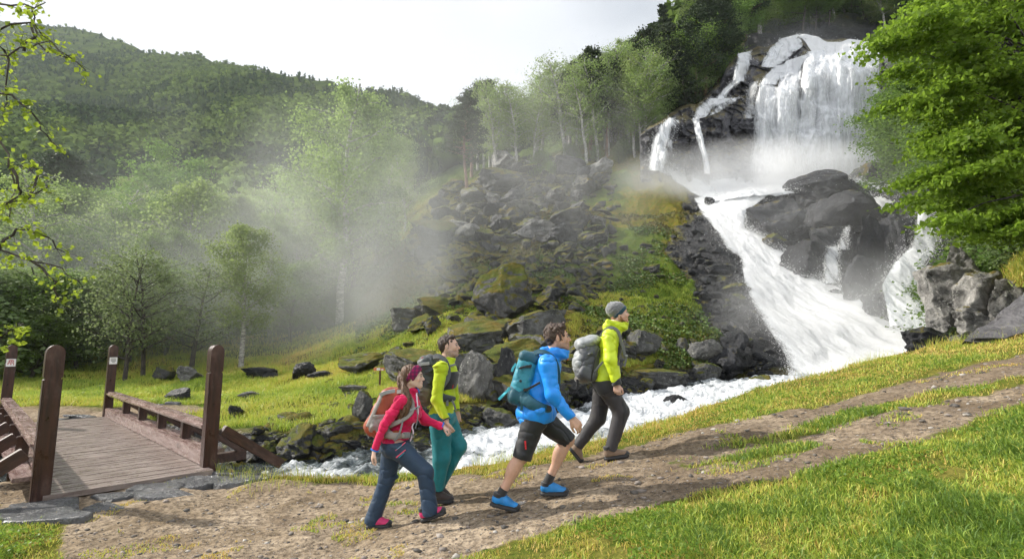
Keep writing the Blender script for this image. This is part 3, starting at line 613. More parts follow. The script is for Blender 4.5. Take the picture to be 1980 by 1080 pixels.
# cascade and rapids: sheets laid over the bed
SPR = []
def sheet(L, R, nr, nc, mat, dens, off=.12, amp=.3, name='rapids', seed=1, edge=.3, fu=1., fv=1., Yfix=None):
    t = np.linspace(0, 1, nr); lx, ly = poly_at(L, t); rx, ry = poly_at(R, t); s = np.linspace(0, 1, nc)
    A = np.zeros((nr, nc)); 
    for i in range(nr):
        for j in range(nc):
            if Yfix is not None: A[i, j] = np.interp(t[i], [0, 1], Yfix)
            else:
                h = ray(lx[i]*(1-s[j])+rx[i]*s[j], ly[i]*(1-s[j])+ry[i]*s[j], lo=9., hi=60, n=240); A[i, j] = max(17.6, h.y) if h else 45
    for _ in range(6):
        A[1:-1] = (A[:-2]+2*A[1:-1]+A[2:])/4; A[:, 1:-1] = (A[:, :-2]+2*A[:, 1:-1]+A[:, 2:])/4
    PXf = lx[:, None]*(1-s)+rx[:, None]*s; PYf = ly[:, None]*(1-s)+ry[:, None]*s
    V = P3(PXf, PYf, A-off); 
    # refine by bilinear interpolation, then roughen in world space
    k = 4; ti = np.linspace(0, nr-1, (nr-1)*k+1); si = np.linspace(0, nc-1, (nc-1)*k+1)
    i0 = np.minimum(ti.astype(int), nr-2); j0 = np.minimum(si.astype(int), nc-2); ft = (ti-i0)[:, None, None]; fs = (si-j0)[None, :, None]
    V = (V[i0][:, j0]*(1-ft)*(1-fs)+V[i0+1][:, j0]*ft*(1-fs)+V[i0][:, j0+1]*(1-ft)*fs+V[i0+1][:, j0+1]*ft*fs)
    x, y, z = V[..., 0], V[..., 1], V[..., 2]; ee = (np.abs(np.linspace(-1, 1, V.shape[1]))[None, :])
    n = amp*(ridge(x*.5+seed, y*.25+z*.12, z*.2, 3, seed)+.30*fbm(x*2.6, y*1.0, z*.7, 4, seed+3))*(1-ee**4)
    V[..., 2] += n*.7+off*.6; V[..., 1] -= n*.5
    D = dens-edge*ee**3+0*x+.12*vn(x*.5, z*.5, 0, seed+9)
    SPR.append((V.copy(), .22 if mat is M_rapid else .08, V.shape[0]*V.shape[1]))
    o = mesh(name, V.reshape(-1, 3), gridfaces(*V.shape[:2]), mat, smooth=True, attrs=dict(u=(x+.15*y)*fu, v=(-z-.4*y)*fv, dens=D)); tag(o, kind='structure')
sheet([(1343,388),(1359,420),(1387,453),(1405,485),(1433,504),(1442,559),(1461,606),(1498,661),(1521,698),(1527,760)], [(1505,368),(1447,411),(1440,448),(1480,462),(1524,500),(1545,530),(1610,556),(1665,585),(1725,622),(1775,645),(1810,705)], 60, 30, M_rapid, .80, .3, .22, seed=21, edge=.55)
sheet([(1776,420),(1766,480),(1729,517),(1706,559),(1716,605),(1722,640)], [(1812,432),(1812,485),(1788,517),(1786,578),(1804,624),(1800,650)], 30, 14, M_rapid, .62, .25, .3, seed=22, Yfix=(24., 17.))
sheet([(1596,478),(1594,510),(1592,548)], [(1626,476),(1622,510),(1625,545)], 12, 8, M_fallt, .52, .0, .12, seed=23, Yfix=(26.3, 24.8), name='trickle')
sheet([(1634,440),(1626,465),(1616,484)], [(1642,440),(1638,465),(1640,484)], 10, 5, M_fallt, .5, .0, .08, seed=24, Yfix=(27.2, 26.2), name='trickle')
sheet([(1255,318),(1262,330),(1300,352),(1350,384)], [(1296,326),(1330,340),(1380,362),(1400,386)], 14, 10, M_rapid, .5, .3, .2, seed=25)
sheet([(1380,352),(1350,384),(1362,396)], [(1700,330),(1690,352),(1500,384)], 14, 30, M_rapid, .66, .3, .3, seed=26)
sheet([(1655,350),(1668,372),(1690,410)], [(1745,345),(1745,372),(1738,410)], 10, 10, M_rapid, .6, .3, .2, seed=27, Yfix=(38, 32.5))
# the stream, from the foot of the rapids down under the bridge
aa = np.linspace(-1.35, .80, 760); Ys_, _zz = rowvals(aa); nrw = 90; T = np.linspace(0, 1, nrw)[:, None]
SY = (Ys_[3]-.15)*(1-T)+(Ys_[4]+.15)*T; SX = aa[None, :]*SY; lev = LEVEL(aa)[None, :]+0*SY
flow = SX*.9+SY*.25
rough_ = .10+.07*sstep(-.3, .5, aa)[None, :]
SZ = lev+.10+rough_*(ridge(SX*.8+.6*SY, SY*1.1, 0, 4, 51)*.7+.5*fbm(SX*2.6, SY*3.2, 0, 4, 52))+.05*fbm(SX*8, SY*9, 0, 2, 53)
SD = .52+.22*sstep(-.35, .1, aa)[None, :]*1-.16*np.abs(T-.5)*2+.24*vn(SX*.5, SY*.9, 0, 54)-.25*(1-sstep(-.55, -.35, aa))[None, :]+.2*ridge(SX*.8+.6*SY, SY*1.1, 0, 2, 51)*.6
def streammat():
    t = NT('stream_water', .08, (.02, .028, .03)); u, v, d = t.attr('u'), t.attr('v'), t.attr('dens')
    vec = t.n('CombineXYZ', {0: t.math('MULTIPLY', u, 1.), 1: t.math('MULTIPLY', v, 1.7), 2: 0.0}).outputs[0]
    n1 = t.noise(vec, 1.7, 7, .66, .8); n2 = t.noise(vec, 9, 5, .7, .4)
    s = t.math('ADD', t.math('ADD', t.math('MULTIPLY', n1, .75), t.math('MULTIPLY', n2, .25)), t.math('SUBTRACT', d, .5))
    w = t.rng(s, .46, .60); t.base(t.mix(w, t.mix(t.rng(s, .36, .48), (.03,.04,.04), (.16,.19,.20)), (.86,.89,.92))); t.rough(t.mix(w, (.08,.08,.08), (.6,.6,.6)))
    t.bump(t.math('ADD', n1, t.math('MULTIPLY', n2, .6)), .22); return t.m
tag(mesh('stream', np.stack([SX, SY, SZ], -1).reshape(-1, 3), gridfaces(nrw, 760), streammat(), smooth=True, attrs=dict(u=SX, v=SY, dens=SD)), kind='structure')

# airborne drops and flecks of foam torn off the falling water
def spray():
    rr = np.random.default_rng(71); C = []
    for L, per in ((SPR, 1.3), (SPRF, .25)):
        for V, sg, cnt in L:
            n = int(cnt*per); i = rr.integers(0, V.shape[0], n); s = rr.beta(.45, .45, n); j = np.clip((s*(V.shape[1]-1)).astype(int), 0, V.shape[1]-1)
            P = V[i, j]+rr.normal(size=(n, 3))*np.array([sg, sg, sg*.8])*rr.exponential(.8, (n, 1)); P[:, 2] += np.abs(rr.normal(0, sg*.5, n)); P[:, 1] -= np.abs(rr.normal(0, sg*.8, n)); C.append(P)
    C = np.concatenate(C); n = len(C); d = np.linalg.norm(C-np.array([0, 0, 1.8]), axis=1); s = (.00045*d*rr.uniform(.35, 1.3, n))[:, None]
    T = np.array([[1, 0, -.5], [-.5, .87, -.5], [-.5, -.87, -.5], [0, 0, 1.3]]); V = (C[:, None]+T[None]*s[:, None]*rr.uniform(.6, 1.5, (n, 4, 1))).reshape(-1, 3); b = (np.arange(n)*4)[:, None]
    F = np.concatenate([b+np.array([[0, 2, 1]]), b+np.array([[0, 1, 3]]), b+np.array([[1, 2, 3]]), b+np.array([[2, 0, 3]])])
    tag(mesh('spray_drops', V, F, plain('foam_drop', (.94,.95,.96), .6, var=.02)), 'white drops and foam flecks flying off the falls and rapids', 'spray', kind='stuff')
spray()
# ------------------------------------------------------------------ timber footbridge
def woodmat(name, c1, c2, rough=.4, grain=(1, 1, 12), wear=.3, axis=None):
    t = NT(name, rough); p = t.pos(); g = t.noise(t.scale(p, grain), 3, 5, .6, .4); n = t.noise(t.scale(p, tuple(.35+.65*min(1, g_/6) for g_ in grain)), 7, 5, .7)
    c = t.mix(t.rng(g, .35, .65), c1, c2); c = t.mix(t.rng(n, .52, .72, 0, wear), c, (.34,.25,.20)); c = t.mix(t.rng(n, .28, .42, .55, 0), c, tuple(x*.35 for x in c1))
    t.base(c); t.rough(t.rng(n, .3, .7, rough-.15, rough+.2)); t.bump(g, .006); return t.m
M_post = woodmat('stained_post', (.022,.008,.006), (.058,.020,.013), .36, (9, 9, .8), .18)
M_rail = woodmat('wet_rail', (.17,.10,.088), (.36,.27,.25), .18, (1, 9, 9), .4)
M_deck = woodmat('wet_deck', (.15,.115,.10), (.31,.255,.23), .28, (.7, 9, 4), .4)
M_brace = woodmat('brace_wood', (.028,.011,.008), (.070,.028,.017), .45, (2, 9, 9), .2)
NL, NRt, FR = at(78, 945, 6.1), at(402, 903, 7.5), at(207, 805, 12.6)
FL = at(6, 822, 11.2); DZ = .125
for p_ in (NL, NRt, FR, FL): p_.z = DZ
root = empty('footbridge', ((NL.x+NRt.x+FR.x+FL.x)/4, (NL.y+NRt.y+FR.y+FL.y)/4, DZ), 'dark red timber footbridge with round topped posts and low rails over the stream', 'footbridge')
ax = (FR-NRt).normalized(); cr_ = (NRt-NL).normalized(); LEN = (FR-NRt).length; UP = Vector((0, 0, 1)); cr_ = (cr_-ax*cr_.dot(ax)).normalized()
ang_ax = math.atan2(ax.y, ax.x)
def obox(name, c, sx, sy, sz, mat, parent, X, Yv, Zv, bev=.008, root_=None):
    """box with centre c, sizes along X, Yv, Zv; mesh kept in its own axes so the grain follows the timber"""
    bm = bmesh.new(); bmesh.ops.create_cube(bm, size=1)
    for v in bm.verts: v.co = Vector((v.co.x*sx, v.co.y*sy, v.co.z*sz))
    if bev: bmesh.ops.bevel(bm, geom=bm.edges[:], offset=bev, segments=2, affect='EDGES')
    me = bpy.data.meshes.new(name); bm.to_mesh(me); bm.free(); me.materials.append(mat)
    o = bpy.data.objects.new(name, me); COL.objects.link(o); o.parent = parent
    R = Matrix((X, Yv, Zv)).transposed().to_4x4(); base = parent.matrix_world if root_ is None else root_
    o.matrix_local = Matrix.Translation(Vector(c)-Vector(root.location))@R
    return o
def post(p, width=.172):
    bm = bmesh.new(); h = 1.80-DZ; w = width/2
    # outline with a rounded top, seen along the bridge, and a saw-cut groove below the head
    prof = [(-w, -.25), (w, -.25), (w, h-.40), (w-.016, h-.392), (w-.016, h-.378), (w, h-.37)]
    for k in range(0, 13): a = math.pi*k/12; prof.append((w*math.cos(a)**1 if abs(math.cos(a)) > 1e-6 else 0, h-.105+.105*math.sin(a)))
    prof += [(-w, h-.37), (-w+.016, h-.378), (-w+.016, h-.392), (-w, h-.40)]
    A = [bm.verts.new((x, -w, z)) for x, z in prof]; B = [bm.verts.new((x, w, z)) for x, z in prof]
    n = len(prof); bm.faces.new(A); bm.faces.new(B[::-1])
    for k in range(n): bm.faces.new([A[k], B[k], B[(k+1) % n], A[(k+1) % n]])
    bmesh.ops.recalc_face_normals(bm, faces=bm.faces); bmesh.ops.bevel(bm, geom=[e for e in bm.edges if e.calc_length() > .3 and abs(e.verts[0].co.x-e.verts[1].co.x) < .001 and abs(e.verts[0].co.y-e.verts[1].co.y) < .001], offset=.012, segments=2, affect='EDGES')
    me = bpy.data.meshes.new('post'); bm.to_mesh(me); bm.free(); me.materials.append(M_post)
    o = bpy.data.objects.new('post', me); COL.objects.link(o); o.parent = root
    o.matrix_local = Matrix.Translation(p-root.location)@Matrix((cr_, ax, UP)).transposed().to_4x4(); return o
posts = [post(p) for p in (NL, NRt, FR, FL)]
# deck of cross planks (one part; the planks are its pattern)
V_, F_ = [], []
def addbox(V, F, c, hx, hy, hz, X, Yv, Zv):
    b = len(V)
    for i in (-1, 1):
        for j in (-1, 1):
            for k in (-1, 1): V.append(Vector(c)+X*(hx*i)+Yv*(hy*j)+Zv*(hz*k))
    for q in ((0,1,3,2), (4,6,7,5), (0,4,5,1), (2,3,7,6), (0,2,6,4), (1,5,7,3)): F.append([b+i for i in q])
WID = (NRt-NL).dot(cr_); n_pl = int((LEN+.3)/.125)
for k in range(n_pl):
    s = -.12+(k+.5)*.125; c = NL+ax*s+cr_*(WID/2)+UP*(-.03+random.uniform(-.004, .004))
    addbox(V_, F_, c, WID/2-.02, .0535, .03, cr_, ax, UP)
mw = Matrix((cr_, ax, UP)).transposed().to_4x4(); inv = mw.inverted(); o_ = NL.copy()
dk = mesh('deck', [inv@(v-o_) for v in V_], F_, M_deck, root); dk.matrix_local = Matrix.Translation(o_-root.location)@mw
for base, sgn, far in ((NL, -1, FL), (NRt, 1, FR)):
    out = cr_*sgn; cen = lambda s, o, z: base+ax*s+out*o+UP*z
    # kerb timber with a flat ledge, handrail, balusters, outer struts and cross beams
    obox('kerb', cen(LEN/2, -.02, .10), LEN-.23, .10, .20, M_rail, root, ax, out, UP, .01)
    obox('ledge', cen(LEN/2, .14, .165), LEN-.23, .20, .05, M_rail, root, ax, out, UP, .008)
    obox('handrail', cen(LEN/2, .02, .53), LEN-.22, .20, .10, M_rail, root, ax, out, UP, .035)
    for k in range(1, 5):
        s = LEN*k/5; obox('baluster', cen(s, .09, .335), .13, .13, .288, M_post, root, ax, out, UP, .006)
    for k in range(0, 6):
        s = LEN*k/5 if k else .02; s = min(s, LEN-.02)
        a = cen(s+(.0 if 0 < k < 5 else 0), .16, .47); b = cen(s, 1.02, -.14); d = (b-a).normalized(); m = (a+b)/2; nrm = ax.cross(d).normalized()
        obox('strut', m, (b-a).length, .12, .14, M_brace, root, d, ax, nrm, .008)
    for k in range(1, 5): s = LEN*k/5; obox('outrigger', cen(s, .62, -.20), .14, .80, .15, M_brace, root, ax, out, UP, .008)
for s in (.15, LEN*.33, LEN*.66, LEN-.15): obox('cross_beam', NL+ax*s+cr_*(WID/2)+UP*(-.17), .16, WID+.3, .17, M_brace, root, ax, cr_, UP, .01)
M_white = plain('sign_white', (.75,.75,.73), .5); M_ink = plain('sign_ink', (.12,.12,.13), .6); M_redink = plain('sign_red', (.45,.03,.04), .6)
def notice(p, mk):
    f = -ax; c = p+f*.1125+UP*(1.30-DZ*0)
    pl = obox('notice', c, .15, .012, .16, M_white, root, cr_, f, UP, .002)
    V, F = [], []
    if mk == 'text':
        for i, w in enumerate((.045, .052, .048, .03)): addbox(V, F, (0, .0075, .05-.027*i), w, .0015, .006, Vector((1,0,0)), Vector((0,1,0)), UP)
    else:
        for (x, z, hx, hz) in ((-.03, .02, .007, .035), (0, .0, .007, .045), (.03, .02, .007, .035), (0, .05, .035, .007), (-.045, -.02, .006, .02), (.045, -.03, .006, .02)): addbox(V, F, (x, .0075, z), hx, .0015, hz, Vector((1,0,0)), Vector((0,1,0)), UP)
    q = mesh('lettering', V, F, M_ink if mk == 'text' else M_redink, pl)
notice(FR, 'text'); notice(FL, 'mark')
# abutment slates: near end, then the far end
fl_ = [(NL+cr_*t+ax*s+Vector((0, 0, 0))) for (t, s) in ((-.9,-.25),(-.35,-.42),(.1,-.40),(.6,-.36),(1.05,-.38),(1.5,-.33),(1.95,-.22),(2.35,-.1),(2.8,.1),(2.4,.35),(-.6,-.85),(.0,-.88),(.5,-.80),(1.0,-.82),(1.9,-.68),(2.6,-.45),(3.3,.15),(-1.3,-.6),(3.0,.55))]
for i, p_ in enumerate(fl_): flag(p_.x, p_.y, .30+.08*((i*7) % 3), 100+i, 'wet grey slate flag set in the earth at the near end of the footbridge', 'slate flags at the near bridge end')
for i in range(34):
    t = random.uniform(-1.6, 3.6); s = LEN+random.uniform(.25, 1.9)+.25*t*0; p_ = NL+cr_*t+ax*s
    flag(p_.x, p_.y, random.uniform(.16, .34), 200+i, 'broken wet slate flag on the ground at the far end of the footbridge', 'slate flags at the far bridge end')
# small waymark sign in the meadow
b = ray(734, 752); sg = empty('signpost', b, 'small orange and white waymark board on a thin brown stake in the meadow', 'sign')
M_orange = plain('sign_orange', (.62,.20,.09), .6, var=.25); M_stake = plain('sign_stake', (.10,.045,.025), .7)
hh = (at(734, 713, b.y).z-b.z); k_ = b.y/1000
V, F = [], []; addbox(V, F, (0, 0, hh/2-.1), .022, .022, hh/2+.1, Vector((1,0,0)), Vector((0,1,0)), UP); mesh('stake', V, F, M_stake, sg)
V, F = [], []; addbox(V, F, (-.02, -.035, hh), 10.5*k_, .012, 2.9*k_, Vector((1,0,0)), Vector((0,1,0)), UP); bd = mesh('board', V, F, M_orange, sg)
V, F = [], []
for (x, z, hx, hz) in ((-.035, 0, .05, .032), (.07, -.012, .03, .018), (-.02, .03, .02, .012)): addbox(V, F, (x, -.0495, hh+z), hx, .002, hz, Vector((1,0,0)), Vector((0,1,0)), UP)
mesh('lettering', V, F, M_white, bd)
# ------------------------------------------------------------------ trees
def tube(V, F, pts, rads, n=6):
    b = len(V); P = [Vector(p) for p in pts]
    for i, p in enumerate(P):
        d = (P[min(i+1, len(P)-1)]-P[max(i-1, 0)]).normalized(); a = d.orthogonal().normalized(); c = d.cross(a)
        for k in range(n): t = 6.2832*k/n; V.append(p+(a*math.cos(t)+c*math.sin(t))*rads[i])
    for i in range(len(P)-1):
        for k in range(n):
            q = b+i*n; F.append((q+k, q+(k+1) % n, q+n+(k+1) % n, q+n+k))
def leaves(C, size, seed, droop=.3, jag=True):
    """one bent leaf spray per centre: two triangles folded along the middle (a pair of quads)"""
    rr = np.random.default_rng(seed); n = len(C); C = np.asarray(C)
    d = rr.normal(size=(n, 3)); d[:, 2] = d[:, 2]*.6-droop; d /= np.linalg.norm(d, axis=1)[:, None]
    s = rr.normal(size=(n, 3)); s -= (s*d).sum(1)[:, None]*d; s /= np.linalg.norm(s, axis=1)[:, None]; nn = np.cross(d, s)
    L = size*rr.uniform(.6, 1.4, n)[:, None]; Wd = L*rr.uniform(.30, .5, n)[:, None]
    a = C; m = C+d*L*.5+nn*L*.10; e = C+d*L; l = C+d*L*.45+s*Wd; r = C+d*L*.45-s*Wd
    V = np.stack([a, l, e, r], 1).reshape(-1, 3); V[0::4] += 0
    i = np.arange(n)*4; F = np.concatenate([np.stack([i, i+1, i+2], 1), np.stack([i, i+2, i+3], 1)])
    return V, F, np.repeat(np.clip(rr.normal(.5, .28, n), 0, 1), 4)
def skeleton(rr, H, kind):
    """limbs as (points, radii); returns also twig tips with outward direction"""
    limbs = []; tips = []
    def limb(p, d, L, r, lev, n=6, grav=0., jit=.18):
        pts = [p.copy()]; rad = [r]; q = p.copy(); dd = d.copy()
        for i in range(n):
            dd = (dd+Vector((rr.uniform(-jit, jit), rr.uniform(-jit, jit), rr.uniform(-jit, jit)*.7+grav))).normalized(); q = q+dd*(L/n); pts.append(q.copy()); rad.append(r*(1-.8*(i+1)/n))
        limbs.append((pts, rad, lev)); return pts, rad, dd
    lean = Vector((rr.uniform(-.06, .06), rr.uniform(-.06, .06), 1)).normalized()
    tp, tr_, _ = limb(Vector((0, 0, -.3)), lean, H*.96, H*.017 if kind != 'shrub' else H*.012, 0, 12, .03, .07 if kind != 'birch' else .10)
    if kind == 'pine': nb, lo, hi = 44, .42, .98
    elif kind == 'spruce': nb, lo, hi = 60, .12, .98
    elif kind == 'birch': nb, lo, hi = 30, .28, .97
    elif kind == 'shrub': nb, lo, hi = 26, .08, .95
    else: nb, lo, hi = 26, .22, .95
    for k in range(nb):
        t = lo+(hi-lo)*((k+rr.random())/nb); i = min(int(t*12), 11); f = t*12-i; p = tp[i].lerp(tp[i+1], f); az = k*2.4+rr.uniform(-.5, .5)
        u = (t-lo)/(hi-lo)
        if kind == 'pine': L = H*.20*(1.05-u)**.55*rr.uniform(.6, 1.1)+.35; el = -.05+.6*u; g = .02
        elif kind == 'spruce': L = H*.23*(1.02-u)**.9*rr.uniform(.8, 1.1)+.2; el = -.25+.45*u; g = -.01
        elif kind == 'birch': L = H*.26*(math.sin(math.pi*min(1, .18+.80*u))**.8)*rr.uniform(.6, 1.15)+.3; el = .75-.2*u; g = -.075
        elif kind == 'shrub': L = H*.42*(1.1-u)*rr.uniform(.6, 1.1); el = .75; g = -.01
        else: L = H*.36*(math.sin(math.pi*min(1, .25+.68*u))**.7)*rr.uniform(.65, 1.1)+.3; el = .45; g = .0
        d = Vector((math.cos(az)*math.cos(el), math.sin(az)*math.cos(el), math.sin(el)))
        bp, br, bd = limb(p, d, L, tr_[i]*.42+.008, 1, 6, g, .16)
        nsub = 5 if kind not in ('pine', 'spruce') else 5
        for s in range(nsub):
            tt = rr.uniform(.25, 1); j = min(int(tt*6), 5); q = bp[j].lerp(bp[j+1], tt*6-j)
            sd = (bd+Vector((rr.uniform(-1, 1), rr.uniform(-1, 1), rr.uniform(-.6, .6)))).normalized()
            sp, sr, _ = limb(q, sd, L*rr.uniform(.22, .42), br[j]*.45+.004, 2, 3, g*1.6, .2); tips.append((sp, L))
        tips.append((bp[3:], L))
    return limbs, tips
def tree_proto(kind, H, seed, nleaf, lsize, mat_leaf, mat_bark, spread=.30, gap=.5):
    rr = random.Random(seed); limbs, tips = skeleton(rr, H, kind); V, F = [], []
    for pts, rad, lev in limbs:
        if lev < 2 or kind in ('birch', 'broad', 'shrub'): tube(V, F, pts, rad, 8 if lev == 0 else (5 if lev == 1 else 3))
    C = []; per = max(2, nleaf//len(tips)); nr = np.random.default_rng(seed)
    for sp, L in tips:
        if rr.random() < gap*.25: continue
        m = int(per*rr.uniform(.4, 1.6)); A = np.array([p[:] for p in sp]); t = nr.uniform(0, len(A)-1.001, m); i = t.astype(int); f = (t-i)[:, None]
        q = A[i]*(1-f)+A[i+1]*f; sg = spread*(.5+.25*L)
        off = nr.normal(size=(m, 3))*sg*np.array([1, 1, .55 if kind not in ('pine', 'spruce') else .32])
        if kind == 'birch': off[:, 2] -= np.abs(nr.normal(size=m))*sg*1.6
        C.append(q+off)
    C = np.concatenate(C)
    LV, LF, T = leaves(C, lsize, seed, .55 if kind == 'birch' else (.05 if kind in ('pine',) else .25))
    if kind in ('pine', 'spruce'): pass
    return (V, F), (LV, LF, T), mat_leaf, mat_bark
M_bark = NT('dark_bark', .85); 
def _bk(t, c1, c2, sc, ring=False):
    p = t.pos(); n = t.noise(t.scale(p, (sc, sc, sc*(.35 if not ring else 3.5))), 2.5, 5, .7); t.base(t.mix(t.rng(n, .4, .62), c1, c2)); t.bump(n, .02)
_bk(M_bark, (.025,.02,.016), (.10,.085,.07), 3); M_bark = M_bark.m
M_birchbark = NT('birch_bark', .7); _bk(M_birchbark, (.10,.09,.085), (.55,.53,.50), 1.5, True); M_birchbark = M_birchbark.m
M_pinebark = NT('pine_bark', .8); _bk(M_pinebark, (.09,.05,.035), (.30,.17,.12), 2); M_pinebark = M_pinebark.m
L_birch = leafmat('birch_leaf', (.105,.165,.045), (.26,.335,.115), .5)
L_broad = leafmat('broad_leaf', (.060,.110,.022), (.155,.235,.052), .42)
L_pine = leafmat('pine_needle', (.022,.040,.018), (.060,.085,.036), .15)
L_near = leafmat('near_leaf', (.050,.108,.012), (.20,.31,.032), .58, .5)
L_shrub = leafmat('shrub_leaf', (.08,.12,.04), (.20,.25,.11), .4)
PROTO = {
 'birch0': ('birch_tree', *tree_proto('birch', 14, 1, 24000, .13, L_birch, M_birchbark, .30)),
 'birch1': ('birch_tree', *tree_proto('birch', 12, 2, 19000, .13, L_birch, M_birchbark, .34)),
 'birch2': ('birch_tree', *tree_proto('birch', 10, 5, 14000, .13, L_birch, M_birchbark, .40)),
 'birch3': ('birch_tree', *tree_proto('birch', 13, 15, 8500, .14, L_birch, M_birchbark, .26, .9)),
 'birch4': ('birch_tree', *tree_proto('birch', 12, 16, 7500, .14, L_birch, M_birchbark, .28, 1.2)),
 'broad0': ('leafy_tree', *tree_proto('broad', 11, 3, 22000, .15, L_broad, M_bark, .32)),
 'broad1': ('leafy_tree', *tree_proto('broad', 9, 8, 16000, .14, L_broad, M_bark, .34)),
 'pine0': ('pine_tree', *tree_proto('pine', 13, 4, 13000, .20, L_pine, M_pinebark, .26)),
 'pine1': ('pine_tree', *tree_proto('pine', 12, 6, 10000, .20, L_pine, M_pinebark, .30)),
 'spruce0': ('spruce_tree', *tree_proto('spruce', 12, 7, 13000, .17, L_pine, M_bark, .22)),
 'shrub0': ('shrub', *tree_proto('shrub', 3.2, 9, 4500, .085, L_shrub, M_bark, .34)),
 'shrub1': ('shrub', *tree_proto('shrub', 2.2, 10, 3500, .08, L_broad, M_bark, .40)),
 'sparse0': ('grey_leaved_tree', *tree_proto('broad', 8, 12, 5200, .12, L_shrub, M_bark, .34)),
}
HT = dict(birch3=13, birch4=12, birch0=14, birch1=12, birch2=10, broad0=11, broad1=9, pine0=13, pine1=12, spruce0=12, shrub0=3.2, shrub1=2.2, sparse0=8)
_tm = {}
CATS = {'birch_tree': 'birch', 'leafy_tree': 'tree', 'pine_tree': 'pine', 'spruce_tree': 'spruce', 'shrub': 'shrub', 'grey_leaved_tree': 'tree'}
def tree(kind, loc, h, lab, group=None, rz=None, wide=1., lean=(0, 0)):
    nm, (V, F), (LV, LF, T), ml, mb = PROTO[kind]; r = empty(nm, loc, lab, CATS[nm], group)
    s = h/HT[kind]; r.scale = (s*wide, s*wide, s); r.rotation_euler = (lean[0], lean[1], random.uniform(0, 6.28) if rz is None else rz)
    if kind not in _tm:
        a = mesh('trunk', V, F, mb, r, smooth=True); b = mesh('crown', LV, LF, ml, r, attrs=dict(tint=T)); _tm[kind] = (a.data, b.data)
    else:
        for q, me in zip(('trunk', 'crown'), _tm[kind]): o = bpy.data.objects.new(q, me); COL.objects.link(o); o.parent = r
    return r
def tree_px(kind, px, ybase, ytop, lab, group=None, Y=None, **k):
    if Y is None:
        g = ray(px, ybase); 
        if g is None: return
        Y = g.y
    b = at(px, ybase, Y); z = gz(b.x, b.y); t = at(px, ytop, Y)
    tree(kind, (b.x, b.y, z-.1), max(1.5, t.z-z), lab, group, **k)
# named trees: kind, x, foot row, top row, label, distance
NT_ = [
 ('birch0', 655, 650, 148, 'tallest birch with weeping pale crown rising out of the mist above the meadow', 32),
 ('birch1', 466, 712, 408, 'slim white birch with a bare forked trunk at the back of the meadow', None),
 ('birch2', 612, 612, 330, 'leaning birch with a crooked white trunk behind the mist', None),
 ('sparse0', 240, 748, 470, 'grey green tree with dark twin stems behind the right bridge rail', 21),
 ('sparse0', 275, 750, 455, 'bushy grey green tree right of the twin stemmed one', 22),
 ('pine0', 1140, 300, 88, 'tall pine with bare pinkish trunk standing alone above the scree', 50),
 ('pine1', 1207, 305, 150, 'pine with a slim bare trunk right of the tallest pine', 50),
 ('pine0', 905, 350, 172, 'thin pine with a sparse top at the left end of the scree', 46),
 ('birch4', 960, 345, 140, 'birch with two thin tops against the sky above the scree', 49),
 ('birch3', 1098, 300, 92, 'bright green birch just left of the tallest pine', 54),
 ('birch3', 1040, 310, 126, 'leaning bright birch in the gap left of the bright green birch', 56),
 ('birch2', 1268, 245, 130, 'small weeping light green birch against dark pines beside the falls', 50),
 ('birch2', 1258, 250, 185, 'low silvery birch bush at the foot of the dark pines', 48),
 ('pine0', 118, 470, 285, 'bare lower limbed pine left of the misty birches', 45),
 ('pine1', 150, 470, 290, 'pine standing close to the right of its bare limbed twin', 46),
 ('broad0', 300, 500, 290, 'rounded light birch crown at the left edge of the mist bank', 40),
 ('pine0', 1375, 125, 28, 'dark pine on the skyline left of the upper falls', 60),
 ('shrub0', 690, 600, 545, 'pale green bush on the misty slope above the meadow', None),
 ('broad1', 360, 600, 440, 'bright layered leafy tree in front of the misty wood', 30),
]
for kd, x, yb, yt, lab, Y in NT_: tree_px(kd, x, yb, yt, lab, None, Y)
# woods: every tree its own object; a group per kind
def wood(poly, n, kinds, hs, seed, lab, grp, wid=1., yr=None):
    rr = random.Random(seed); xs = [p[0] for p in poly]; ys = [p[1] for p in poly]; k = 0; tr = 0
    while k < n and tr < n*10:
        tr += 1; x = rr.uniform(min(xs), max(xs)); y = rr.uniform(min(ys), max(ys))
        if not inpoly(x, y, poly): continue
        g = ray(x, y, n=260)
        if g is None or (yr and not yr[0] < g.y < yr[1]): continue
        kd = rr.choice(kinds); h = rr.uniform(*hs); nm = PROTO[kd][0]
        tree(kd, (g.x, g.y, g.z-.15), h, lab[nm], grp[nm], rr.uniform(0, 6.28), wid*rr.uniform(.85, 1.2)); k += 1
LB = {'birch_tree': 'light green birch in the misty wood on the left slope', 'leafy_tree': 'full leafy tree in the wood on the left slope', 'pine_tree': 'dark pine among the leafy trees of the left slope', 'spruce_tree': 'pointed dark spruce among the leafy trees of the left slope', 'shrub': 'low leafy bush at the edge of the meadow', 'grey_leaved_tree': 'small grey leaved tree at the edge of the left wood'}
GB = {k: v for k, v in {'birch_tree': 'birches of the left wood', 'leafy_tree': 'leafy trees of the left wood', 'pine_tree': 'pines of the left wood', 'spruce_tree': 'spruces of the left wood', 'shrub': 'bushes at the meadow edge', 'grey_leaved_tree': 'grey leaved trees of the left wood'}.items()}
wood([(-90,660),(560,655),(640,600),(760,500),(800,430),(760,420),(560,500),(-90,560)], 74, ['birch0','birch3','birch2','broad0','birch4','birch3'], (7.5, 12), 21, LB, GB, .95)
wood([(-120,735),(-120,655),(420,650),(560,650),(590,700),(440,712),(380,725),(220,738)], 26, ['broad1','sparse0','shrub0','broad1','sparse0'], (3.2, 6.2), 22, LB, GB, 1.25)
wood([(-120,560),(560,500),(770,430),(800,390),(400,380),(-120,400)], 60, ['birch0','broad0','pine0','birch1','pine1','broad0','spruce0'], (9, 13), 23, LB, GB, 1.1, (40, 130))
wood([(-120,600),(-120,748),(60,750),(120,740),(60,640)], 10, ['broad1','shrub0'], (3, 6), 29, LB, GB, 1.3)
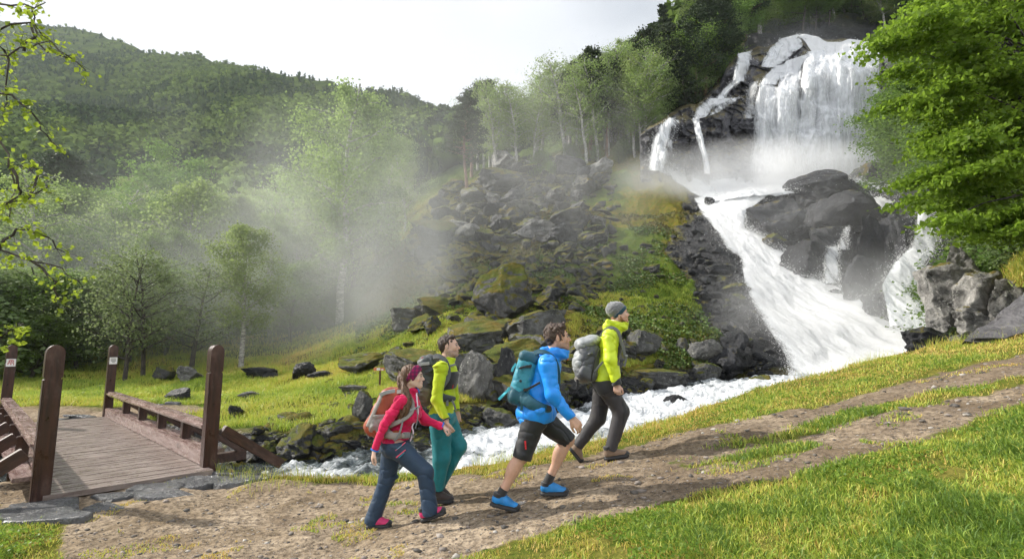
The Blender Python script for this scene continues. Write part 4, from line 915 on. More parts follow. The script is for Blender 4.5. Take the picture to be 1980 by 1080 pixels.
LR = {'birch_tree': 'light green birch on the wooded shoulder above the scree', 'leafy_tree': 'full leafy tree on the wooded shoulder above the scree', 'pine_tree': 'dark pine on the wooded shoulder left of the falls', 'spruce_tree': 'dark pointed spruce on the wooded shoulder left of the falls', 'shrub': 'low bush under the pines above the scree'}
GR = {'birch_tree': 'birches above the scree', 'leafy_tree': 'leafy trees above the scree', 'pine_tree': 'pines left of the falls', 'spruce_tree': 'spruces left of the falls', 'shrub': 'bushes above the scree'}
wood([(860,330),(1020,300),(1180,285),(1250,250),(1250,310),(1050,325),(900,345)], 34, ['birch3','birch4','pine1','birch3'], (8, 13), 24, LR, GR, .95, (40, 75))
wood([(1160,280),(1240,250),(1330,200),(1400,120),(1450,60),(1440,100),(1400,170),(1350,215),(1260,275)], 44, ['pine0','pine1','spruce0','broad0','pine0','birch1'], (7.5, 11), 25, LR, GR, 1.05, (44, 110))
wood([(1060,250),(1180,210),(1300,150),(1400,60),(1330,150),(1150,260)], 26, ['birch0','broad0','pine0','spruce0'], (8, 12), 26, LR, GR, 1.0, (55, 140))
wood([(950,330),(1230,295),(1235,315),(960,350)], 14, ['shrub0','shrub1'], (1.2, 2.6), 30, LR, GR, 1.3)
LT = {'birch_tree': 'light birch on the steep hill above the falls', 'leafy_tree': 'dense leafy tree on the steep hill above the falls', 'pine_tree': 'pine on the steep hill above the falls', 'spruce_tree': 'spruce on the steep hill above the falls', 'shrub': 'bush on the ledge above the falls'}
GT = {k: v+' above the falls' for k, v in {'birch_tree': 'birches', 'leafy_tree': 'leafy trees', 'pine_tree': 'pines', 'spruce_tree': 'spruces', 'shrub': 'bushes'}.items()}
wood([(1430,95),(1500,62),(1700,62),(1980,50),(2150,50),(2150,-60),(1500,-30),(1440,40)], 60, ['broad0','broad1','birch1','broad0','pine1'], (5.5, 9), 27, LT, GT, 1.15, (48, 130))
wood([(1750,330),(1800,200),(1850,90),(2150,60),(2150,480),(1900,470),(1800,430)], 44, ['broad0','broad1','broad0'], (5, 8.5), 28, {k: 'leafy tree on the steep bank right of the falls' for k in CATS}, {k: 'leafy trees right of the falls' for k in CATS}, 1.2, (15, 60))
for i, (x, y, Yd, h) in enumerate([(1812, 500, 16.2, 1.9), (1850, 488, 16.0, 2.4), (1895, 495, 15.4, 2.0), (1940, 500, 15.0, 2.2), (1985, 490, 14.8, 2.6), (1830, 455, 18.0, 2.8), (1900, 455, 17.5, 3.0), (1970, 450, 17.0, 3.0), (1790, 470, 18.5, 2.2), (2030, 480, 14.8, 2.6)]):
    b = at(x, y, Yd); tree('shrub1' if i % 3 else 'shrub0', (b.x, b.y, gz(b.x, b.y)-.1), h, 'leafy bush on top of the pale crag under the hanging branches', 'bushes on the pale crag', None, 1.35)
# distant forest: a closed wood on the mountain, nobody could count it
def far_forest():
    rr = np.random.default_rng(5); n = 46000
    a = rr.uniform(-1.3, .42, n); Y = np.exp(np.log(75)+(np.log(520)-np.log(75))*rr.uniform(0, 1, n)**.72); x = a*Y
    dens = .5+.9*fbm(x*.018, Y*.018, 0, 4, 15); ridgeY, rz_ = rowvals(a); 
    keep = (rr.random(n) < np.clip(dens*1.3, .35, 1)*(1-.45*sstep(.75, .98, Y/ridgeY[11]))) & (Y < ridgeY[11]*1.0)
    x, Y, a = x[keep], Y[keep], a[keep]; z = hfull(x, Y); n = len(x)
    bm = bmesh.new(); bmesh.ops.create_icosphere(bm, subdivisions=1, radius=.78); bv = np.array([v.co[:] for v in bm.verts]); bf = np.array([[q.index for q in f.verts] for f in bm.faces]); bm.free()
    kindn = fbm(x*.02, Y*.02, 0, 3, 19); con = kindn+rr.normal(0, .10, n) > .08; hgt = rr.uniform(3.0, 8.5, n)*(1-.55*sstep(160, 400, Y)); w = np.where(con, .28, .48)*hgt*rr.uniform(.8, 1.2, n)
    cen = np.stack([x, Y, z+hgt*.45], 1); tint = np.where(con, rr.uniform(0, .25, n), rr.uniform(.35, 1, n))
    def shape(b, i): 
        P = b*np.stack([w[i], w[i], hgt[i]*.55], 1); f = 1-np.where(con[i], .6, 0.)*np.clip(b[:, 2]+.3, 0, 1.3)/1.3; P[:, :2] *= f[:, None]; return P+cen[i]
    ii = np.repeat(np.arange(n), len(bv)); V1 = shape(np.tile(bv, (n, 1)), ii); F1 = (bf[None]+(np.arange(n)*len(bv))[:, None, None]).reshape(-1, 3)
    m = 26; ii = np.repeat(np.arange(n), m); d = rr.normal(size=(n*m, 3)); d[:, 2] = np.abs(d[:, 2])*1.1-.35; d /= np.linalg.norm(d, axis=1)[:, None]; lump = 1+.35*vn(d[:, 0]*2+ii*7.1, d[:, 1]*2, d[:, 2]*2, 3)
    C = shape(d*lump[:, None]*rr.uniform(.72, 1.02, (n*m, 1)), ii); LV, LF, _t = leaves(C, 1.45, 55, .25)
    LV = (LV.reshape(-1, 4, 3)-C[:, None])*(hgt[ii]/7)[:, None, None]+C[:, None]
    T = np.concatenate([np.repeat(tint, len(bv)), np.repeat(np.clip(tint[ii]+rr.normal(0, .12, n*m), 0, 1), 4)])
    t = NT('far_canopy', .9, spec=0.); t.base(t.mix(t.attr('tint'), (.026,.052,.018), (.150,.210,.045)))
    tag(mesh('distant_forest', np.concatenate([V1, LV.reshape(-1, 3)]), np.concatenate([F1, LF+len(V1)]), t.m, attrs=dict(tint=T)), 'closed mixed forest covering the mountain side', 'forest', kind='stuff')
far_forest()
# big near tree on the right: limbs reach in from a trunk standing just outside the right edge
def near_tree():
    rr = random.Random(3); nr = np.random.default_rng(3)
    base = Vector((14.2, 12.2, 3.0)); r = empty('broadleaf_tree', base, 'large bright green tree hanging over the right side of the falls', 'tree')
    V, F = [], []; C = []
    top = base+Vector((.4, -.6, 9.5)); tp = [base+Vector((0, 0, -.6)), base+Vector((.1, -.1, 2)), base+Vector((-.1, -.3, 4.6)), base+Vector((.2, -.5, 7)), top]
    tube(V, F, tp, [.34, .28, .22, .15, .05], 10)
    # crown outline in the photograph, filled with sprays at several depths
    outline = [(1715,45),(1760,15),(1800,-40),(2200,-60),(2200,470),(1985,470),(1960,445),(1880,470),(1800,420),(1770,400),(1735,345),(1800,310),(1765,270),(1830,235),(1740,222),(1690,205),(1700,185),(1790,165),(1720,140),(1760,112),(1690,88),(1700,62)]
    k = 0
    while k < 225:
        x = rr.uniform(1630, 2190); y = rr.uniform(-60, 470)
        if not inpoly(x, y, outline): continue
        edge = min(1., (x-1640)/260.); Yd = rr.uniform(10.4, 14.6)-.6*edge
        end = at(x, y, Yd); src = Vector(tp[min(4, max(1, int((end.z-base.z)/2.2)))])
        src = src+Vector((0, 0, rr.uniform(-.6, .6))); mid = src.lerp(end, .5)+Vector((rr.uniform(-.4, .4), rr.uniform(-.4, .4), rr.uniform(.1, .8)))
        pts = [src.lerp(mid, .0), src.lerp(mid, .6)+Vector((0, 0, .1)), mid, mid.lerp(end, .55)+Vector((0, 0, .1)), end]
        tube(V, F, pts, [.05, .038, .028, .016, .006], 5)
        L = rr.uniform(.5, .95); m = int(rr.uniform(420, 820))
        t = nr.uniform(.2, 1, m)**.6; A = np.array(mid[:])*(1-t)[:, None]+np.array(end[:])*t[:, None]
        off = nr.normal(size=(m, 3))*np.array([.42, .38, .065])*L; off[:, 2] += -.25*np.abs(off[:, 0])
        # flat layered sprays
        C.append(A*0+(np.array(end[:])*.75+A*.25)+off); k += 1
    mesh('trunk', local(V, r), F, M_bark, r, smooth=True)
    C = np.concatenate(C); LV, LF, T = leaves(C, .098, 77, .30); mesh('crown', local(LV, r), LF, L_near, r, attrs=dict(tint=T))
near_tree()
# overhanging sprays at the upper left, from a tree just outside the left edge
def left_tree():
    rr = random.Random(9); nr = np.random.default_rng(9); base = Vector((-6.9, 4.3, 0)); base.z = gz(base.x, base.y)
    r = empty('alder_tree', base, 'young tree reaching thin leafy twigs in from the left edge', 'tree'); V, F = [], []; C = []
    tube(V, F, [base+Vector((0, 0, -.3)), base+Vector((.1, .1, 2)), base+Vector((0, .1, 4.5)), base+Vector((.2, 0, 7))], [.14, .11, .08, .02], 8)
    tw = [[(-160,90),(-40,60),(60,45),(120,100),(165,135)], [(-160,0),(-20,10),(50,15),(88,5)], [(-160,180),(-30,120),(40,95),(95,80)], [(40,95),(70,60),(62,20)], [(-120,200),(0,175),(50,205),(80,250),(112,285)], [(-120,300),(-20,240),(20,300),(28,370),(18,420)], [(-140,420),(-10,395),(50,385),(95,360)], [(50,385),(75,330),(40,320)], [(-160,470),(0,480),(70,505),(120,520),(160,555)], [(0,480),(30,440),(90,455),(130,490)], [(70,505),(110,545),(105,580)], [(30,330),(38,372),(10,400)], [(-40,60),(10,95),(15,150),(5,215)], [(60,45),(88,100),(130,112)], [(-120,620),(0,650),(30,635),(45,625)]]
    for P in tw:
        Y0 = rr.uniform(4.1, 4.9); pts = [at(x, y, Y0+.06*i) for i, (x, y) in enumerate(P)]
        fine = []
        for a, b in zip(pts[:-1], pts[1:]):
            for s in (0, .33, .66): fine.append(a.lerp(b, s)+Vector((rr.uniform(-.02, .02), rr.uniform(-.03, .03), rr.uniform(-.02, .02))))
        fine.append(pts[-1]); n = len(fine); tube(V, F, fine, [.012*(1-.8*i/n)+.0015 for i in range(n)], 5)
        for i in range(2, n):
            for _ in range(2):
                d = Vector((rr.uniform(-1, 1), rr.uniform(-1, 1), rr.uniform(-1, .5))).normalized(); q = fine[i]+d*rr.uniform(.06, .2); tube(V, F, [fine[i], fine[i].lerp(q, .5)+Vector((0, 0, .01)), q], [.003, .002, .001], 3)
                for _ in range(rr.choice((3, 4, 6))): C.append((fine[i].lerp(q, rr.uniform(.4, 1.05))+Vector((rr.gauss(0, .015), rr.gauss(0, .015), rr.gauss(0, .015))))[:])
    tube(V, F, [base+Vector((0, .1, 4.0)), at(-160, 90, 4.4), at(-60, 65, 4.4)], [.03, .02, .012], 5); tube(V, F, [base+Vector((.1, .1, 2.6)), at(-140, 420, 4.4), at(-60, 440, 4.4)], [.03, .02, .012], 5)
    mesh('trunk', local(V, r), F, M_bark, r, smooth=True)
    LV, LF, T = leaves(np.array(C), .048, 78, .4); 
    # rounder leaves: widen
    mesh('crown', local(LV, r), LF, leafmat('lime_leaf', (.13,.20,.02), (.27,.34,.035), .5), r, attrs=dict(tint=T))
left_tree()
# ------------------------------------------------------------------ signed-distance modelling for bodies, clothes and packs
class SDF:
    def __init__(s, lo, hi, h=.006):
        s.h = h; s.lo = np.array(lo, float); s.n = np.ceil((np.array(hi)-s.lo)/h).astype(int)+1
        s.d = np.full(s.n, .5, np.float32); s.ax = [s.lo[i]+np.arange(s.n[i])*h for i in range(3)]
    def _loc(s, lo, hi, pad):
        i0 = np.clip(((np.array(lo)-pad-s.lo)/s.h).astype(int), 0, s.n-1); i1 = np.clip(((np.array(hi)+pad-s.lo)/s.h).astype(int)+2, 1, s.n)
        sl_ = tuple(slice(a, b) for a, b in zip(i0, i1)); g = np.meshgrid(*[s.ax[i][sl_[i]] for i in range(3)], indexing='ij', copy=False)
        return sl_, np.stack(g, -1).astype(np.float32)
    def _add(s, sl_, d, k, op='u'):
        f = s.d[sl_]
        if op == 'u':
            if k > 0: hh = np.clip(.5+.5*(f-d)/k, 0, 1); s.d[sl_] = f*(1-hh)+d*hh-k*hh*(1-hh)
            else: s.d[sl_] = np.minimum(f, d)
        else:
            d = -d
            if k > 0: hh = np.clip(.5-.5*(f-d)/k, 0, 1); s.d[sl_] = f*(1-hh)+d*hh+k*hh*(1-hh)
            else: s.d[sl_] = np.maximum(f, d)
    def cap(s, a, b, ra, rb=None, k=.02, op='u', flat=None):
        a = np.array(a, np.float32); b = np.array(b, np.float32); rb = ra if rb is None else rb; R = max(ra, rb)
        sl_, p = s._loc(np.minimum(a, b), np.maximum(a, b), R*(1.0 if flat is None else 1.6)+k+s.h*3); ab = b-a; t = np.clip(((p-a)@ab)/max(float(ab@ab), 1e-9), 0, 1)
        q = p-a-t[..., None]*ab
        if flat is not None:            # flatten along a direction: (vector, factor > 1 squeezes)
            v = np.array(flat[0], np.float32); v /= np.linalg.norm(v); w = (q@v)[..., None]*v; q = q-w+w*flat[1]
        s._add(sl_, np.linalg.norm(q, axis=-1)-(ra+(rb-ra)*t), k, op); return s
    def chain(s, P, R, k=.02, **kw):
        for i in range(len(P)-1): s.cap(P[i], P[i+1], R[i], R[i+1], k, **kw)
        return s
    def ell(s, c, r, k=.02, op='u', rot=None):
        c = np.array(c, np.float32); r = np.array(r, np.float32); m = float(r.max()); sl_, p = s._loc(c-m, c+m, k+s.h*3); q = p-c
        if rot is not None: q = q@np.array(rot, np.float32).T
        k0 = np.linalg.norm(q/r, axis=-1); k1 = np.linalg.norm(q/(r*r), axis=-1)+1e-6
        s._add(sl_, (k0*(k0-1)/k1).astype(np.float32), k, op); return s
    def rbox(s, c, hs, r, rot, k=.02, op='u', taper=0.):
        c = np.array(c, np.float32); hs = np.array(hs, np.float32); m = float(np.linalg.norm(hs)); sl_, p = s._loc(c-m, c+m, k+s.h*3); q = (p-c)@np.array(rot, np.float32).T
        if taper: f = 1+taper*(q[..., 2]/hs[2]); q = q.copy(); q[..., 0] /= f; q[..., 1] /= f
        q = np.abs(q)-(hs-r); d = np.linalg.norm(np.maximum(q, 0), axis=-1)+np.minimum(q.max(-1), 0)-r
        s._add(sl_, d.astype(np.float32), k, op); return s
    def plane(s, p0, n, k=.006):        # keep the side the normal points away from
        n = np.array(n, np.float32); n /= np.linalg.norm(n); g = np.meshgrid(*s.ax, indexing='ij', copy=False)
        d = ((g[0]-p0[0])*n[0]+(g[1]-p0[1])*n[1]+(g[2]-p0[2])*n[2]).astype(np.float32)
        hh = np.clip(.5-.5*(s.d-d)/k, 0, 1); s.d = s.d*(1-hh)+d*hh+k*hh*(1-hh); return s
    def wrinkle(s, amp, f=(9, 9, 16), seed=1, o=2):
        m = np.abs(s.d) < .03; i = np.nonzero(m); x, y, z = [s.ax[q][i[q]] for q in range(3)]
        w = vn(x*1.7, y*1.7, z*1.7, seed+3)
        s.d[m] += amp*((1-2*np.abs(fbm(x*f[0]*.9+z*f[2]*.7+2.2*w+seed, y*f[1]*.6, z*f[2]*.7-x*f[0]*.8+2.0*w, min(o, 2), seed, .45)))**3).astype(np.float32)*(.60+.40*w)*1.9
        return s
    def mesh(s, name, mat, parent=None, attr_fn=None, **kw):
        d = s.d; n = s.n; sg = d < 0; strides = np.array([n[1]*n[2], n[2], 1]); acc_i, acc_p, faces = [], [], []
        fs = []
        for ax_ in range(3):
            a = [slice(None)]*3; b = [slice(None)]*3; a[ax_] = slice(0, -1); b[ax_] = slice(1, None)
            cr = sg[tuple(a)] != sg[tuple(b)]; idx = np.stack(np.nonzero(cr), 1)
            ok = np.all(idx >= 1, 1) & np.all(idx < n-2, 1); idx = idx[ok]
            if len(idx) == 0: continue
            d0 = d[tuple(idx.T)]; e = idx.copy(); e[:, ax_] += 1; d1 = d[tuple(e.T)]; t = d0/(d0-d1)
            p = idx.astype(float); p[:, ax_] += t; u, v = [(1, 2), (2, 0), (0, 1)][ax_]
            q = []
            for du, dv in ((0, 0), (-1, 0), (-1, -1), (0, -1)):
                c = idx.copy(); c[:, u] += du; c[:, v] += dv; ci = c@strides; q.append(ci); acc_i.append(ci); acc_p.append(p)
            q = np.stack(q, 1); fl = d0 < 0; q[~fl] = q[~fl][:, ::-1]; fs.append(q)
        I = np.concatenate(acc_i); Pp = np.concatenate(acc_p); F = np.concatenate(fs); u_, inv_ = np.unique(I, return_inverse=True)
        cnt = np.bincount(inv_); V = np.stack([np.bincount(inv_, Pp[:, k])/cnt for k in range(3)], 1)*s.h+s.lo
        F = np.searchsorted(u_, F)
        # two light smoothing passes
        E = np.concatenate([F[:, [0, 1]], F[:, [1, 2]], F[:, [2, 3]], F[:, [3, 0]]]); deg = np.bincount(E[:, 0], minlength=len(V))+np.bincount(E[:, 1], minlength=len(V))
        for _ in range(2):
            Sm = np.stack([np.bincount(E[:, 0], V[E[:, 1], k], len(V))+np.bincount(E[:, 1], V[E[:, 0], k], len(V)) for k in range(3)], 1)/deg[:, None]; V = V*.5+Sm*.5
        o = mesh(name, V, F, mat, parent, smooth=True, attrs=attr_fn(V) if attr_fn else None); return o
def nrm(v): v = np.array(v, float); return v/np.linalg.norm(v)
def frame(f, u):                        # rows: forward, side, up (for rot=)
    f = nrm(f); sd = nrm(np.cross(u, f)); return np.array([f, sd, np.cross(f, sd)])
# ------------------------------------------------------------------ materials of the figures
def skinmat(name, c, lip=(.50,.20,.17), brow=None):
    t = NT(name, .5, c); n = t.noise(t.pos(), 30, 3); b = t.mix(t.rng(n, .3, .7), tuple(x*.93 for x in c), tuple(min(1, x*1.05) for x in c))
    b = t.mix(t.attr('lip'), b, lip); b = t.mix(t.math('MULTIPLY', t.attr('blush'), .35), b, (c[0], c[1]*.72, c[2]*.62))
    if brow: b = t.mix(t.math('MULTIPLY', t.attr('stubble'), .8), b, brow)
    t.base(b); t.b.inputs['Subsurface Weight'].default_value = .12; t.b.inputs['Subsurface Radius'].default_value = (.02, .008, .004); t.b.inputs['Subsurface Scale'].default_value = .4; return t.m
def cloth(name, c, rough=.75, fine=160, sheen=.3, c2=None, sc=6):
    t = NT(name, rough, c); p = t.pos(); n = t.noise(p, sc, 4, .6); t.base(t.mix(t.rng(n, .35, .65), tuple(x*.85 for x in c), c2 or tuple(min(1, x*1.1) for x in c)))
    t.b.inputs['Sheen Weight'].default_value = sheen; t.bump(t.math('ADD', t.noise(p, 28, 4, .6), t.math('MULTIPLY', t.noise(p, fine, 2), .3)), .004); return t.m
def hairmat(name, c1, c2):
    t = NT(name, .45); p = t.pos(); n = t.noise(t.scale(p, (30, 30, 5)), 3, 5, .7, .6); t.base(t.mix(t.rng(n, .35, .65), c1, c2)); t.bump(n, .012); return t.m
M_eye = plain('eye_white', (.30,.25,.22), .3); M_iris = plain('eye_iris', (.03,.025,.02), .2); M_browm = plain('brow_hair', (.05,.03,.02), .8)
M_blk = cloth('black_fabric', (.018,.018,.02)); M_web = cloth('grey_webbing', (.16,.165,.17), .8); M_sole = plain('rubber_sole', (.02,.02,.022), .6); M_mid = plain('midsole', (.22,.21,.20), .7); M_buckle = plain('buckle', (.02,.02,.02), .35)
# ------------------------------------------------------------------ figure builder
class Fig:
    def __init__(s, D, px0, pyfoot, lab, skin, h=.006):
        s.D = D; g = at(px0, pyfoot, D); s.o = np.array([g.x, D, g.z]); s.k = D/1000*1.04; s.skin = skin; s.lab = lab; s.h = h; s.root = None
    def p(s, px, py, dy=0.): return np.array(at(px, py, s.D+dy)[:])-s.o
    def bb(s, pts, pad): A = np.array(pts); return A.min(0)-pad, A.max(0)+pad
    def head(s, G, c, f, up):
        R = frame(f, up); s.hc, s.hR = np.array(c), R; w = lambda x, y, z: s.hc+R[0]*x+R[1]*y+R[2]*z; s.hw = w; hs = getattr(s, 'hs', 1.); W_ = lambda x, y, z: w(x*hs, y*hs, z*hs); s.W_ = W_
        G.ell(W_(-.018, 0, .030), np.array([.098, .077, .086])*hs, .01, rot=R); G.ell(W_(.036, 0, -.030), np.array([.056, .060, .085])*hs, .03, rot=R)
        for sd in (-1, 1):
            G.cap(W_(-.012, .050*sd, -.055), W_(.058, .018*sd, -.100), .024*hs, .020*hs, .03); G.ell(W_(.062, .036*sd, -.028), np.array([.020, .020, .020])*hs, .02, rot=R)
        G.ell(W_(.076, 0, -.100), np.array([.018, .020, .016])*hs, .02, rot=R); G.cap(W_(.082, -.028, .020), W_(.082, .028, .020), .012*hs, k=.014)
        for sd in (-1, 1): G.ell(W_(.103, .030*sd, .002), np.array([.016, .016, .011])*hs, .010, op='s', rot=R)
        G.cap(W_(.088, 0, .004), W_(.111, 0, -.034), .0075*hs, .0105*hs, .010); G.ell(W_(.100, 0, -.040), np.array([.012, .016, .008])*hs, .006, rot=R)
        G.cap(W_(.090, -.016, -.061), W_(.090, .016, -.061), .0075*hs, k=.006); G.cap(W_(.088, -.014, -.074), W_(.088, .014, -.074), .0080*hs, k=.006)
        G.cap(W_(.101, -.02, -.0675), W_(.101, .02, -.0675), .0028*hs, k=.003, op='s')
        for sd in (-1, 1):
            G.ell(W_(-.010, .076*sd, -.012), np.array([.020, .010, .031])*hs, .006, rot=R); G.ell(W_(-.004, .087*sd, -.010), np.array([.009, .006, .018])*hs, .004, op='s', rot=R)
    def face_bits(s):
        R = s.hR; r = s.root; hs = getattr(s, 'hs', 1.)
        for sd in (-1, 1):
            for nm, c, rad, m in (('eye', (.0860, .030*sd, .0010), .0098, M_eye), ('iris', (.0925, .0315*sd, .0010), .0050, M_iris)):
                bm = bmesh.new(); bmesh.ops.create_icosphere(bm, subdivisions=2, radius=rad*hs); v = [q.co+Vector(s.W_(*c)) for q in bm.verts]; f = [[q.index for q in fc.verts] for fc in bm.faces]; bm.free(); 
                if nm == 'eye': e = mesh('eye', v, f, m, r, smooth=True)
                else: mesh('iris', v, f, m, e, smooth=True)
            V, F = [], []; tube(V, F, [Vector(s.W_(.096, .012*sd, .0195)), Vector(s.W_(.094, .030*sd, .0245)), Vector(s.W_(.080, .048*sd, .018))], [.0028*hs, .0034*hs, .0016*hs], 5); mesh('eyebrow', V, F, s.browm if hasattr(s, 'browm') else M_browm, r, smooth=True)
    def hand(s, G, w, d, n, curl=.5, sc=1., thumb=1, spread=.0):
        """w wrist, d towards the fingers, n out of the palm; fingers curl towards n"""
        d = nrm(d); n = nrm(np.array(n)-d*np.dot(n, d)); sd = np.cross(d, n)*thumb; w = np.array(w)
        L = [.072, .080, .075, .060]; pl = [.088, .092, .088, .080]; wd = [.031, .0105, -.0105, -.031]
        for i in range(4):
            kn = w+(d*pl[i]+sd*wd[i])*sc; G.cap(w+sd*wd[i]*.55*sc+d*.01, kn, .0155*sc, .0115*sc, .012)
            a = .25+curl*.9+.08*i*curl; q = kn; ang = a*.6
            for j, fr in enumerate((.46, .30, .24)):
                dd = d*math.cos(ang)+n*math.sin(ang)+sd*spread*(1.5-i)*.1; e = q+dd*L[i]*fr*sc; G.cap(q, e, (.0095-.0009*j)*sc, (.0088-.0011*j)*sc, .0035); q = e; ang += a*(.95 if j == 0 else .7)
        b = w+(d*.028+sd*.026)*sc; t1 = b+(d*.034+sd*.020+n*.018)*sc; t2 = t1+(d*.030+sd*.002+n*.014)*sc; t3 = t2+(d*.020-sd*.004+n*.010)*sc
        G.chain([b, t1, t2, t3], [.0135*sc, .0115*sc, .0100*sc, .0080*sc], .006)
    def limb(s, G, pts, rad, k=.02): G.chain(pts, rad, k)
    def shoe(s, heel, toe, up, mats, W_=.045, ankle=None, high=.11, laces=None, names=('shoe',)):
        f = nrm(np.array(toe)-heel); up = nrm(np.array(up)-f*np.dot(up, f)); sd = np.cross(up, f); L = np.linalg.norm(np.array(toe)-heel); w = lambda x, y, z: np.array(heel)+f*x*L+sd*y+up*z
        lo, hi = s.bb([w(-.15, -.08, -.02), w(1.15, .08, -.02), w(0, -.08, .2), w(0, .08, .2), w(1, .0, .1)], .03); G = SDF(lo, hi, .005)
        G.cap(w(.14, 0, .060), w(.40, 0, .062), .043, .045, .01); G.cap(w(.40, 0, .060), w(.82, 0, .040), .045, .040, .02, flat=(up, 1.15)); G.cap(w(.16, 0, .07), w(.17, 0, high), .042, .046, .02); G.cap(w(.28, 0, .09), w(.55, 0, .065), .036, .034, .02)
        G.plane(w(0, 0, .026), -up); G.plane(w(0, 0, high+.012), up); G.wrinkle(.0012, (30, 30, 30), 3)
        o = G.mesh('shoe', mats[0], s.root)
        G = SDF(lo, hi, .004)
        for a, b, ra, rb in ((.12, .42, .046, .044), (.42, .80, .046, .047)): G.cap(w(a, 0, .01), w(b, 0, .012), ra, rb, .01)
        G.plane(w(0, 0, .034), up); G.plane(w(0, 0, .0), -up)
        for xx in (.02, .14, .26, .46, .58, .70, .82, .94): G.cap(w(xx, -.06, -.001), w(xx, .06, -.001), .006, k=.002, op='s')
        so = G.mesh('sole', mats[1], o)
        V, F = [], []
        for xx, zz in ((.34, .112), (.42, .103), (.50, .094), (.58, .086)):
            tube(V, F, [Vector(w(xx, -.028, zz-.016)), Vector(w(xx+.02, 0, zz+.002)), Vector(w(xx, .028, zz-.016))], [.0035]*3, 5)
        mesh('laces', V, F, mats[2], o, smooth=True)
        G = SDF(lo, hi, .005); G.cap(w(.70, 0, .036), w(.86, 0, .034), .043, .0415, k=0, flat=(up, 1.12)); G.plane(w(.74, 0, .05), -f-up*.9); G.plane(w(0, 0, .030), -up); G.mesh('toe_cap', M_blk, o)
        G = SDF(lo, hi, .004); G.cap(w(.14, 0, .060), w(.40, 0, .062), .0455, .0475, .01); G.cap(w(.40, 0, .060), w(.82, 0, .040), .0475, .0425, .02, flat=(up, 1.15)); G.plane(w(0, 0, .028), -up); G.plane(w(0, 0, .044), up); G.mesh('rand', M_blk, o)
        G = SDF(lo, hi, .005); G.cap(w(.165, 0, high-.03), w(.17, 0, high), .047, .049, k=0); G.plane(w(0, 0, high-.022), -up); G.plane(w(0, 0, high+.016), up); G.mesh('collar', M_blk, o)
        return o
    def body(s, G, joints): pass
    def finish_body(s, G):
        W_ = s.W_
        def fn(V):
            l = np.exp(-((V-W_(.092, 0, -.0675))**2).sum(1)/(.014**2)*.8); l = np.clip(l*1.6-.25, 0, 1)
            b = sum(np.exp(-((V-W_(.075, .034*q, -.028))**2).sum(1)/.022**2) for q in (-1, 1))+np.exp(-((V-W_(.112, 0, -.036))**2).sum(1)/.014**2)*.8
            rel = (V-s.hc)@s.hR.T; st = (rel[:, 2] < -.05)*(rel[:, 2] > -.13)*(rel[:, 0] > -.03)*1.
            return dict(lip=l, blush=np.clip(b, 0, 1), stubble=st*np.clip(vn(V[:, 0]*90, V[:, 1]*90, V[:, 2]*90, 3)*.4+.75, 0, 1)*(1-l))
        G.d = G.d; o = G.mesh('person', s.skin, None, fn); o.location = s.o; s.root = o; tag(o, s.lab, 'person'); s.face_bits(); return o
    def strap(s, name, pts, w, th, mat, parent, nrmv=None):
        """flat ribbon through points; normal direction by list or from neighbours"""
        V, F = [], []; P = [Vector(q) for q in pts]; n = len(P)
        for i, q in enumerate(P):
            d = (P[min(i+1, n-1)]-P[max(i-1, 0)]).normalized(); nn = Vector(nrmv[i] if isinstance(nrmv, list) else nrmv); nn = (nn-d*nn.dot(d)).normalized(); a = d.cross(nn)
            for (x, y) in ((-w, -th), (-w*.9, th), (w*.9, th), (w, -th)): V.append(q+a*x+nn*y)
        for i in range(n-1):
            for k in range(4): b = i*4; F.append((b+k, b+(k+1) % 4, b+4+(k+1) % 4, b+4+k))
        F.append((3, 2, 1, 0)); F.append(tuple(len(V)-4+k for k in range(4)))
        return mesh(name, V, F, mat, parent, smooth=False)
def catmull(P, n=6):
    P = [np.array(p, float) for p in P]; Q = [2*P[0]-P[1]]+P+[2*P[-1]-P[-2]]; out = []
    for i in range(1, len(Q)-2):
        for j in range(n):
            t = j/n; a, b, c, d = Q[i-1:i+3]; out.append(.5*((2*b)+(-a+c)*t+(2*a-5*b+4*c-d)*t*t+(-a+3*b-3*c+d)*t**3))
    return out+[P[-1]]
UPV = np.array([0, 0, 1.])
def torso(G, p_neck, p_sn, p_sf, p_ch, p_wa, p_hi, sc=1., inf=0., lean=None, bust=0., fem=False):
    """p_*: neck base, shoulders near and far, chest, waist, hip centres; inf inflates for cloth"""
    up = nrm(p_ch-p_hi); f = nrm(np.cross((p_sf-p_sn), up)); f = f if f[0] > 0 else -f; R = frame(f, up)
    G.ell(p_ch, np.array([.120, .160, .165])*sc+inf, .04, rot=R); G.ell(p_wa, np.array([.100 if fem else .112, .128 if fem else .148, .15])*sc+inf, .05, rot=R); G.ell(p_hi, np.array([.122, .165, .125])*sc+inf, .05, rot=R)
    G.cap(p_sn, p_sf, .056*sc+inf*.8, .056*sc+inf*.8, .05); G.cap(p_neck, (p_sn+p_sf)/2, .055*sc, .075*sc+inf, .04)
    if bust:
        for q in (p_sn, p_sf): m = p_ch*.62+q*.38-up*.07; G.ell(m+f*.095*sc, np.array([.062, .066, .060])*bust+inf*.7, .045, rot=R)
    return R
def shave(s, R): pass
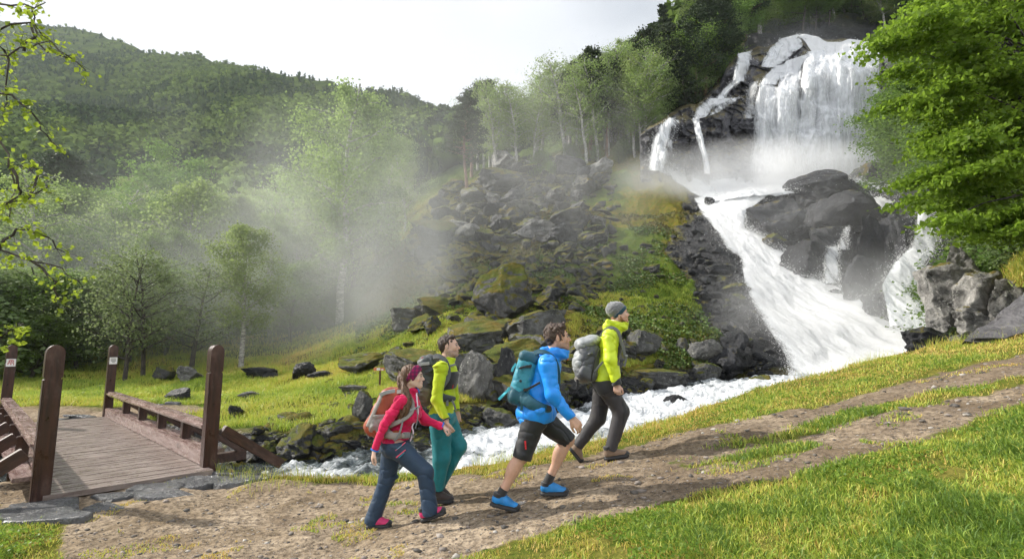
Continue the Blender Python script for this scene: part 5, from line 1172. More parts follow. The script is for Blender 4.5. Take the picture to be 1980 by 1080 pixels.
# ------------------------------------------------------------------ woman in pink
def woman():
    s = Fig(4.99, 765, 1021, 'young woman in a pink fleece and plum headband walking last in the line, holding hands', skinmat('skin_fair', (.66,.44,.34)), .0055); p = s.p
    s.hs = .93; hc = p(798.5, 727.5); f = (np.cos(.06), 0, .05); up = nrm((.10, 0, 1))
    neck = p(790, 756); sn = p(775, 775, -.155); sf = p(795, 771, .155); ch = p(787, 790); wa = p(775, 826); hi = p(765, 856)
    eln = p(745, 818, -.20); wrn = p(724.5, 869, -.20); elf = p(821, 812, .20); wrf = p(856, 823, .22)
    hn = p(768, 862, -.085); hf = p(760, 862, .085); kn = p(822, 912, -.10); kf = p(748, 926, .09); an = p(831, 983, -.11); af = p(722, 1000, .10)
    lo, hi_ = s.bb([hc, neck, sn, sf, eln, wrn, elf, wrf, hi, kn, kf, an, af, p(868, 836, .22), p(866, 1000), p(712, 1015, .1), p(719, 896, -.2)], .14)
    G = SDF(lo, hi_, s.h); s.head(G, hc, f, up); G.cap(s.W_(-.018, 0, -.055), neck, .050, .050, .02)
    torso(G, neck, sn, sf, ch, wa, hi, .86, -.012, fem=True)
    for a, b, c, hd, dn in ((sn, eln, wrn, p(719, 892, -.205), (1, .3, .1)), (sf, elf, wrf, p(869, 832, .22), (.1, -.9, -.4))):
        G.cap(a, b, .038, .031, .03); G.cap(b, c, .031, .022, .02)
    s.hand(G, wrn, p(718, 893, -.205)-wrn, (.9, .3, .1), .45, .90, thumb=1); s.hand(G, wrf, p(868, 831, .20)-wrf, (-.2, -.1, -1), .95, .90, thumb=-1)
    for a, b, c in ((hn, kn, an), (hf, kf, af)): G.cap(a, b, .075, .048, .03); G.cap(b, c, .046, .033, .02)
    root = s.finish_body(G); s.root = root
    # fleece
    M_pink = cloth('pink_fleece', (.66,.006,.085), .85, 220, .12); M_blue = plain('blue_trim', (.02,.16,.62), .6); M_zipw = plain('pale_zip', (.75,.62,.72), .5)
    lo2, hi2 = s.bb([neck, sn, sf, eln, wrn, elf, wrf, hi], .17); G = SDF(lo2, hi2, s.h)
    torso(G, neck, sn, sf, ch, wa, hi, .90, .010, bust=.95, fem=True)
    for a, b, c in ((sn, eln, wrn), (sf, elf, wrf)): G.cap(a, b, .053, .044, .035); G.cap(b, c, .044, .033, .02)
    # collar
    col = p(799, 750); G.cap(neck, s.W_(-.004, 0, -.125), .064, .060, .025)
    G.wrinkle(.0075, (8, 8, 13), 5, 3)
    G.plane(p(770, 863), (.10, 0, -1.)); 
    for w_, e_, hd in ((wrn, eln, None), (wrf, elf, None)): d = nrm(w_-e_); G.ell(w_+d*.052, (.05, .05, .05), .004, 's')
    G.plane(s.W_(0, 0, -.105), nrm((.30, 0, 1)))
    G.mesh('fleece_jacket', M_pink, root)
    for w_, e_ in ((wrn, eln), (wrf, elf)):
        d = nrm(w_-e_); V, F = [], []; tube(V, F, [Vector(w_-d*.008), Vector(w_-d*.002), Vector(w_+d*.006)], [.0375, .0385, .0370], 20); mesh('cuff', V, F, M_blue, root, smooth=True)
    # zip on the near front edge of the chest
    zp = catmull([p(805, 756, -.02), p(806.5, 775, -.055), p(808, 790, -.06), p(808, 800, -.06), p(802, 812, -.07), p(797, 824, -.075), p(799, 836, -.07), p(793, 852, -.065)], 5)
    s.strap('zip', zp, .0065, .004, M_zipw, root, (.55, -.8, 0))
    V, F = [], []; tube(V, F, [Vector(p(804, 748, -.05)), Vector(p(809, 753, -.02)), Vector(p(811, 760, 0))], [.006, .007, .004], 6); mesh('collar_trim', V, F, M_blue, root, smooth=True)
    # trousers
    M_navy = cloth('navy_softshell', (.016,.042,.085), .6, 120, .04)
    lo3, hi3 = s.bb([hi, kn, kf, an, af, hn, hf], .16); G = SDF(lo3, hi3, s.h)
    G.ell(hi, (.135, .172, .115), .03); G.ell(p(757, 864, -.04), (.10, .12, .085), .04)
    for a, b, c, sg in ((hn, kn, an, 1), (hf, kf, af, -1)):
        G.cap(a, b, .108, .074, .045); G.cap(b, c, .072, .073, .035); G.cap(c, c+nrm(c-b)*.04, .070, .072, .02)
    G.wrinkle(.006, (7, 7, 9), 9, 3); G.plane(p(772, 850), (-.08, 0, 1.)); 
    G.ell(an+nrm(an-kn)*.125, (.10, .10, .095), .004, 's'); G.ell(af+nrm(af-kf)*.125, (.10, .10, .090), .004, 's')
    tr_ = G.mesh('trousers', M_navy, root)
    M_cz = plain('coral_zip', (.75,.10,.16), .5); M_tz = plain('teal_trim', (.03,.35,.50), .5)
    s.strap('pocket_zip', [p(765, 870, -.185), p(775, 862, -.187), p(784, 868-14, -.185)], .004, .004, M_cz, tr_, (0, -1, 0)); s.strap('pocket_zip', [p(767, 868, -.189), p(777, 860, -.189)], .003, .004, M_tz, tr_, (0, -1, 0))
    s.strap('pocket_zip', [p(766, 884, -.192), p(784, 869, -.190)], .005, .004, M_cz, tr_, (0, -1, 0)); s.strap('pocket_zip', [p(771, 884, -.195), p(782, 874, -.193)], .003, .004, M_tz, tr_, (0, -1, 0))
    M_sh = plain('pink_boot', (.55,.03,.14), .6, var=.2)
    s.shoe(p(818, 1008, -.10), p(863, 992, -.10), nrm((-.3, 0, 1)), (M_sh, M_sole, plain('orange_lace', (.8,.12,.03), .6))); s.shoe(p(711, 1021, .09), p(757, 1018.5, .09), (0, 0, 1), (M_sh, M_sole, M_blk))
    # hair with ponytail
    M_hair = hairmat('brown_hair', (.045,.022,.012), (.20,.105,.055)); W_ = s.W_
    lo4, hi4 = s.bb([hc, p(770, 815, -.1), p(765, 730)], .15); G = SDF(lo4, hi4, .005)
    G.ell(W_(-.030, 0, .036), np.array([.104, .084, .092])*.95, .01, rot=s.hR); G.ell(W_(-.06, 0, -.01), (.062, .074, .075), .02, rot=s.hR); G.cap(W_(.02, -.066, .03), W_(-.02, -.078, -.035), .018, .014, .02)
    G.ell(W_(.10, 0, -.04), (.085, .12, .105), .006, 's', rot=s.hR); G.ell(W_(.02, -.09, -.075), (.05, .05, .045), .006, 's', rot=s.hR)
    pt = catmull([p(781, 722, -.0), p(775, 728, -.02), p(776, 742, -.06), p(783, 757, -.10), p(788, 773, -.135), p(785, 790, -.15), p(777, 804, -.155), p(770, 815, -.15)], 3)
    rad = list(np.interp(np.linspace(0, 1, len(pt)), [0, .08, .2, .45, .7, .9, 1], [.020, .022, .034, .042, .038, .026, .008])); G.chain(pt, rad, .012)
    G.wrinkle(.010, (34, 34, 5), 12, 3); G.mesh('hair', M_hair, root)
    V, F = [], []; tube(V, F, [Vector(p(778.5, 723, -.01)), Vector(p(775.5, 727.5, -.02))], [.026, .026], 12); mesh('hair_tie', V, F, M_blk, root, smooth=True)
    # headband
    t = NT('plum_plaid', .9); q = t.pos(); w1 = t.n('TexWave', {'Vector': q, 'Scale': 9.}, bands_direction='X').outputs[0]; w2 = t.n('TexWave', {'Vector': q, 'Scale': 9.}, bands_direction='Z').outputs[0]
    t.base(t.mix(t.math('MULTIPLY', t.rng(w1, .45, .6), .6), t.mix(t.math('MULTIPLY', t.rng(w2, .5, .62), .6), (.30,.010,.085), (.06,.012,.05)), (.05,.015,.05)))
    G = SDF(*s.bb([hc], .16), .004); G.ell(W_(-.012, 0, .034), np.array([.108, .090, .095])*.93+.006, .0, rot=s.hR); G.ell(W_(-.014, 0, .02), np.array([.104, .092, .088])*.93, .012, rot=s.hR)
    nb = nrm(s.hR[0]*.80+s.hR[2]*-.55); G.plane(W_(.050, 0, .004), nb); G.plane(W_(-.040, 0, .012), -nb); G.plane(W_(.05, 0, .115), s.hR[2])
    G.mesh('headband', t.m, root)
    return s
FW = woman()
def man_green():
    s = Fig(5.58, 858, 975, 'dark haired man in lime fleece and teal trousers holding the woman\'s hand', skinmat('skin_mid', (.60,.38,.28), brow=(.30,.20,.16)), .006); p = s.p
    s.hs = .98; hc = p(868.5, 668.5); f = (1, -.10, .10); up = nrm((-.08, 0, 1))
    neck = p(864, 700); sn = p(853, 712, -.195); sf = p(869, 710, .18); ch = p(861, 728); wa = p(857, 768); hi = p(853, 806)
    eln = p(844, 772, -.26); wrn = p(863, 812, -.34); elf = p(878, 765, .22); wrf = p(883, 794, .16)
    hn = p(852, 815, -.09); hf = p(862, 812, .09); kn = p(854, 884, -.09); kf = p(886, 862, .10); an = p(846, 940, -.06); af = p(850, 936, .14)
    lo, hi_ = s.bb([hc, neck, sn, sf, eln, wrn, elf, wrf, hi, kn, kf, an, af, p(868, 838, -.34), p(876, 960)], .14)
    G = SDF(lo, hi_, s.h); s.head(G, hc, f, up); G.cap(s.W_(-.015, 0, -.05), neck, .060, .060, .02)
    torso(G, neck, sn, sf, ch, wa, hi, .98, -.012)
    for a, b, c in ((sn, eln, wrn), (sf, elf, wrf)): G.cap(a, b, .048, .038, .03); G.cap(b, c, .038, .027, .02)
    s.hand(G, wrn, p(868, 834, -.34)-wrn, (.9, .35, 0), .75, 1., thumb=1); s.hand(G, wrf, p(884, 806, .16)-wrf, (.3, -.9, 0), .5, 1.)
    for a, b, c in ((hn, kn, an), (hf, kf, af)): G.cap(a, b, .085, .055, .03); G.cap(b, c, .054, .037, .02)
    root = s.finish_body(G); s.root = root
    M_lime = cloth('lime_fleece', (.46,.58,.012), .9, 220, .12)
    G = SDF(*s.bb([neck, sn, sf, eln, wrn, elf, wrf, hi], .17), s.h); torso(G, neck, sn, sf, ch, wa, hi, 1.0, .016)
    for a, b, c in ((sn, eln, wrn), (sf, elf, wrf)): G.cap(a, b, .066, .056, .035); G.cap(b, c, .056, .042, .02)
    G.cap(neck, s.W_(-.004, 0, -.13), .070, .066, .02); G.wrinkle(.009, (7, 7, 12), 15, 3); G.plane(p(850, 800), (.0, 0, -1.)); G.plane(s.W_(0, 0, -.118), nrm((.25, 0, 1)))
    for w_, e_ in ((wrn, eln), (wrf, elf)): d = nrm(w_-e_); G.ell(w_+d*.06, (.058, .058, .058), .004, 's')
    j = G.mesh('fleece_jacket', M_lime, root)
    for w_, e_ in ((wrn, eln), (wrf, elf)):
        d = nrm(w_-e_); V, F = [], []; tube(V, F, [Vector(w_-d*.008), Vector(w_+d*.004)], [.046, .0455], 20); mesh('cuff', V, F, M_blk, root, smooth=True)
    V, F = [], []; tube(V, F, [Vector(p(824, 799, -.2)), Vector(p(832, 800, -.22)), Vector(p(852, 800, -.21)), Vector(p(866, 799, -.18))], [.004]*4, 5)
    # black chest panel
    G = SDF(*s.bb([neck, sn, sf, hi], .17), s.h); torso(G, neck, sn, sf, ch, wa, hi, 1.0, .0225); G.wrinkle(.004, (7, 7, 12), 15, 3)
    G.plane(p(870, 717), (0, 0, 1)); G.plane(p(870, 751), (.1, 0, -1)); G.plane(p(865, 733), (-1, 0, .45)); G.mesh('chest_panel', M_blk, j)
    s.strap('zip', [p(875, 717, -.10), p(877, 735, -.10), p(875, 750, -.10)], .004, .004, plain('red_zip', (.45,.03,.03), .5), j, (.7, -.7, 0))
    M_teal = cloth('teal_trousers', (.006,.19,.22), .55, 120, .04)
    G = SDF(*s.bb([hi, kn, kf, an, af, hn, hf], .17), s.h); G.ell(hi, (.145, .180, .11), .03)
    for a, b, c in ((hn, kn, an), (hf, kf, af)): G.cap(a, b, .120, .090, .05); G.cap(b, c, .088, .066, .035)
    G.wrinkle(.009, (7, 7, 9), 19, 3); G.plane(p(852, 795), (0, 0, 1.)); G.ell(an+nrm(an-kn)*.105, (.10, .10, .085), .004, 's'); G.ell(af+nrm(af-kf)*.105, (.10, .10, .085), .004, 's')
    G.mesh('trousers', M_teal, root)
    M_b = cloth('brown_boot', (.035,.024,.020), .7); lc = plain('rust_lace', (.35,.08,.03), .6)
    s.shoe(p(838, 972, -.05), p(876, 971, -.05), (0, 0, 1), (M_b, M_sole, lc), high=.14); s.shoe(p(842, 962, .14), p(874, 969, .14), (.25, 0, 1), (M_b, M_sole, lc), high=.14)
    M_h = hairmat('dark_brown_hair', (.020,.011,.007), (.07,.04,.025)); W_ = s.W_; G = SDF(*s.bb([hc], .17), .005)
    G.ell(W_(-.024, 0, .040), np.array([.104, .083, .088])*.98, .01, rot=s.hR); G.ell(W_(-.055, 0, -.005), (.062, .072, .070), .02, rot=s.hR); G.cap(W_(.045, -.03, .092), W_(.045, .03, .092), .026, k=.02)
    G.ell(W_(.108, 0, -.035), (.085, .12, .115), .006, 's', rot=s.hR)
    for q in (-1, 1): G.ell(W_(.0, .085*q, -.045), (.045, .04, .055), .006, 's', rot=s.hR); G.cap(W_(.012, .075*q, .01), W_(.006, .077*q, -.02), .009, k=.01)
    G.wrinkle(.006, (40, 40, 22), 21, 3); G.mesh('hair', M_h, root); return s
FG = man_green()
def man_blue():
    s = Fig(4.79, 1030, 990, 'curly haired man in a bright blue jacket and black shorts striding third in the line', skinmat('skin_tan', (.56,.33,.235), brow=(.30,.19,.15)), .0055); p = s.p
    s.hs = 1.0; hc = p(1079, 652.5); f = (1, 0, .12); up = nrm((-.10, 0, 1))
    neck = p(1066, 684); sn = p(1058, 702, -.19); sf = p(1068, 700, .18); ch = p(1054, 722); wa = p(1044, 760); hi = p(1038, 798)
    eln = p(1069, 762, -.23); wrn = p(1104, 806, -.24); elf = p(1040, 760, .24); wrf = p(1040, 800, .26)
    hn = p(1033, 812, -.09); hf = p(1047, 808, .09); kn = p(1010, 880, -.10); kf = p(1097, 850, .11); an = p(970, 953, -.10); af = p(1062, 925, .11)
    lo, hi_ = s.bb([hc, neck, sn, sf, eln, wrn, elf, wrf, hi, kn, kf, an, af, p(1118, 826, -.24), p(1100, 950), p(955, 970, -.1)], .14)
    G = SDF(lo, hi_, s.h); s.head(G, hc, f, up); G.cap(s.W_(-.015, 0, -.05), neck, .062, .062, .02); torso(G, neck, sn, sf, ch, wa, hi, .98, -.012)
    for a, b, c in ((sn, eln, wrn), (sf, elf, wrf)): G.cap(a, b, .050, .040, .03); G.cap(b, c, .040, .027, .02)
    s.hand(G, wrn, p(1117, 821, -.245)-wrn, (-.3, .9, -.3), .45, 1.05, thumb=-1); s.hand(G, wrf, p(1040, 818, .26)-wrf, (.9, -.2, 0), .4)
    for a, b, c in ((hn, kn, an), (hf, kf, af)):
        d = nrm(c-b); bk = nrm(np.cross(d, (0, 1, 0))); bk = bk if bk[0] < 0 else -bk
        G.cap(a, b, .086, .058, .03); G.ell(b+np.array([.012, 0, .0]), (.055, .050, .060), .02); G.cap(b, c, .052, .036, .02); G.ell(b*.68+c*.32+bk*.018, (.056, .052, .115), .03, rot=frame(bk*-1, -d)); G.cap(c, c+d*.05, .036, .040, .01)
    root = s.finish_body(G); s.root = root
    M_bl = cloth('blue_shell', (.008,.27,.86), .38, 90, .05)
    G = SDF(*s.bb([neck, sn, sf, eln, wrn, elf, wrf, hi, p(1005, 815), p(1067, 815)], .16), s.h); torso(G, neck, sn, sf, ch, wa, hi, 1.0, .022)
    G.ell(p(1035, 797), (.178, .205, .15), .06)
    for a, b, c in ((sn, eln, wrn), (sf, elf, wrf)): G.cap(a, b, .078, .066, .04); G.cap(b, c, .066, .046, .03)
    # hood lying on the shoulders and tall collar
    G.cap(neck, s.W_(.012, 0, -.125), .082, .078, .03); G.cap(p(1050, 680, -.08), p(1050, 678, .08), .038, k=.03); G.cap(p(1052, 678, -.07), p(1090, 687, -.06), .030, .020, .02); G.cap(p(1052, 678, .07), p(1090, 687, .06), .030, .020, .02); G.ell(p(1092, 690, 0), (.035, .07, .02), .02)
    G.wrinkle(.0085, (7, 7, 9), 25, 3); G.plane(p(1035, 816), (.10, 0, -1.)); G.ell(s.W_(.018, 0, -.06), (.090, .078, .095), .006, 's', rot=s.hR)
    for w_, e_ in ((wrn, eln), (wrf, elf)): d = nrm(w_-e_); G.ell(w_+d*.062, (.062, .062, .060), .004, 's')
    j = G.mesh('shell_jacket', M_bl, root); V, F = [], []; tube(V, F, [Vector(p(1097, 690, -.03)), Vector(p(1098, 696, -.03))], [.004, .005], 5); mesh('toggle', V, F, plain('orange_toggle', (.8,.15,.02), .5), j)
    M_sho = cloth('black_shorts', (.013,.014,.018), .6, 120, .1); G = SDF(*s.bb([hi, kn, kf, hn, hf], .16), s.h); G.ell(hi, (.14, .175, .11), .03)
    for a, b, t_ in ((hn, kn, .93), (hf, kf, .90)): c = a*(1-t_)+b*t_; G.cap(a, c+nrm(b-a)*.03, .112, .082, .05)
    G.wrinkle(.010, (6, 6, 11), 29, 3); G.plane(p(1037, 795), (0, 0, 1.)); d = nrm(kn-hn)
    for a, b in ((hn, kn), (hf, kf)): d = nrm(b-a); G.ell(a*.0+b+d*.085, (.105, .105, .088), .004, 's')
    so = G.mesh('shorts', M_sho, root)
    V, F = [], []
    for i in range(5): q0 = p(1015.5+.3*i, 853+3.4*i, -.195); addbox(V, F, q0, .007, .004, .0055+.002*(i % 2), Vector((1,0,0)), Vector((0,1,0)), Vector((0,0,1)))
    mesh('shorts_mark', V, F, plain('red_print', (.6,.02,.03), .6), so)
    for b, c in ((kn, an), (kf, af)):
        d = nrm(c-b); V, F = [], []; pts = [c-d*.045, c-d*.02, c+d*.02, c+d*.06]; tube(V, F, [Vector(q) for q in pts], [.0415, .0425, .0435, .047], 18); mesh('sock', V, F, M_blk, root, smooth=True)
    M_sb = plain('blue_boot', (.012,.20,.52), .5, var=.25); lc = plain('cyan_lace', (.05,.40,.62), .6)
    for hl, to, u in ((p(950, 977, -.10), p(1004, 990, -.10), (.15, 0, 1)), (p(1047, 957, .11), p(1100, 957, .11), (0, 0, 1))):
        o = s.shoe(hl, to, u, (M_sb, M_sole, lc), high=.105)
    M_h = hairmat('curly_hair', (.025,.014,.009), (.10,.055,.035)); W_ = s.W_; G = SDF(*s.bb([hc], .18), .005)
    G.ell(W_(-.022, 0, .048), np.array([.112, .088, .095]), .01, rot=s.hR); G.ell(W_(-.060, 0, -.002), (.066, .076, .082), .02, rot=s.hR); G.cap(W_(.050, -.035, .100), W_(.050, .035, .100), .032, k=.02)
    G.ell(W_(.112, 0, -.035), (.085, .12, .112), .006, 's', rot=s.hR)
    for q in (-1, 1): G.ell(W_(.0, .088*q, -.045), (.045, .04, .055), .006, 's', rot=s.hR); G.cap(W_(.016, .077*q, .012), W_(.010, .079*q, -.025), .010, k=.01)
    G.wrinkle(.016, (26, 26, 26), 31, 3); G.mesh('hair', M_h, root); return s
FB = man_blue()
def man_yellow():
    s = Fig(5.99, 1178, 888, 'man in a grey beanie and yellow green shell jacket leading the line up the path', skinmat('skin_pale', (.66,.42,.33), brow=(.42,.20,.10)), .0065); p = s.p
    s.hs = 1.0; hc = p(1196.5, 605.5); f = (1, -.05, .14); up = nrm((-.14, 0, 1)); s.browm = plain('ginger_brow', (.25,.12,.06), .8)
    neck = p(1187, 632); sn = p(1178, 650, -.19); sf = p(1188, 648, .19); ch = p(1180, 667); wa = p(1174, 702); hi = p(1170, 738)
    eln = p(1180, 696, -.25); wrn = p(1192, 740, -.27); elf = p(1186, 694, .24); wrf = p(1192, 735, .22)
    hn = p(1174, 750, -.10); hf = p(1166, 750, .10); kn = p(1201, 795, -.10); kf = p(1156, 808, .12); an = p(1182, 866, -.11); af = p(1119, 858, .16)
    lo, hi_ = s.bb([hc, neck, sn, sf, eln, wrn, elf, wrf, hi, kn, kf, an, af, p(1192, 768, -.27), p(1218, 880), p(1105, 880, .16)], .14)
    G = SDF(lo, hi_, s.h); s.head(G, hc, f, up); G.cap(s.W_(-.015, 0, -.05), neck, .062, .062, .02); torso(G, neck, sn, sf, ch, wa, hi, .98, -.012)
    for a, b, c in ((sn, eln, wrn), (sf, elf, wrf)): G.cap(a, b, .048, .038, .03); G.cap(b, c, .038, .027, .02)
    s.hand(G, wrn, p(1194, 764, -.27)-wrn, (.5, .8, 0), .8, 1.05, thumb=1); s.hand(G, wrf, p(1194, 760, .22)-wrf, (.3, -.8, 0), .6)
    for a, b, c in ((hn, kn, an), (hf, kf, af)): G.cap(a, b, .085, .055, .03); G.cap(b, c, .054, .037, .02)
    root = s.finish_body(G); s.root = root
    M_y = cloth('yellow_green_shell', (.58,.72,.02), .42, 90, .05)
    G = SDF(*s.bb([neck, sn, sf, eln, wrn, elf, wrf, hi, p(1150, 740), p(1200, 735)], .16), s.h); torso(G, neck, sn, sf, ch, wa, hi, 1.0, .020); G.ell(p(1173, 722), (.155, .19, .12), .06)
    for a, b, c in ((sn, eln, wrn), (sf, elf, wrf)): G.cap(a, b, .078, .068, .04); G.cap(b, c, .068, .052, .03)
    G.cap(neck, s.W_(.012, 0, -.13), .085, .080, .03); G.cap(p(1173, 632, -.07), p(1173, 630, .07), .048, k=.04); G.cap(p(1176, 622, -.07), p(1206, 633, -.055), .034, .026, .02); G.cap(p(1176, 622, .07), p(1206, 633, .055), .034, .026, .02); G.ell(p(1208, 636, 0), (.035, .07, .022), .02)
    G.wrinkle(.0085, (7, 7, 9), 35, 3); G.plane(p(1172, 736), (0, 0, -1.)); G.ell(s.W_(.018, 0, -.055), (.092, .080, .095), .006, 's', rot=s.hR)
    for w_, e_ in ((wrn, eln), (wrf, elf)): d = nrm(w_-e_); G.ell(w_+d*.066, (.066, .066, .062), .004, 's')
    j = G.mesh('shell_jacket', M_y, root)
    G = SDF(*s.bb([neck, sn, sf, hi, p(1150, 740), p(1200, 735)], .14), s.h); torso(G, neck, sn, sf, ch, wa, hi, 1.0, .0265); G.wrinkle(.004, (7, 7, 12), 35, 3); G.plane(p(1192, 660), (0, 0, 1)); G.plane(p(1192, 722), (0, 0, -1)); G.plane(p(1190, 690), (-1, 0, .05)); G.plane(p(1202, 690, 0), (1, 0, 0)); G.plane((0, -.02, 0), (0, 1, 0)); G.mesh('side_panel', M_blk, j)
    for w_, e_ in ((wrn, eln),):
        d = nrm(w_-e_); G = SDF(*s.bb([w_], .12), .005); G.cap(w_-d*.035, w_+d*.01, .0555, .053, 0); G.ell(w_+d*.066, (.066, .066, .060), .004, 's'); G.plane(w_-d*.03, -d-np.array([.5, 0, 0])); G.mesh('cuff', M_blk, root)
    M_gr = cloth('grey_trousers', (.040,.037,.040), .7, 120, .04); G = SDF(*s.bb([hi, kn, kf, an, af, hn, hf], .17), s.h); G.ell(hi, (.145, .180, .12), .03)
    for a, b, c in ((hn, kn, an), (hf, kf, af)): G.cap(a, b, .115, .088, .05); G.cap(b, c, .086, .068, .035)
    G.wrinkle(.0095, (7, 7, 9), 39, 3); G.plane(p(1170, 733), (0, 0, 1.)); G.ell(an+nrm(an-kn)*.105, (.10, .10, .085), .004, 's'); G.ell(af+nrm(af-kf)*.105, (.10, .10, .085), .004, 's')
    tr_ = G.mesh('trousers', M_gr, root)
    for a, b, c, nm in ((hn, kn, an, 1), (hf, kf, af, 2)):
        G = SDF(*s.bb([a, b, c], .14), s.h); G.cap(a*.55+b*.45, b, .102, .092, .05); G.cap(b, b*.65+c*.35, .090, .083, .02); G.wrinkle(.0085, (7, 7, 9), 39, 3); G.plane(b*.5+a*.5, nrm(a-b)); G.plane(b*.62+c*.38, nrm(c-b)); G.plane(b+np.array([-.005, 0, 0]), (-1, 0, 0)); G.mesh('knee_patch', M_blk, tr_)
    G = SDF(*s.bb([hi, hn, hf], .18), s.h); G.ell(hi, (.150, .186, .122), .03); G.cap(hn, hn*.6+kn*.4, .122, .108, .03); G.plane(p(1170, 733), (0, 0, 1)); G.plane(p(1170, 757), (.5, 0, -1)); G.mesh('seat_panel', M_blk, tr_)
    M_b = cloth('tan_boot', (.19,.125,.08), .8); s.shoe(p(1170, 889, -.11), p(1218, 882, -.11), (-.1, 0, 1), (M_b, M_sole, M_blk), high=.13); s.shoe(p(1101, 870, .16), p(1121, 895, .16), (.9, 0, .5), (M_b, M_sole, M_blk), high=.13)
    W_ = s.W_; M_bn = cloth('grey_knit', (.17,.175,.18), .95, 200, .5); t = cloth('teal_knit', (.008,.055,.085), .95, 200, .4)
    G = SDF(*s.bb([hc, W_(-.07, 0, .12)], .16), .005); G.ell(W_(-.020, 0, .046), (.112, .092, .098), .01, rot=s.hR); G.ell(W_(-.062, 0, .055), (.082, .080, .082), .03, rot=s.hR); nb = nrm(s.hR[0]*.62-s.hR[2]*.80); G.wrinkle(.004, (25, 25, 25), 41); G.plane(W_(.030, 0, .030), nb); b1 = G.mesh('beanie', M_bn, root)
    G = SDF(*s.bb([hc], .17), .005); G.ell(W_(-.014, 0, .036), (.114, .095, .100), .0, rot=s.hR); G.ell(W_(-.05, 0, .02), (.078, .090, .085), .03, rot=s.hR); G.plane(W_(.052, 0, .008), nb); G.plane(W_(.024, 0, .040), -nb); G.wrinkle(.002, (50, 50, 8), 42); G.mesh('beanie_brim', t, b1)
    G = SDF(*s.bb([hc], .16), .005); M_be = hairmat('ginger_hair', (.16,.065,.030), (.36,.17,.08))
    for q in (-1, 1): G.cap(W_(.000, .066*q, -.030), W_(.012, .060*q, -.080), .012, .014, .01); G.cap(W_(.012, .060*q, -.080), W_(.066, .020*q, -.112), .015, .015, .015)
    G.cap(W_(.076, -.012, -.108), W_(.076, .012, -.108), .0165, k=.01); G.ell(W_(-.055, 0, -.045), (.045, .066, .035), .01, rot=s.hR); G.wrinkle(.004, (40, 40, 40), 43); G.mesh('beard', M_be, root); return s
FY = man_yellow()
# ------------------------------------------------------------------ backpacks: things of their own, resting on the hikers' backs
def pack_root(s, name, px, py, lab, dy=0.):
    q = at(px, py, s.D+dy); return empty('backpack', q, lab, 'backpack')
def shift(s, r): return lambda px, py, dy=0.: np.array(at(px, py, s.D+dy)[:])-np.array(r.location)
def shoulder(s, q, r, pts, w, mat, nv=(0, -1, .3), th=.008, name='shoulder_strap'): return Fig.strap(s, name, catmull(pts, 5), w, th, mat, r, nv)
M_or = cloth('orange_nylon', (.25,.045,.016), .5, 90, .05, c2=(.36,.072,.024)); M_gn = cloth('grey_nylon', (.26,.235,.215), .55, 90, .1); M_dg = cloth('dark_nylon', (.035,.042,.045), .55, 90, .1); M_tq = cloth('turquoise_nylon', (.018,.22,.32), .5, 90, .1, c2=(.05,.36,.46)); M_tqd = cloth('deep_teal_nylon', (.008,.085,.125), .55, 90, .1); M_lg = cloth('light_grey_nylon', (.30,.315,.32), .5, 90, .1); M_mg = cloth('slate_nylon', (.085,.09,.10), .55, 90, .1); M_olive = cloth('olive_brown_nylon', (.10,.085,.065), .6)
def body_pack(r, q, c, ax_up, ax_f, hs, mat, name='pack_body', seed=1, wr=.008, rr=.07, taper=.0, extra=None, h=.007):
    R = frame(ax_f, ax_up); G = SDF(np.array(c)-np.linalg.norm(hs)-.08, np.array(c)+np.linalg.norm(hs)+.08, h); G.rbox(c, hs, rr, R, 0, taper=taper)
    if extra: extra(G)
    G.wrinkle(wr, (9, 9, 12), seed, 3); return G.mesh(name, mat, r), R
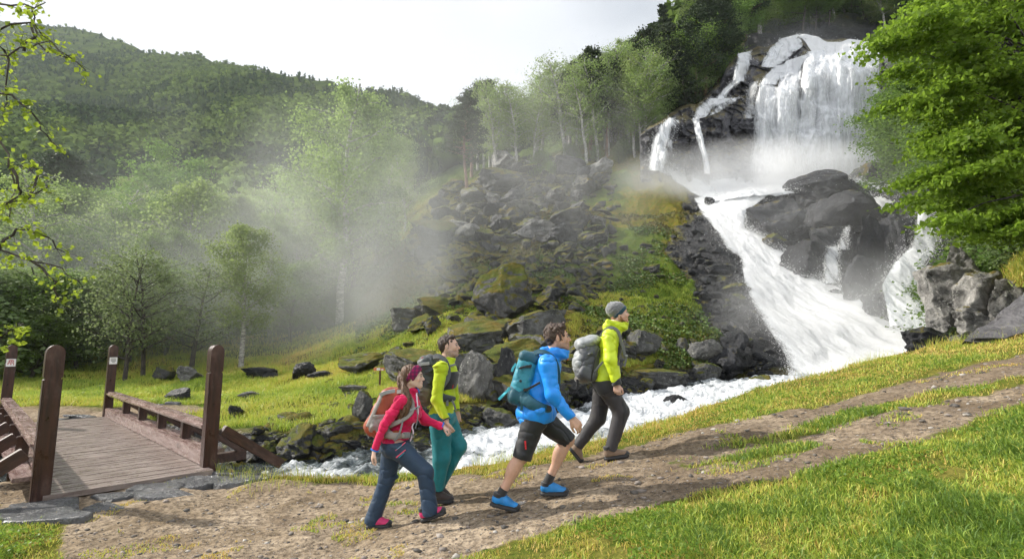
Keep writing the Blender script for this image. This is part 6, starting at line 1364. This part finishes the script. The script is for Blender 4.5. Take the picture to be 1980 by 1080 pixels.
def pack_orange():
    s = FW; r = pack_root(s, '', 745, 842, "orange and grey hiking backpack on the pink fleeced woman's back"); q = shift(s, r)
    up = nrm(q(778, 756)-q(742, 838)); f = nrm(np.cross((0, 1, 0), up)); f = f if f[0] > 0 else -f; c = q(747, 797)
    b, R = body_pack(r, q, c, up, f, (.125, .155, .235), M_or, seed=51, taper=-.12, rr=.085, extra=lambda G: (G.ell(q(733, 820), (.10, .135, .105), .05), G.ell(q(771, 763), (.085, .12, .06), .05, rot=R0(f, up))))
    G = SDF(c-.36, c+.36, .007); G.rbox(q(741, 812), (.118, .172, .130), .075, R, 0); G.wrinkle(.008, (9, 9, 12), 52, 3); G.plane(q(736, 797), nrm(up*.9-f*.45)); G.plane(q(722, 812), -nrm(f*.9+up*.35)); G.mesh('side_pocket', M_gn, r)
    G = SDF(c-.36, c+.36, .007); G.rbox(c, (.132, .161, .238), .085, R, 0, taper=-.12); G.plane(c-f*.060, f); G.plane(c-f*.100, -f); G.plane(c+up*.16, up); G.plane(c-up*.15, -up); G.mesh('side_piping', M_gn, r)
    V, F = [], []; s.strap('compression_strap', catmull([q(735, 763, -.15), q(748, 758, -.172), q(764, 755, -.165)], 4), .017, .005, M_lg, r, (0, -1, 0))
    shoulder(s, q, r, [q(768, 757, -.11), q(778, 757, -.125), q(789, 764, -.12), q(797, 778, -.115), q(796, 795, -.135), q(786, 806, -.16), q(770, 815, -.18), q(752, 823, -.16)], .020, M_gn)
    s.strap('sternum_strap', catmull([q(785, 794, -.155), q(797, 791, -.14), q(808, 787, -.09), q(811, 785, -.02)], 4), .009, .005, M_lg, r, [( .3, -1, 0)]*20)
    for a in ((803, 789, -.11),): V, F = [], []; addbox(V, F, q(*a), .016, .010, .010, Vector((1,0,0)), Vector((0,1,0)), Vector((0,0,1))); mesh('buckle', V, F, M_buckle, r)
    G = SDF(q(735, 850)-.3, q(800, 835)+.25, .006); G.chain(catmull([q(748, 838, -.15), q(760, 842, -.185), q(776, 842, -.175), q(790, 842, -.12)], 3), list(np.linspace(.040, .022, 10)), .01, flat=((0, 1, 0), 2.0)); G.wrinkle(.004, (14, 14, 14), 53); G.mesh('hip_belt', M_gn, r)
    G = SDF(q(760, 850)-.2, q(790, 825)+.2, .006); G.rbox(q(768, 839, -.20), (.040, .016, .034), .012, np.eye(3), 0); G.mesh('belt_pocket', M_or, r)
    s.strap('loose_strap', catmull([q(779, 812, -.18), q(774, 832, -.215), q(766, 848, -.215), q(762, 852, -.21)], 3), .008, .003, M_web, r, (0, -1, 0)); s.strap('loose_strap', catmull([q(793, 842, -.14), q(797, 838, -.15), q(800, 846, -.14)], 3), .007, .003, M_web, r, (0, -1, 0)); s.strap('loose_strap', catmull([q(805, 790, -.12), q(808, 806, -.12), q(803, 828, -.14)], 3), .004, .003, M_web, r, (0, -1, 0))
    V, F = [], []; addbox(V, F, q(786, 840, -.165), .030, .012, .022, Vector((1,0,0)), Vector((0,1,0)), Vector((0,0,1))); mesh('belt_buckle', V, F, M_web, r)
R0 = frame
pack_orange()
def pack_black():
    s = FG; r = pack_root(s, '', 825, 790, 'black backpack with brown side pockets behind the woman, on the man in lime'); q = shift(s, r); up = nrm((.22, 0, 1)); f = nrm(np.cross((0, 1, 0), up)); f = f if f[0] > 0 else -f; c = q(824, 738)
    b, R = body_pack(r, q, c, up, f, (.11, .155, .25), M_dg, seed=61, rr=.07, extra=lambda G: G.ell(q(828, 697), (.105, .14, .075), .05))
    G = SDF(c-.4, c+.4, .007); G.rbox(q(820, 762), (.105, .172, .105), .06, R, 0); G.wrinkle(.006, (9, 9, 12), 62); G.mesh('side_pocket', M_olive, r)
    s.strap('compression_strap', catmull([q(806, 709, -.16), q(814, 704, -.17), q(830, 702, -.17)], 4), .016, .005, M_lg, r, (0, -1, 0))
    shoulder(s, q, r, [q(838, 690, -.13), q(848, 688, -.15), q(860, 696, -.165), q(866, 712, -.165), q(866, 728, -.18), q(860, 740, -.20), q(850, 752, -.215)], .026, M_mg)
    s.strap('sternum_strap', catmull([q(866, 708, -.155), q(874, 706, -.12), q(880, 704, -.05)], 4), .010, .005, M_web, r, (.3, -1, 0))
    G = SDF(q(840, 790)-.3, q(880, 760)+.3, .006); G.chain(catmull([q(846, 764, -.20), q(856, 768, -.19), q(868, 770, -.165), q(877, 770, -.11)], 3), list(np.linspace(.048, .026, 10)), .01, flat=((0, 1, 0), 2.0)); G.mesh('hip_belt', M_dg, r)
    s.strap('loose_strap', [q(864, 770, -.19), q(865, 784, -.19)], .014, .003, M_web, r, (0, -1, 0)); s.strap('loose_strap', catmull([q(872, 770, -.16), q(878, 782, -.16), q(881, 793, -.15)], 3), .010, .003, M_web, r, (0, -1, 0))
    V, F = [], []; addbox(V, F, q(817, 692, -.10), .010, .008, .010, Vector((1,0,0)), Vector((0,1,0)), Vector((0,0,1))); mesh('red_tab', V, F, plain('red_tab', (.6,.02,.02), .6), r)
pack_black()
def pack_turquoise():
    s = FB; r = pack_root(s, '', 995, 780, "turquoise backpack with loose straps on the back of the man in blue"); q = shift(s, r); up = nrm(q(1030, 684)-q(1003, 775)); f = nrm(np.cross((0, 1, 0), up)); f = f if f[0] > 0 else -f; c = q(1012, 732)
    b, R = body_pack(r, q, c, up, f, (.095, .145, .235), M_tq, seed=71, rr=.065, taper=.0)
    G = SDF(c-.4, c+.4, .007); G.rbox(q(1023, 692), (.098, .152, .060), .05, R, 0); G.wrinkle(.007, (9, 9, 12), 72); G.plane(q(1008, 700), nrm(-up*.9-f*.1)); lid = G.mesh('lid', M_tqd, r)
    G = SDF(c-.4, c+.4, .007); G.rbox(c, (.097, .152, .236), .062, R, 0); G.plane(c-f*.02-up*.10, nrm(f*.35+up)); G.wrinkle(.007, (9, 9, 12), 73); G.mesh('base_panel', M_tqd, r)
    s.strap('compression_strap', catmull([q(1004, 712, -.15), q(1010, 710, -.158), q(1028, 706, -.15)], 4), .010, .005, M_blk, r, (0, -1, 0)); s.strap('compression_strap', catmull([q(1012, 754, -.155), q(1024, 750, -.17), q(1044, 739, -.215)], 4), .010, .005, M_blk, r, (0, -1, 0))
    for a in ((1023, 708, -.16), (1017, 753, -.162)): V, F = [], []; addbox(V, F, q(*a), .020, .008, .012, Vector((1,0,0)), Vector((0,1,0)), Vector((0,0,1))); mesh('buckle', V, F, M_buckle, r)
    V, F = [], []; 
    for k in range(9):
        a = 6.283*k/9; V.append(Vector(q(1006.5+2.8*math.cos(a), 736+2.6*math.sin(a), -.150-.004*0)))
    F.append(tuple(range(9))); e = mesh('badge', [v+Vector((0, -.006, 0)) for v in V]+[v+Vector((0, .01, 0)) for v in V], [tuple(range(9)), tuple(range(17, 8, -1))]+[(k, 9+k, 9+(k+1) % 9, (k+1) % 9) for k in range(9)], M_blk, r)
    shoulder(s, q, r, [q(1033, 682, -.12), q(1044, 679, -.15), q(1056, 682, -.17), q(1068, 690, -.17), q(1076, 705, -.15), q(1079, 725, -.13), q(1079, 745, -.12)], .022, M_tqd)
    G = SDF(q(1010, 800)-.3, q(1070, 760)+.35, .006); G.chain(catmull([q(1012, 768, -.14), q(1028, 780, -.19), q(1046, 788, -.20), q(1060, 790, -.16)], 3), list(np.linspace(.060, .034, 10)), .01, flat=((0, 1, 0), 2.2)); G.wrinkle(.004, (14, 14, 14), 74); G.mesh('hip_belt', M_tqd, r)
    V, F = [], []; addbox(V, F, q(1061, 789, -.19), .018, .012, .022, Vector((1,0,0)), Vector((0,1,0)), Vector((0,0,1))); mesh('belt_buckle', V, F, M_buckle, r)
    M_tl = plain('cyan_webbing', (.06,.42,.52), .7); s.strap('loose_strap', catmull([q(986, 749, -.10), q(980, 756, -.11), q(972, 764, -.10), q(964, 772, -.10)], 4), .012, .004, M_tl, r, (.6, -.3, .7)); s.strap('loose_strap', catmull([q(1010, 757, -.165), q(1010, 775, -.17), q(1008, 793, -.165)], 4), .012, .004, M_tqd, r, (0, -1, 0)); s.strap('loose_strap', catmull([q(998, 703, -.10), q(992, 711, -.12), q(990, 718, -.12)], 3), .010, .004, M_tl, r, (0, -1, 0))
pack_turquoise()
def pack_grey():
    s = FY; r = pack_root(s, '', 1130, 733, 'light grey backpack with drooping lid on the man in the grey beanie'); q = shift(s, r); up = nrm((.16, 0, 1)); f = nrm(np.cross((0, 1, 0), up)); f = f if f[0] > 0 else -f; c = q(1136, 700)
    b, R = body_pack(r, q, c, up, f, (.125, .150, .215), M_mg, seed=81, rr=.08, extra=lambda G: G.ell(q(1142, 722), (.12, .14, .08), .04))
    G = SDF(c-.4, c+.4, .007); G.ell(q(1139, 660), (.150, .155, .075), .03, rot=frame(nrm((.9, 0, .25)), (0, 0, 1))); G.ell(q(1124, 666), (.08, .14, .075), .04); G.wrinkle(.012, (9, 9, 14), 82, 3); G.mesh('lid', M_lg, r)
    G = SDF(c-.4, c+.4, .007); G.ell(q(1120, 698), (.080, .135, .150), .02, rot=R); G.wrinkle(.011, (10, 10, 14), 83, 3); G.mesh('front_pocket', M_lg, r)
    G = SDF(c-.4, c+.4, .007); G.rbox(q(1134, 720, 0), (.105, .168, .075), .05, frame(nrm((.85, 0, -.45)), (.3, 0, 1)), 0); G.mesh('side_pocket', M_mg, r); G = SDF(c-.4, c+.4, .007); G.ell(q(1129, 732), (.11, .12, .055), .02); G.mesh('base_panel', M_olive, r)
    shoulder(s, q, r, [q(1162, 650, -.13), q(1170, 638, -.16), q(1182, 633, -.18), q(1193, 638, -.18), q(1199, 650, -.165), q(1201, 662, -.155), q(1205, 672, -.15), q(1208, 684, -.15)], .018, M_web); s.strap('shoulder_strap_lower', catmull([q(1150, 718, -.17), q(1158, 708, -.20), q(1166, 699, -.22)], 3), .011, .005, M_web, r, (0, -1, 0))
    s.strap('loose_strap', catmull([q(1209, 686, -.14), q(1211, 692, -.14), q(1207, 708, -.14)], 4), .012, .004, M_web, r, (.4, -1, 0)); s.strap('loose_strap', catmull([q(1116, 733, -.08), q(1117, 742, -.08), q(1116, 752, -.08)], 3), .014, .004, M_blk, r, (0, -1, 0))
    V, F = [], []; addbox(V, F, q(1211, 687, -.15), .014, .010, .012, Vector((1,0,0)), Vector((0,1,0)), Vector((0,0,1))); mesh('buckle', V, F, M_lg, r)
    s.strap('compression_strap', catmull([q(1143, 735, -.165), q(1148, 705, -.175), q(1156, 672, -.17)], 4), .008, .005, M_buckle, r, (0, -1, 0))
pack_grey()
# ------------------------------------------------------------------ grass, herbs and pebbles
def grassmat(name, stops, trans=.35):
    t = NT(name, .55); c = t.ramp(t.attr('tint'), stops); t.base(c); tr = t.n('BsdfTranslucent', {'Color': t.mix(.35, c, (.35,.45,.05))})
    mx = t.n('MixShader', {0: trans}); t.t.links.new(t.b.outputs[0], mx.inputs[1]); t.t.links.new(tr.outputs[0], mx.inputs[2]); t.t.links.new(mx.outputs[0], t.out.inputs[0]); return t.m
M_grass = grassmat('grass_blades', [(0, (.66,.44,.14)), (.25, (.64,.54,.12)), (.5, (.50,.55,.085)), (.75, (.28,.40,.050)), (1, (.10,.19,.024))])
def blades(name, x, y, z, L, Wd, tint, lab, seed, lean=.5, mat=None):
    rr = np.random.default_rng(seed); n = len(x); az = rr.uniform(0, 6.283, n); ln = rr.uniform(.1, lean, n)+.05
    dx, dy = np.cos(az), np.sin(az); b2 = rr.uniform(0, 6.283, n); wx, wy = np.cos(b2)*Wd, np.sin(b2)*Wd
    P = np.stack([x, y, z], 1); side = np.stack([wx, wy, 0*wx], 1); f = np.stack([dx, dy, 0*dx], 1)
    a = P-side; b = P+side; m = P+f*(L*ln*.35)[:, None]+np.array([0, 0, 1])*(L*.55)[:, None]; t = P+f*(L*ln)[:, None]+np.array([0, 0, 1])*(L*(1-.35*ln))[:, None]
    V = np.stack([a, b, m+side*.75, t, m-side*.75], 1).reshape(-1, 3); i = np.arange(n)*5
    F = np.concatenate([np.stack([i, i+1, i+2], 1), np.stack([i, i+2, i+4], 1), np.stack([i+4, i+2, i+3], 1)])
    return tag(mesh(name, V, F, mat or M_grass, attrs=dict(tint=np.repeat(np.clip(tint, 0, 1), 5))), lab, 'grass', kind='stuff')
def near_grass():
    rr = np.random.default_rng(41); n = 800000
    Y = np.exp(rr.uniform(np.log(1.5), np.log(9.8), n)); a = rr.uniform(-1.3, 1.6, n); x = a*Y; R, _ = rowvals(a)
    pm = pathmask(x, Y); cl = fbm(x*1.6, Y*1.6, 0, 4, 91); fine = vn(x*7, Y*7, 0, 92)
    keep = (Y < R[2]+.35) & (rr.random(n) < np.clip(1-pm*1.5+.18*fine+.10*cl, .0, 1)*np.clip(.80+.6*cl+.35*fine, .12, 1)) 
    # sparse tufts on the worn earth
    tuft = (pm > .6) & (Y < R[2]) & (vn(x*2.1, Y*3.1, 0, 93)+.5*vn(x*6, Y*9, 0, 94) > .52) & (rr.random(n) < .45)
    keep |= tuft; x, Y, a, cl, fine, pm = x[keep], Y[keep], a[keep], cl[keep], fine[keep], pm[keep]; R, _ = rowvals(a); n = len(x)
    lush = sstep(.15, .7, (R[2]-Y)/R[2]*1.9)*sstep(-.3, .3, a)  # fresher, longer turf low on the right
    crest = np.exp(-((Y-R[2]+.25)/.45)**2)
    L = .020+.028*rr.random(n)+.026*np.clip(cl+.3, 0, 1.4)+.018*lush*rr.random(n)+crest*(.02+.05*np.clip(vn(x*1.2, Y, 0, 95)+.1, 0, 1))*rr.random(n)*1.3
    L *= np.where(pm > .5, .7, 1.); L = L*np.where(rr.random(n) < .04, 1.7, 1)
    tint = .50+.42*cl+.20*lush+rr.normal(0, .29, n)+.20*fine-.20*crest*(1-sstep(.2, .6, vn(x*.9, Y*.9, 0, 96)))-.15*sstep(.3, .9, pm)
    tint = tint-.10*(a < .35)*(1-lush)-.10*(Y > 5.5)
    tint = np.where((a < -.6), tint+.25, tint)
    blades('turf', x, Y, hfull(x, Y)-.004, L, (.0026+.0016*rr.random(n))*(.65+.10*Y), tint, 'short green and straw coloured turf beside the path', 42, .95)
    # tall seeding stems along the crest
    n = 5200; a = rr.uniform(-.55, 1.3, n); R, _ = rowvals(a); y = R[2]+rr.normal(-.10, .30, n); x = a*y; k = vn(x*1.3, y*1.0, 0, 97) > .0; x, y = x[k], y[k]; n = len(x)
    blades('tall_grass', x, y, hfull(x, y)-.01, rr.uniform(.10, .26, n), np.full(n, .0024), rr.uniform(.15, .8, n), 'tall wispy grass stems along the top of the stream bank', 43, .6)
    # broad little leaves: clover and lady's mantle in the lush turf
    n = 110000; Y = np.exp(rr.uniform(np.log(1.9), np.log(8.8), n)); a = rr.uniform(-1.1, 1.1, n); x = a*Y; R, _ = rowvals(a); pm = pathmask(x, Y)
    k = (Y < R[2]) & (pm < .2) & (vn(x*1.1, Y*1.5, 0, 98)+.4*vn(x*4, Y*4, 0, 99)+.25*(a > .5)+.3*(a < -.7) > .25); x, Y = x[k], Y[k]; z = hfull(x, Y)+rr.uniform(.015, .05, len(x))
    LV, LF, T = leaves(np.stack([x, Y, z], 1), .023, 44, -.15); tag(mesh('ground_herbs', LV, LF, leafmat('herb_leaf', (.07,.15,.022), (.22,.34,.05), .4, .45), attrs=dict(tint=T)), 'small round leaved herbs growing through the turf', 'herbs', kind='stuff')
near_grass()
def far_grass():
    rr = np.random.default_rng(51); n = 460000; a = rr.uniform(-1.15, .60, n); R, _ = rowvals(a); t = rr.random(n)**.8
    y = R[5]-.4+(R[7]*.95-R[5])*t**1.3; x = a*y; z_ = zones(x, y); cl = fbm(x*.6, y*.6, 0, 4, 57)
    k = (z_['rock']+.45*vn(x*1.1, y*1.1, 0, 58) < .42) & (z_['path'] < .4) & (y > R[4]+.05) & ((z_['wood'] < .5) | (rr.random(n) < .3)) & (rr.random(n) < np.clip(.85+.5*cl, .2, 1)); x, y, a, cl = x[k], y[k], a[k], cl[k]; n = len(x); dry = z_['dry'][k]
    L = (.07+.10*rr.random(n)+.06*np.clip(cl, 0, 1))*np.where(a > -.3, .75, 1)*(1+.02*y)
    tint = .62+.30*cl+rr.normal(0, .15, n)-.35*sstep(.5, .9, dry+.4*cl)
    blades('meadow_grass', x, y, hfull(x, y)-.01, L, (.004+.004*rr.random(n))*(.5+.055*y), tint, 'lush bright meadow grass on the far bank of the stream', 52, .9)
    n = 240000; a = rr.uniform(-.30, .56, n); R, _ = rowvals(a); t = rr.random(n); y = R[5]+(R[8]-R[5])*t; x = a*y; z_ = zones(x, y); cl = fbm(x*.45, y*.45, 0, 4, 67)
    k = (z_['rock']+.5*vn(x*.8, y*.8, 0, 68) < .60) & (cl > -.25) & ((y > 17) | (a > .1)) & (rr.random(n) < np.clip(.6+.8*cl, .1, 1)); x, y = x[k], y[k]; cl = cl[k]; dry = z_['dry'][k]
    LV, LF, T = leaves(np.stack([x, y, hfull(x, y)+rr.uniform(.02, .16, len(x))*np.clip(.6+cl, .3, 1.4)], 1), .105, 68, -.1)
    T = np.clip(T-.6*np.repeat(sstep(.5, .9, dry), 4)+.1, 0, 1)
    t = NT('slope_herb', .6); c = t.ramp(t.attr('tint'), [(0, (.16,.12,.03)), (.3, (.10,.12,.022)), (.7, (.07,.14,.02)), (1, (.13,.21,.035))]); t.base(c)
    tag(mesh('slope_plants', LV, LF, t.m, attrs=dict(tint=T)), 'low green herbs and moss cushions spread over the slope', 'herbs', kind='stuff')
    # tussocks and hanging straw grass on the right crag
    n = 30000; x0 = rr.uniform(1795, 2060, n); y0 = rr.uniform(440, 545, n); Y = rr.uniform(12.2, 14.5, n); u = (x0-990)/FPX; v = (540-y0)/FPX; kk = Y/(CT-v*ST); X = u*kk; Zp_ = CAMZ+(ST+v*CT)*kk; zg = hfull(X, Y)
    k = (np.abs(Zp_-zg) < .9) & (vn(X*1.5, Y*1.5, 0, 69) > -.3); X, Y, zg = X[k], Y[k], np.maximum(zg, Zp_-.15)[k]; n = len(X)
    blades('crag_grass', X, Y, zg, rr.uniform(.12, .34, n), np.full(n, .008), rr.uniform(0, .85, n), 'straw and green grass hanging over the pale crag', 53, 1.6)
far_grass()
def pebbles():
    rr = np.random.default_rng(61); n = 30000; Y = np.exp(rr.uniform(np.log(2.6), np.log(8), n)); a = rr.uniform(-1.1, 1.1, n); x = a*Y; k = (pathmask(x, Y) > .6) & (Y < rowvals(a)[0][2]-.1); x, Y = x[k], Y[k]; n = len(x)
    v, f = RP[2]; bm = bmesh.new(); bmesh.ops.create_icosphere(bm, subdivisions=1, radius=1); bv = np.array([p.co[:] for p in bm.verts]); bf = np.array([[q.index for q in fc.verts] for fc in bm.faces]); bm.free()
    s = .0030*np.exp(rr.exponential(.42, n)); s = np.minimum(s, .030)*np.where(rr.random(n) < .03, 1.7, 1); J = 1+.3*rr.normal(size=(n, len(bv), 1)).clip(-1, 1); P = bv[None]*J*s[:, None, None]*np.stack([rr.uniform(.8, 1.5, n), rr.uniform(.8, 1.4, n), rr.uniform(.4, .8, n)], 1)[:, None, :]+np.stack([x, Y, hfull(x, Y)+s*.15], 1)[:, None, :]
    T = np.repeat(rr.random(n), len(bv)); t = NT('pebble', .8); t.base(t.ramp(t.attr('tint'), [(0, (.05,.047,.045)), (.35, (.14,.12,.10)), (.8, (.26,.22,.19)), (1, (.42,.39,.35))]))
    tag(mesh('gravel', P.reshape(-1, 3), (bf[None]+(np.arange(n)*len(bv))[:, None, None]).reshape(-1, 3), t.m, attrs=dict(tint=T)), 'loose gravel and small stones on the worn path', 'gravel', kind='stuff')
pebbles()
# ------------------------------------------------------------------ spray and haze
def mist(name, c, r, dens, seed, nscale=(.16,.16,.09), thr=(.42,.72), pw=1.2, shear=0., lab=None):
    """a drifting body of spray: an ellipsoid whose density falls to nothing at its surface"""
    bm = bmesh.new(); bmesh.ops.create_icosphere(bm, subdivisions=3, radius=1.03); v = [q.co*1.0 for q in bm.verts]; f = [[q.index for q in fc.verts] for fc in bm.faces]; bm.free()
    m = bpy.data.materials.new(name); m.use_nodes = True; t = NT.__new__(NT); t.m = m; t.t = m.node_tree; t.t.nodes.clear(); out = t.n('OutputMaterial'); p = t.pos()
    d = t.n('VectorMath', {0: p}, operation='LENGTH').outputs['Value']; fall_ = t.math('POWER', t.rng(d, 0, 1, 1, 0), pw)
    n = t.noise(t.scale(t.wpos(), nscale), 1., 3, .55, .3); n = t.rng(n, thr[0], thr[1], .12, 1.)
    vol = t.n('VolumePrincipled', {'Color': (1., 1., 1.), 'Density': t.math('MULTIPLY', t.math('MULTIPLY', fall_, n), dens), 'Anisotropy': .0})
    t.t.links.new(vol.outputs[0], out.inputs['Volume'])
    o = mesh(name, v, f, m, None, smooth=True); o.location = c; o.scale = r; o.rotation_euler = (0, shear, 0); return tag(o, lab, 'mist', kind='stuff')
mist('mist', (-5.0, 27, 8.0), (15.0, 7.0, 10.5), .10, 1, (.20,.12,.07), (.40,.66), 1.0, lab='bank of bright spray drifting across the wood left of the scree', shear=-.35)
mist('mist', (-9.5, 24, 3.5), (11.0, 5.0, 5.0), .10, 8, (.22,.15,.10), (.40,.68), 1.0, lab='low drift of spray at the edge of the meadow')
mist('mist', (-20, 27, 3.5), (13, 8, 6), .085, 2, (.10,.10,.08), lab='thin spray hanging in the wood behind the bridge')
mist('mist', (20.5, 40.2, 14.6), (13.5, 4.6, 3.9), .75, 3, (.2,.2,.16), (.3,.62), 1.0, lab='dense spray boiling at the foot of the main fall')
mist('mist', (17.0, 26, 7.5), (9.5, 8, 6.5), .05, 4, (.2,.2,.16), lab='fine spray over the rapids')
mist('mist', (-17, 31, 9.5), (14, 7, 8.5), .06, 9, (.13,.13,.08), (.38,.66), 1.0, lab='faint veil of spray over the birches left of the scree')
mist('mist', (13.0, 20.8, 3.0), (6.5, 3.2, 3.2), .30, 7, (.5,.5,.35), (.35,.65), lab='spray thrown up where the rapids strike the stream')
mist('mist', (29, 56, 35), (12, 7, 4), .10, 5, (.1,.1,.1), lab='light spray above the brink of the falls')
mist('mist', (1.5, 37, 12.5), (11, 7, 6.5), .038, 6, (.12,.12,.10), lab='spray drifting over the upper scree')
hz = bpy.data.meshes.new('haze'); bm = bmesh.new(); bmesh.ops.create_cube(bm, size=1)
X0, X1, Y0_, Y1_, Z0, Z1 = -4200, 4200, -90, 1200, float(V_G_MIN)-1, float(V_G_MAX)+12
for q in bm.verts: q.co = Vector(((X0 if q.co.x < 0 else X1), (Y0_ if q.co.y < 0 else Y1_), (Z0 if q.co.z < 0 else Z1)))
bm.to_mesh(hz); bm.free(); ho = bpy.data.objects.new('haze', hz); COL.objects.link(ho); tag(ho, 'pale moist haze filling the valley', 'haze', kind='stuff')
m = bpy.data.materials.new('haze'); m.use_nodes = True; m.node_tree.nodes.clear(); o_ = m.node_tree.nodes.new('ShaderNodeOutputMaterial'); v_ = m.node_tree.nodes.new('ShaderNodeVolumePrincipled'); v_.inputs['Density'].default_value = .00019; v_.inputs['Color'].default_value = (.86,.92,1,1); v_.inputs['Anisotropy'].default_value = .2; m.node_tree.links.new(v_.outputs[0], o_.inputs['Volume']); hz.materials.append(m)
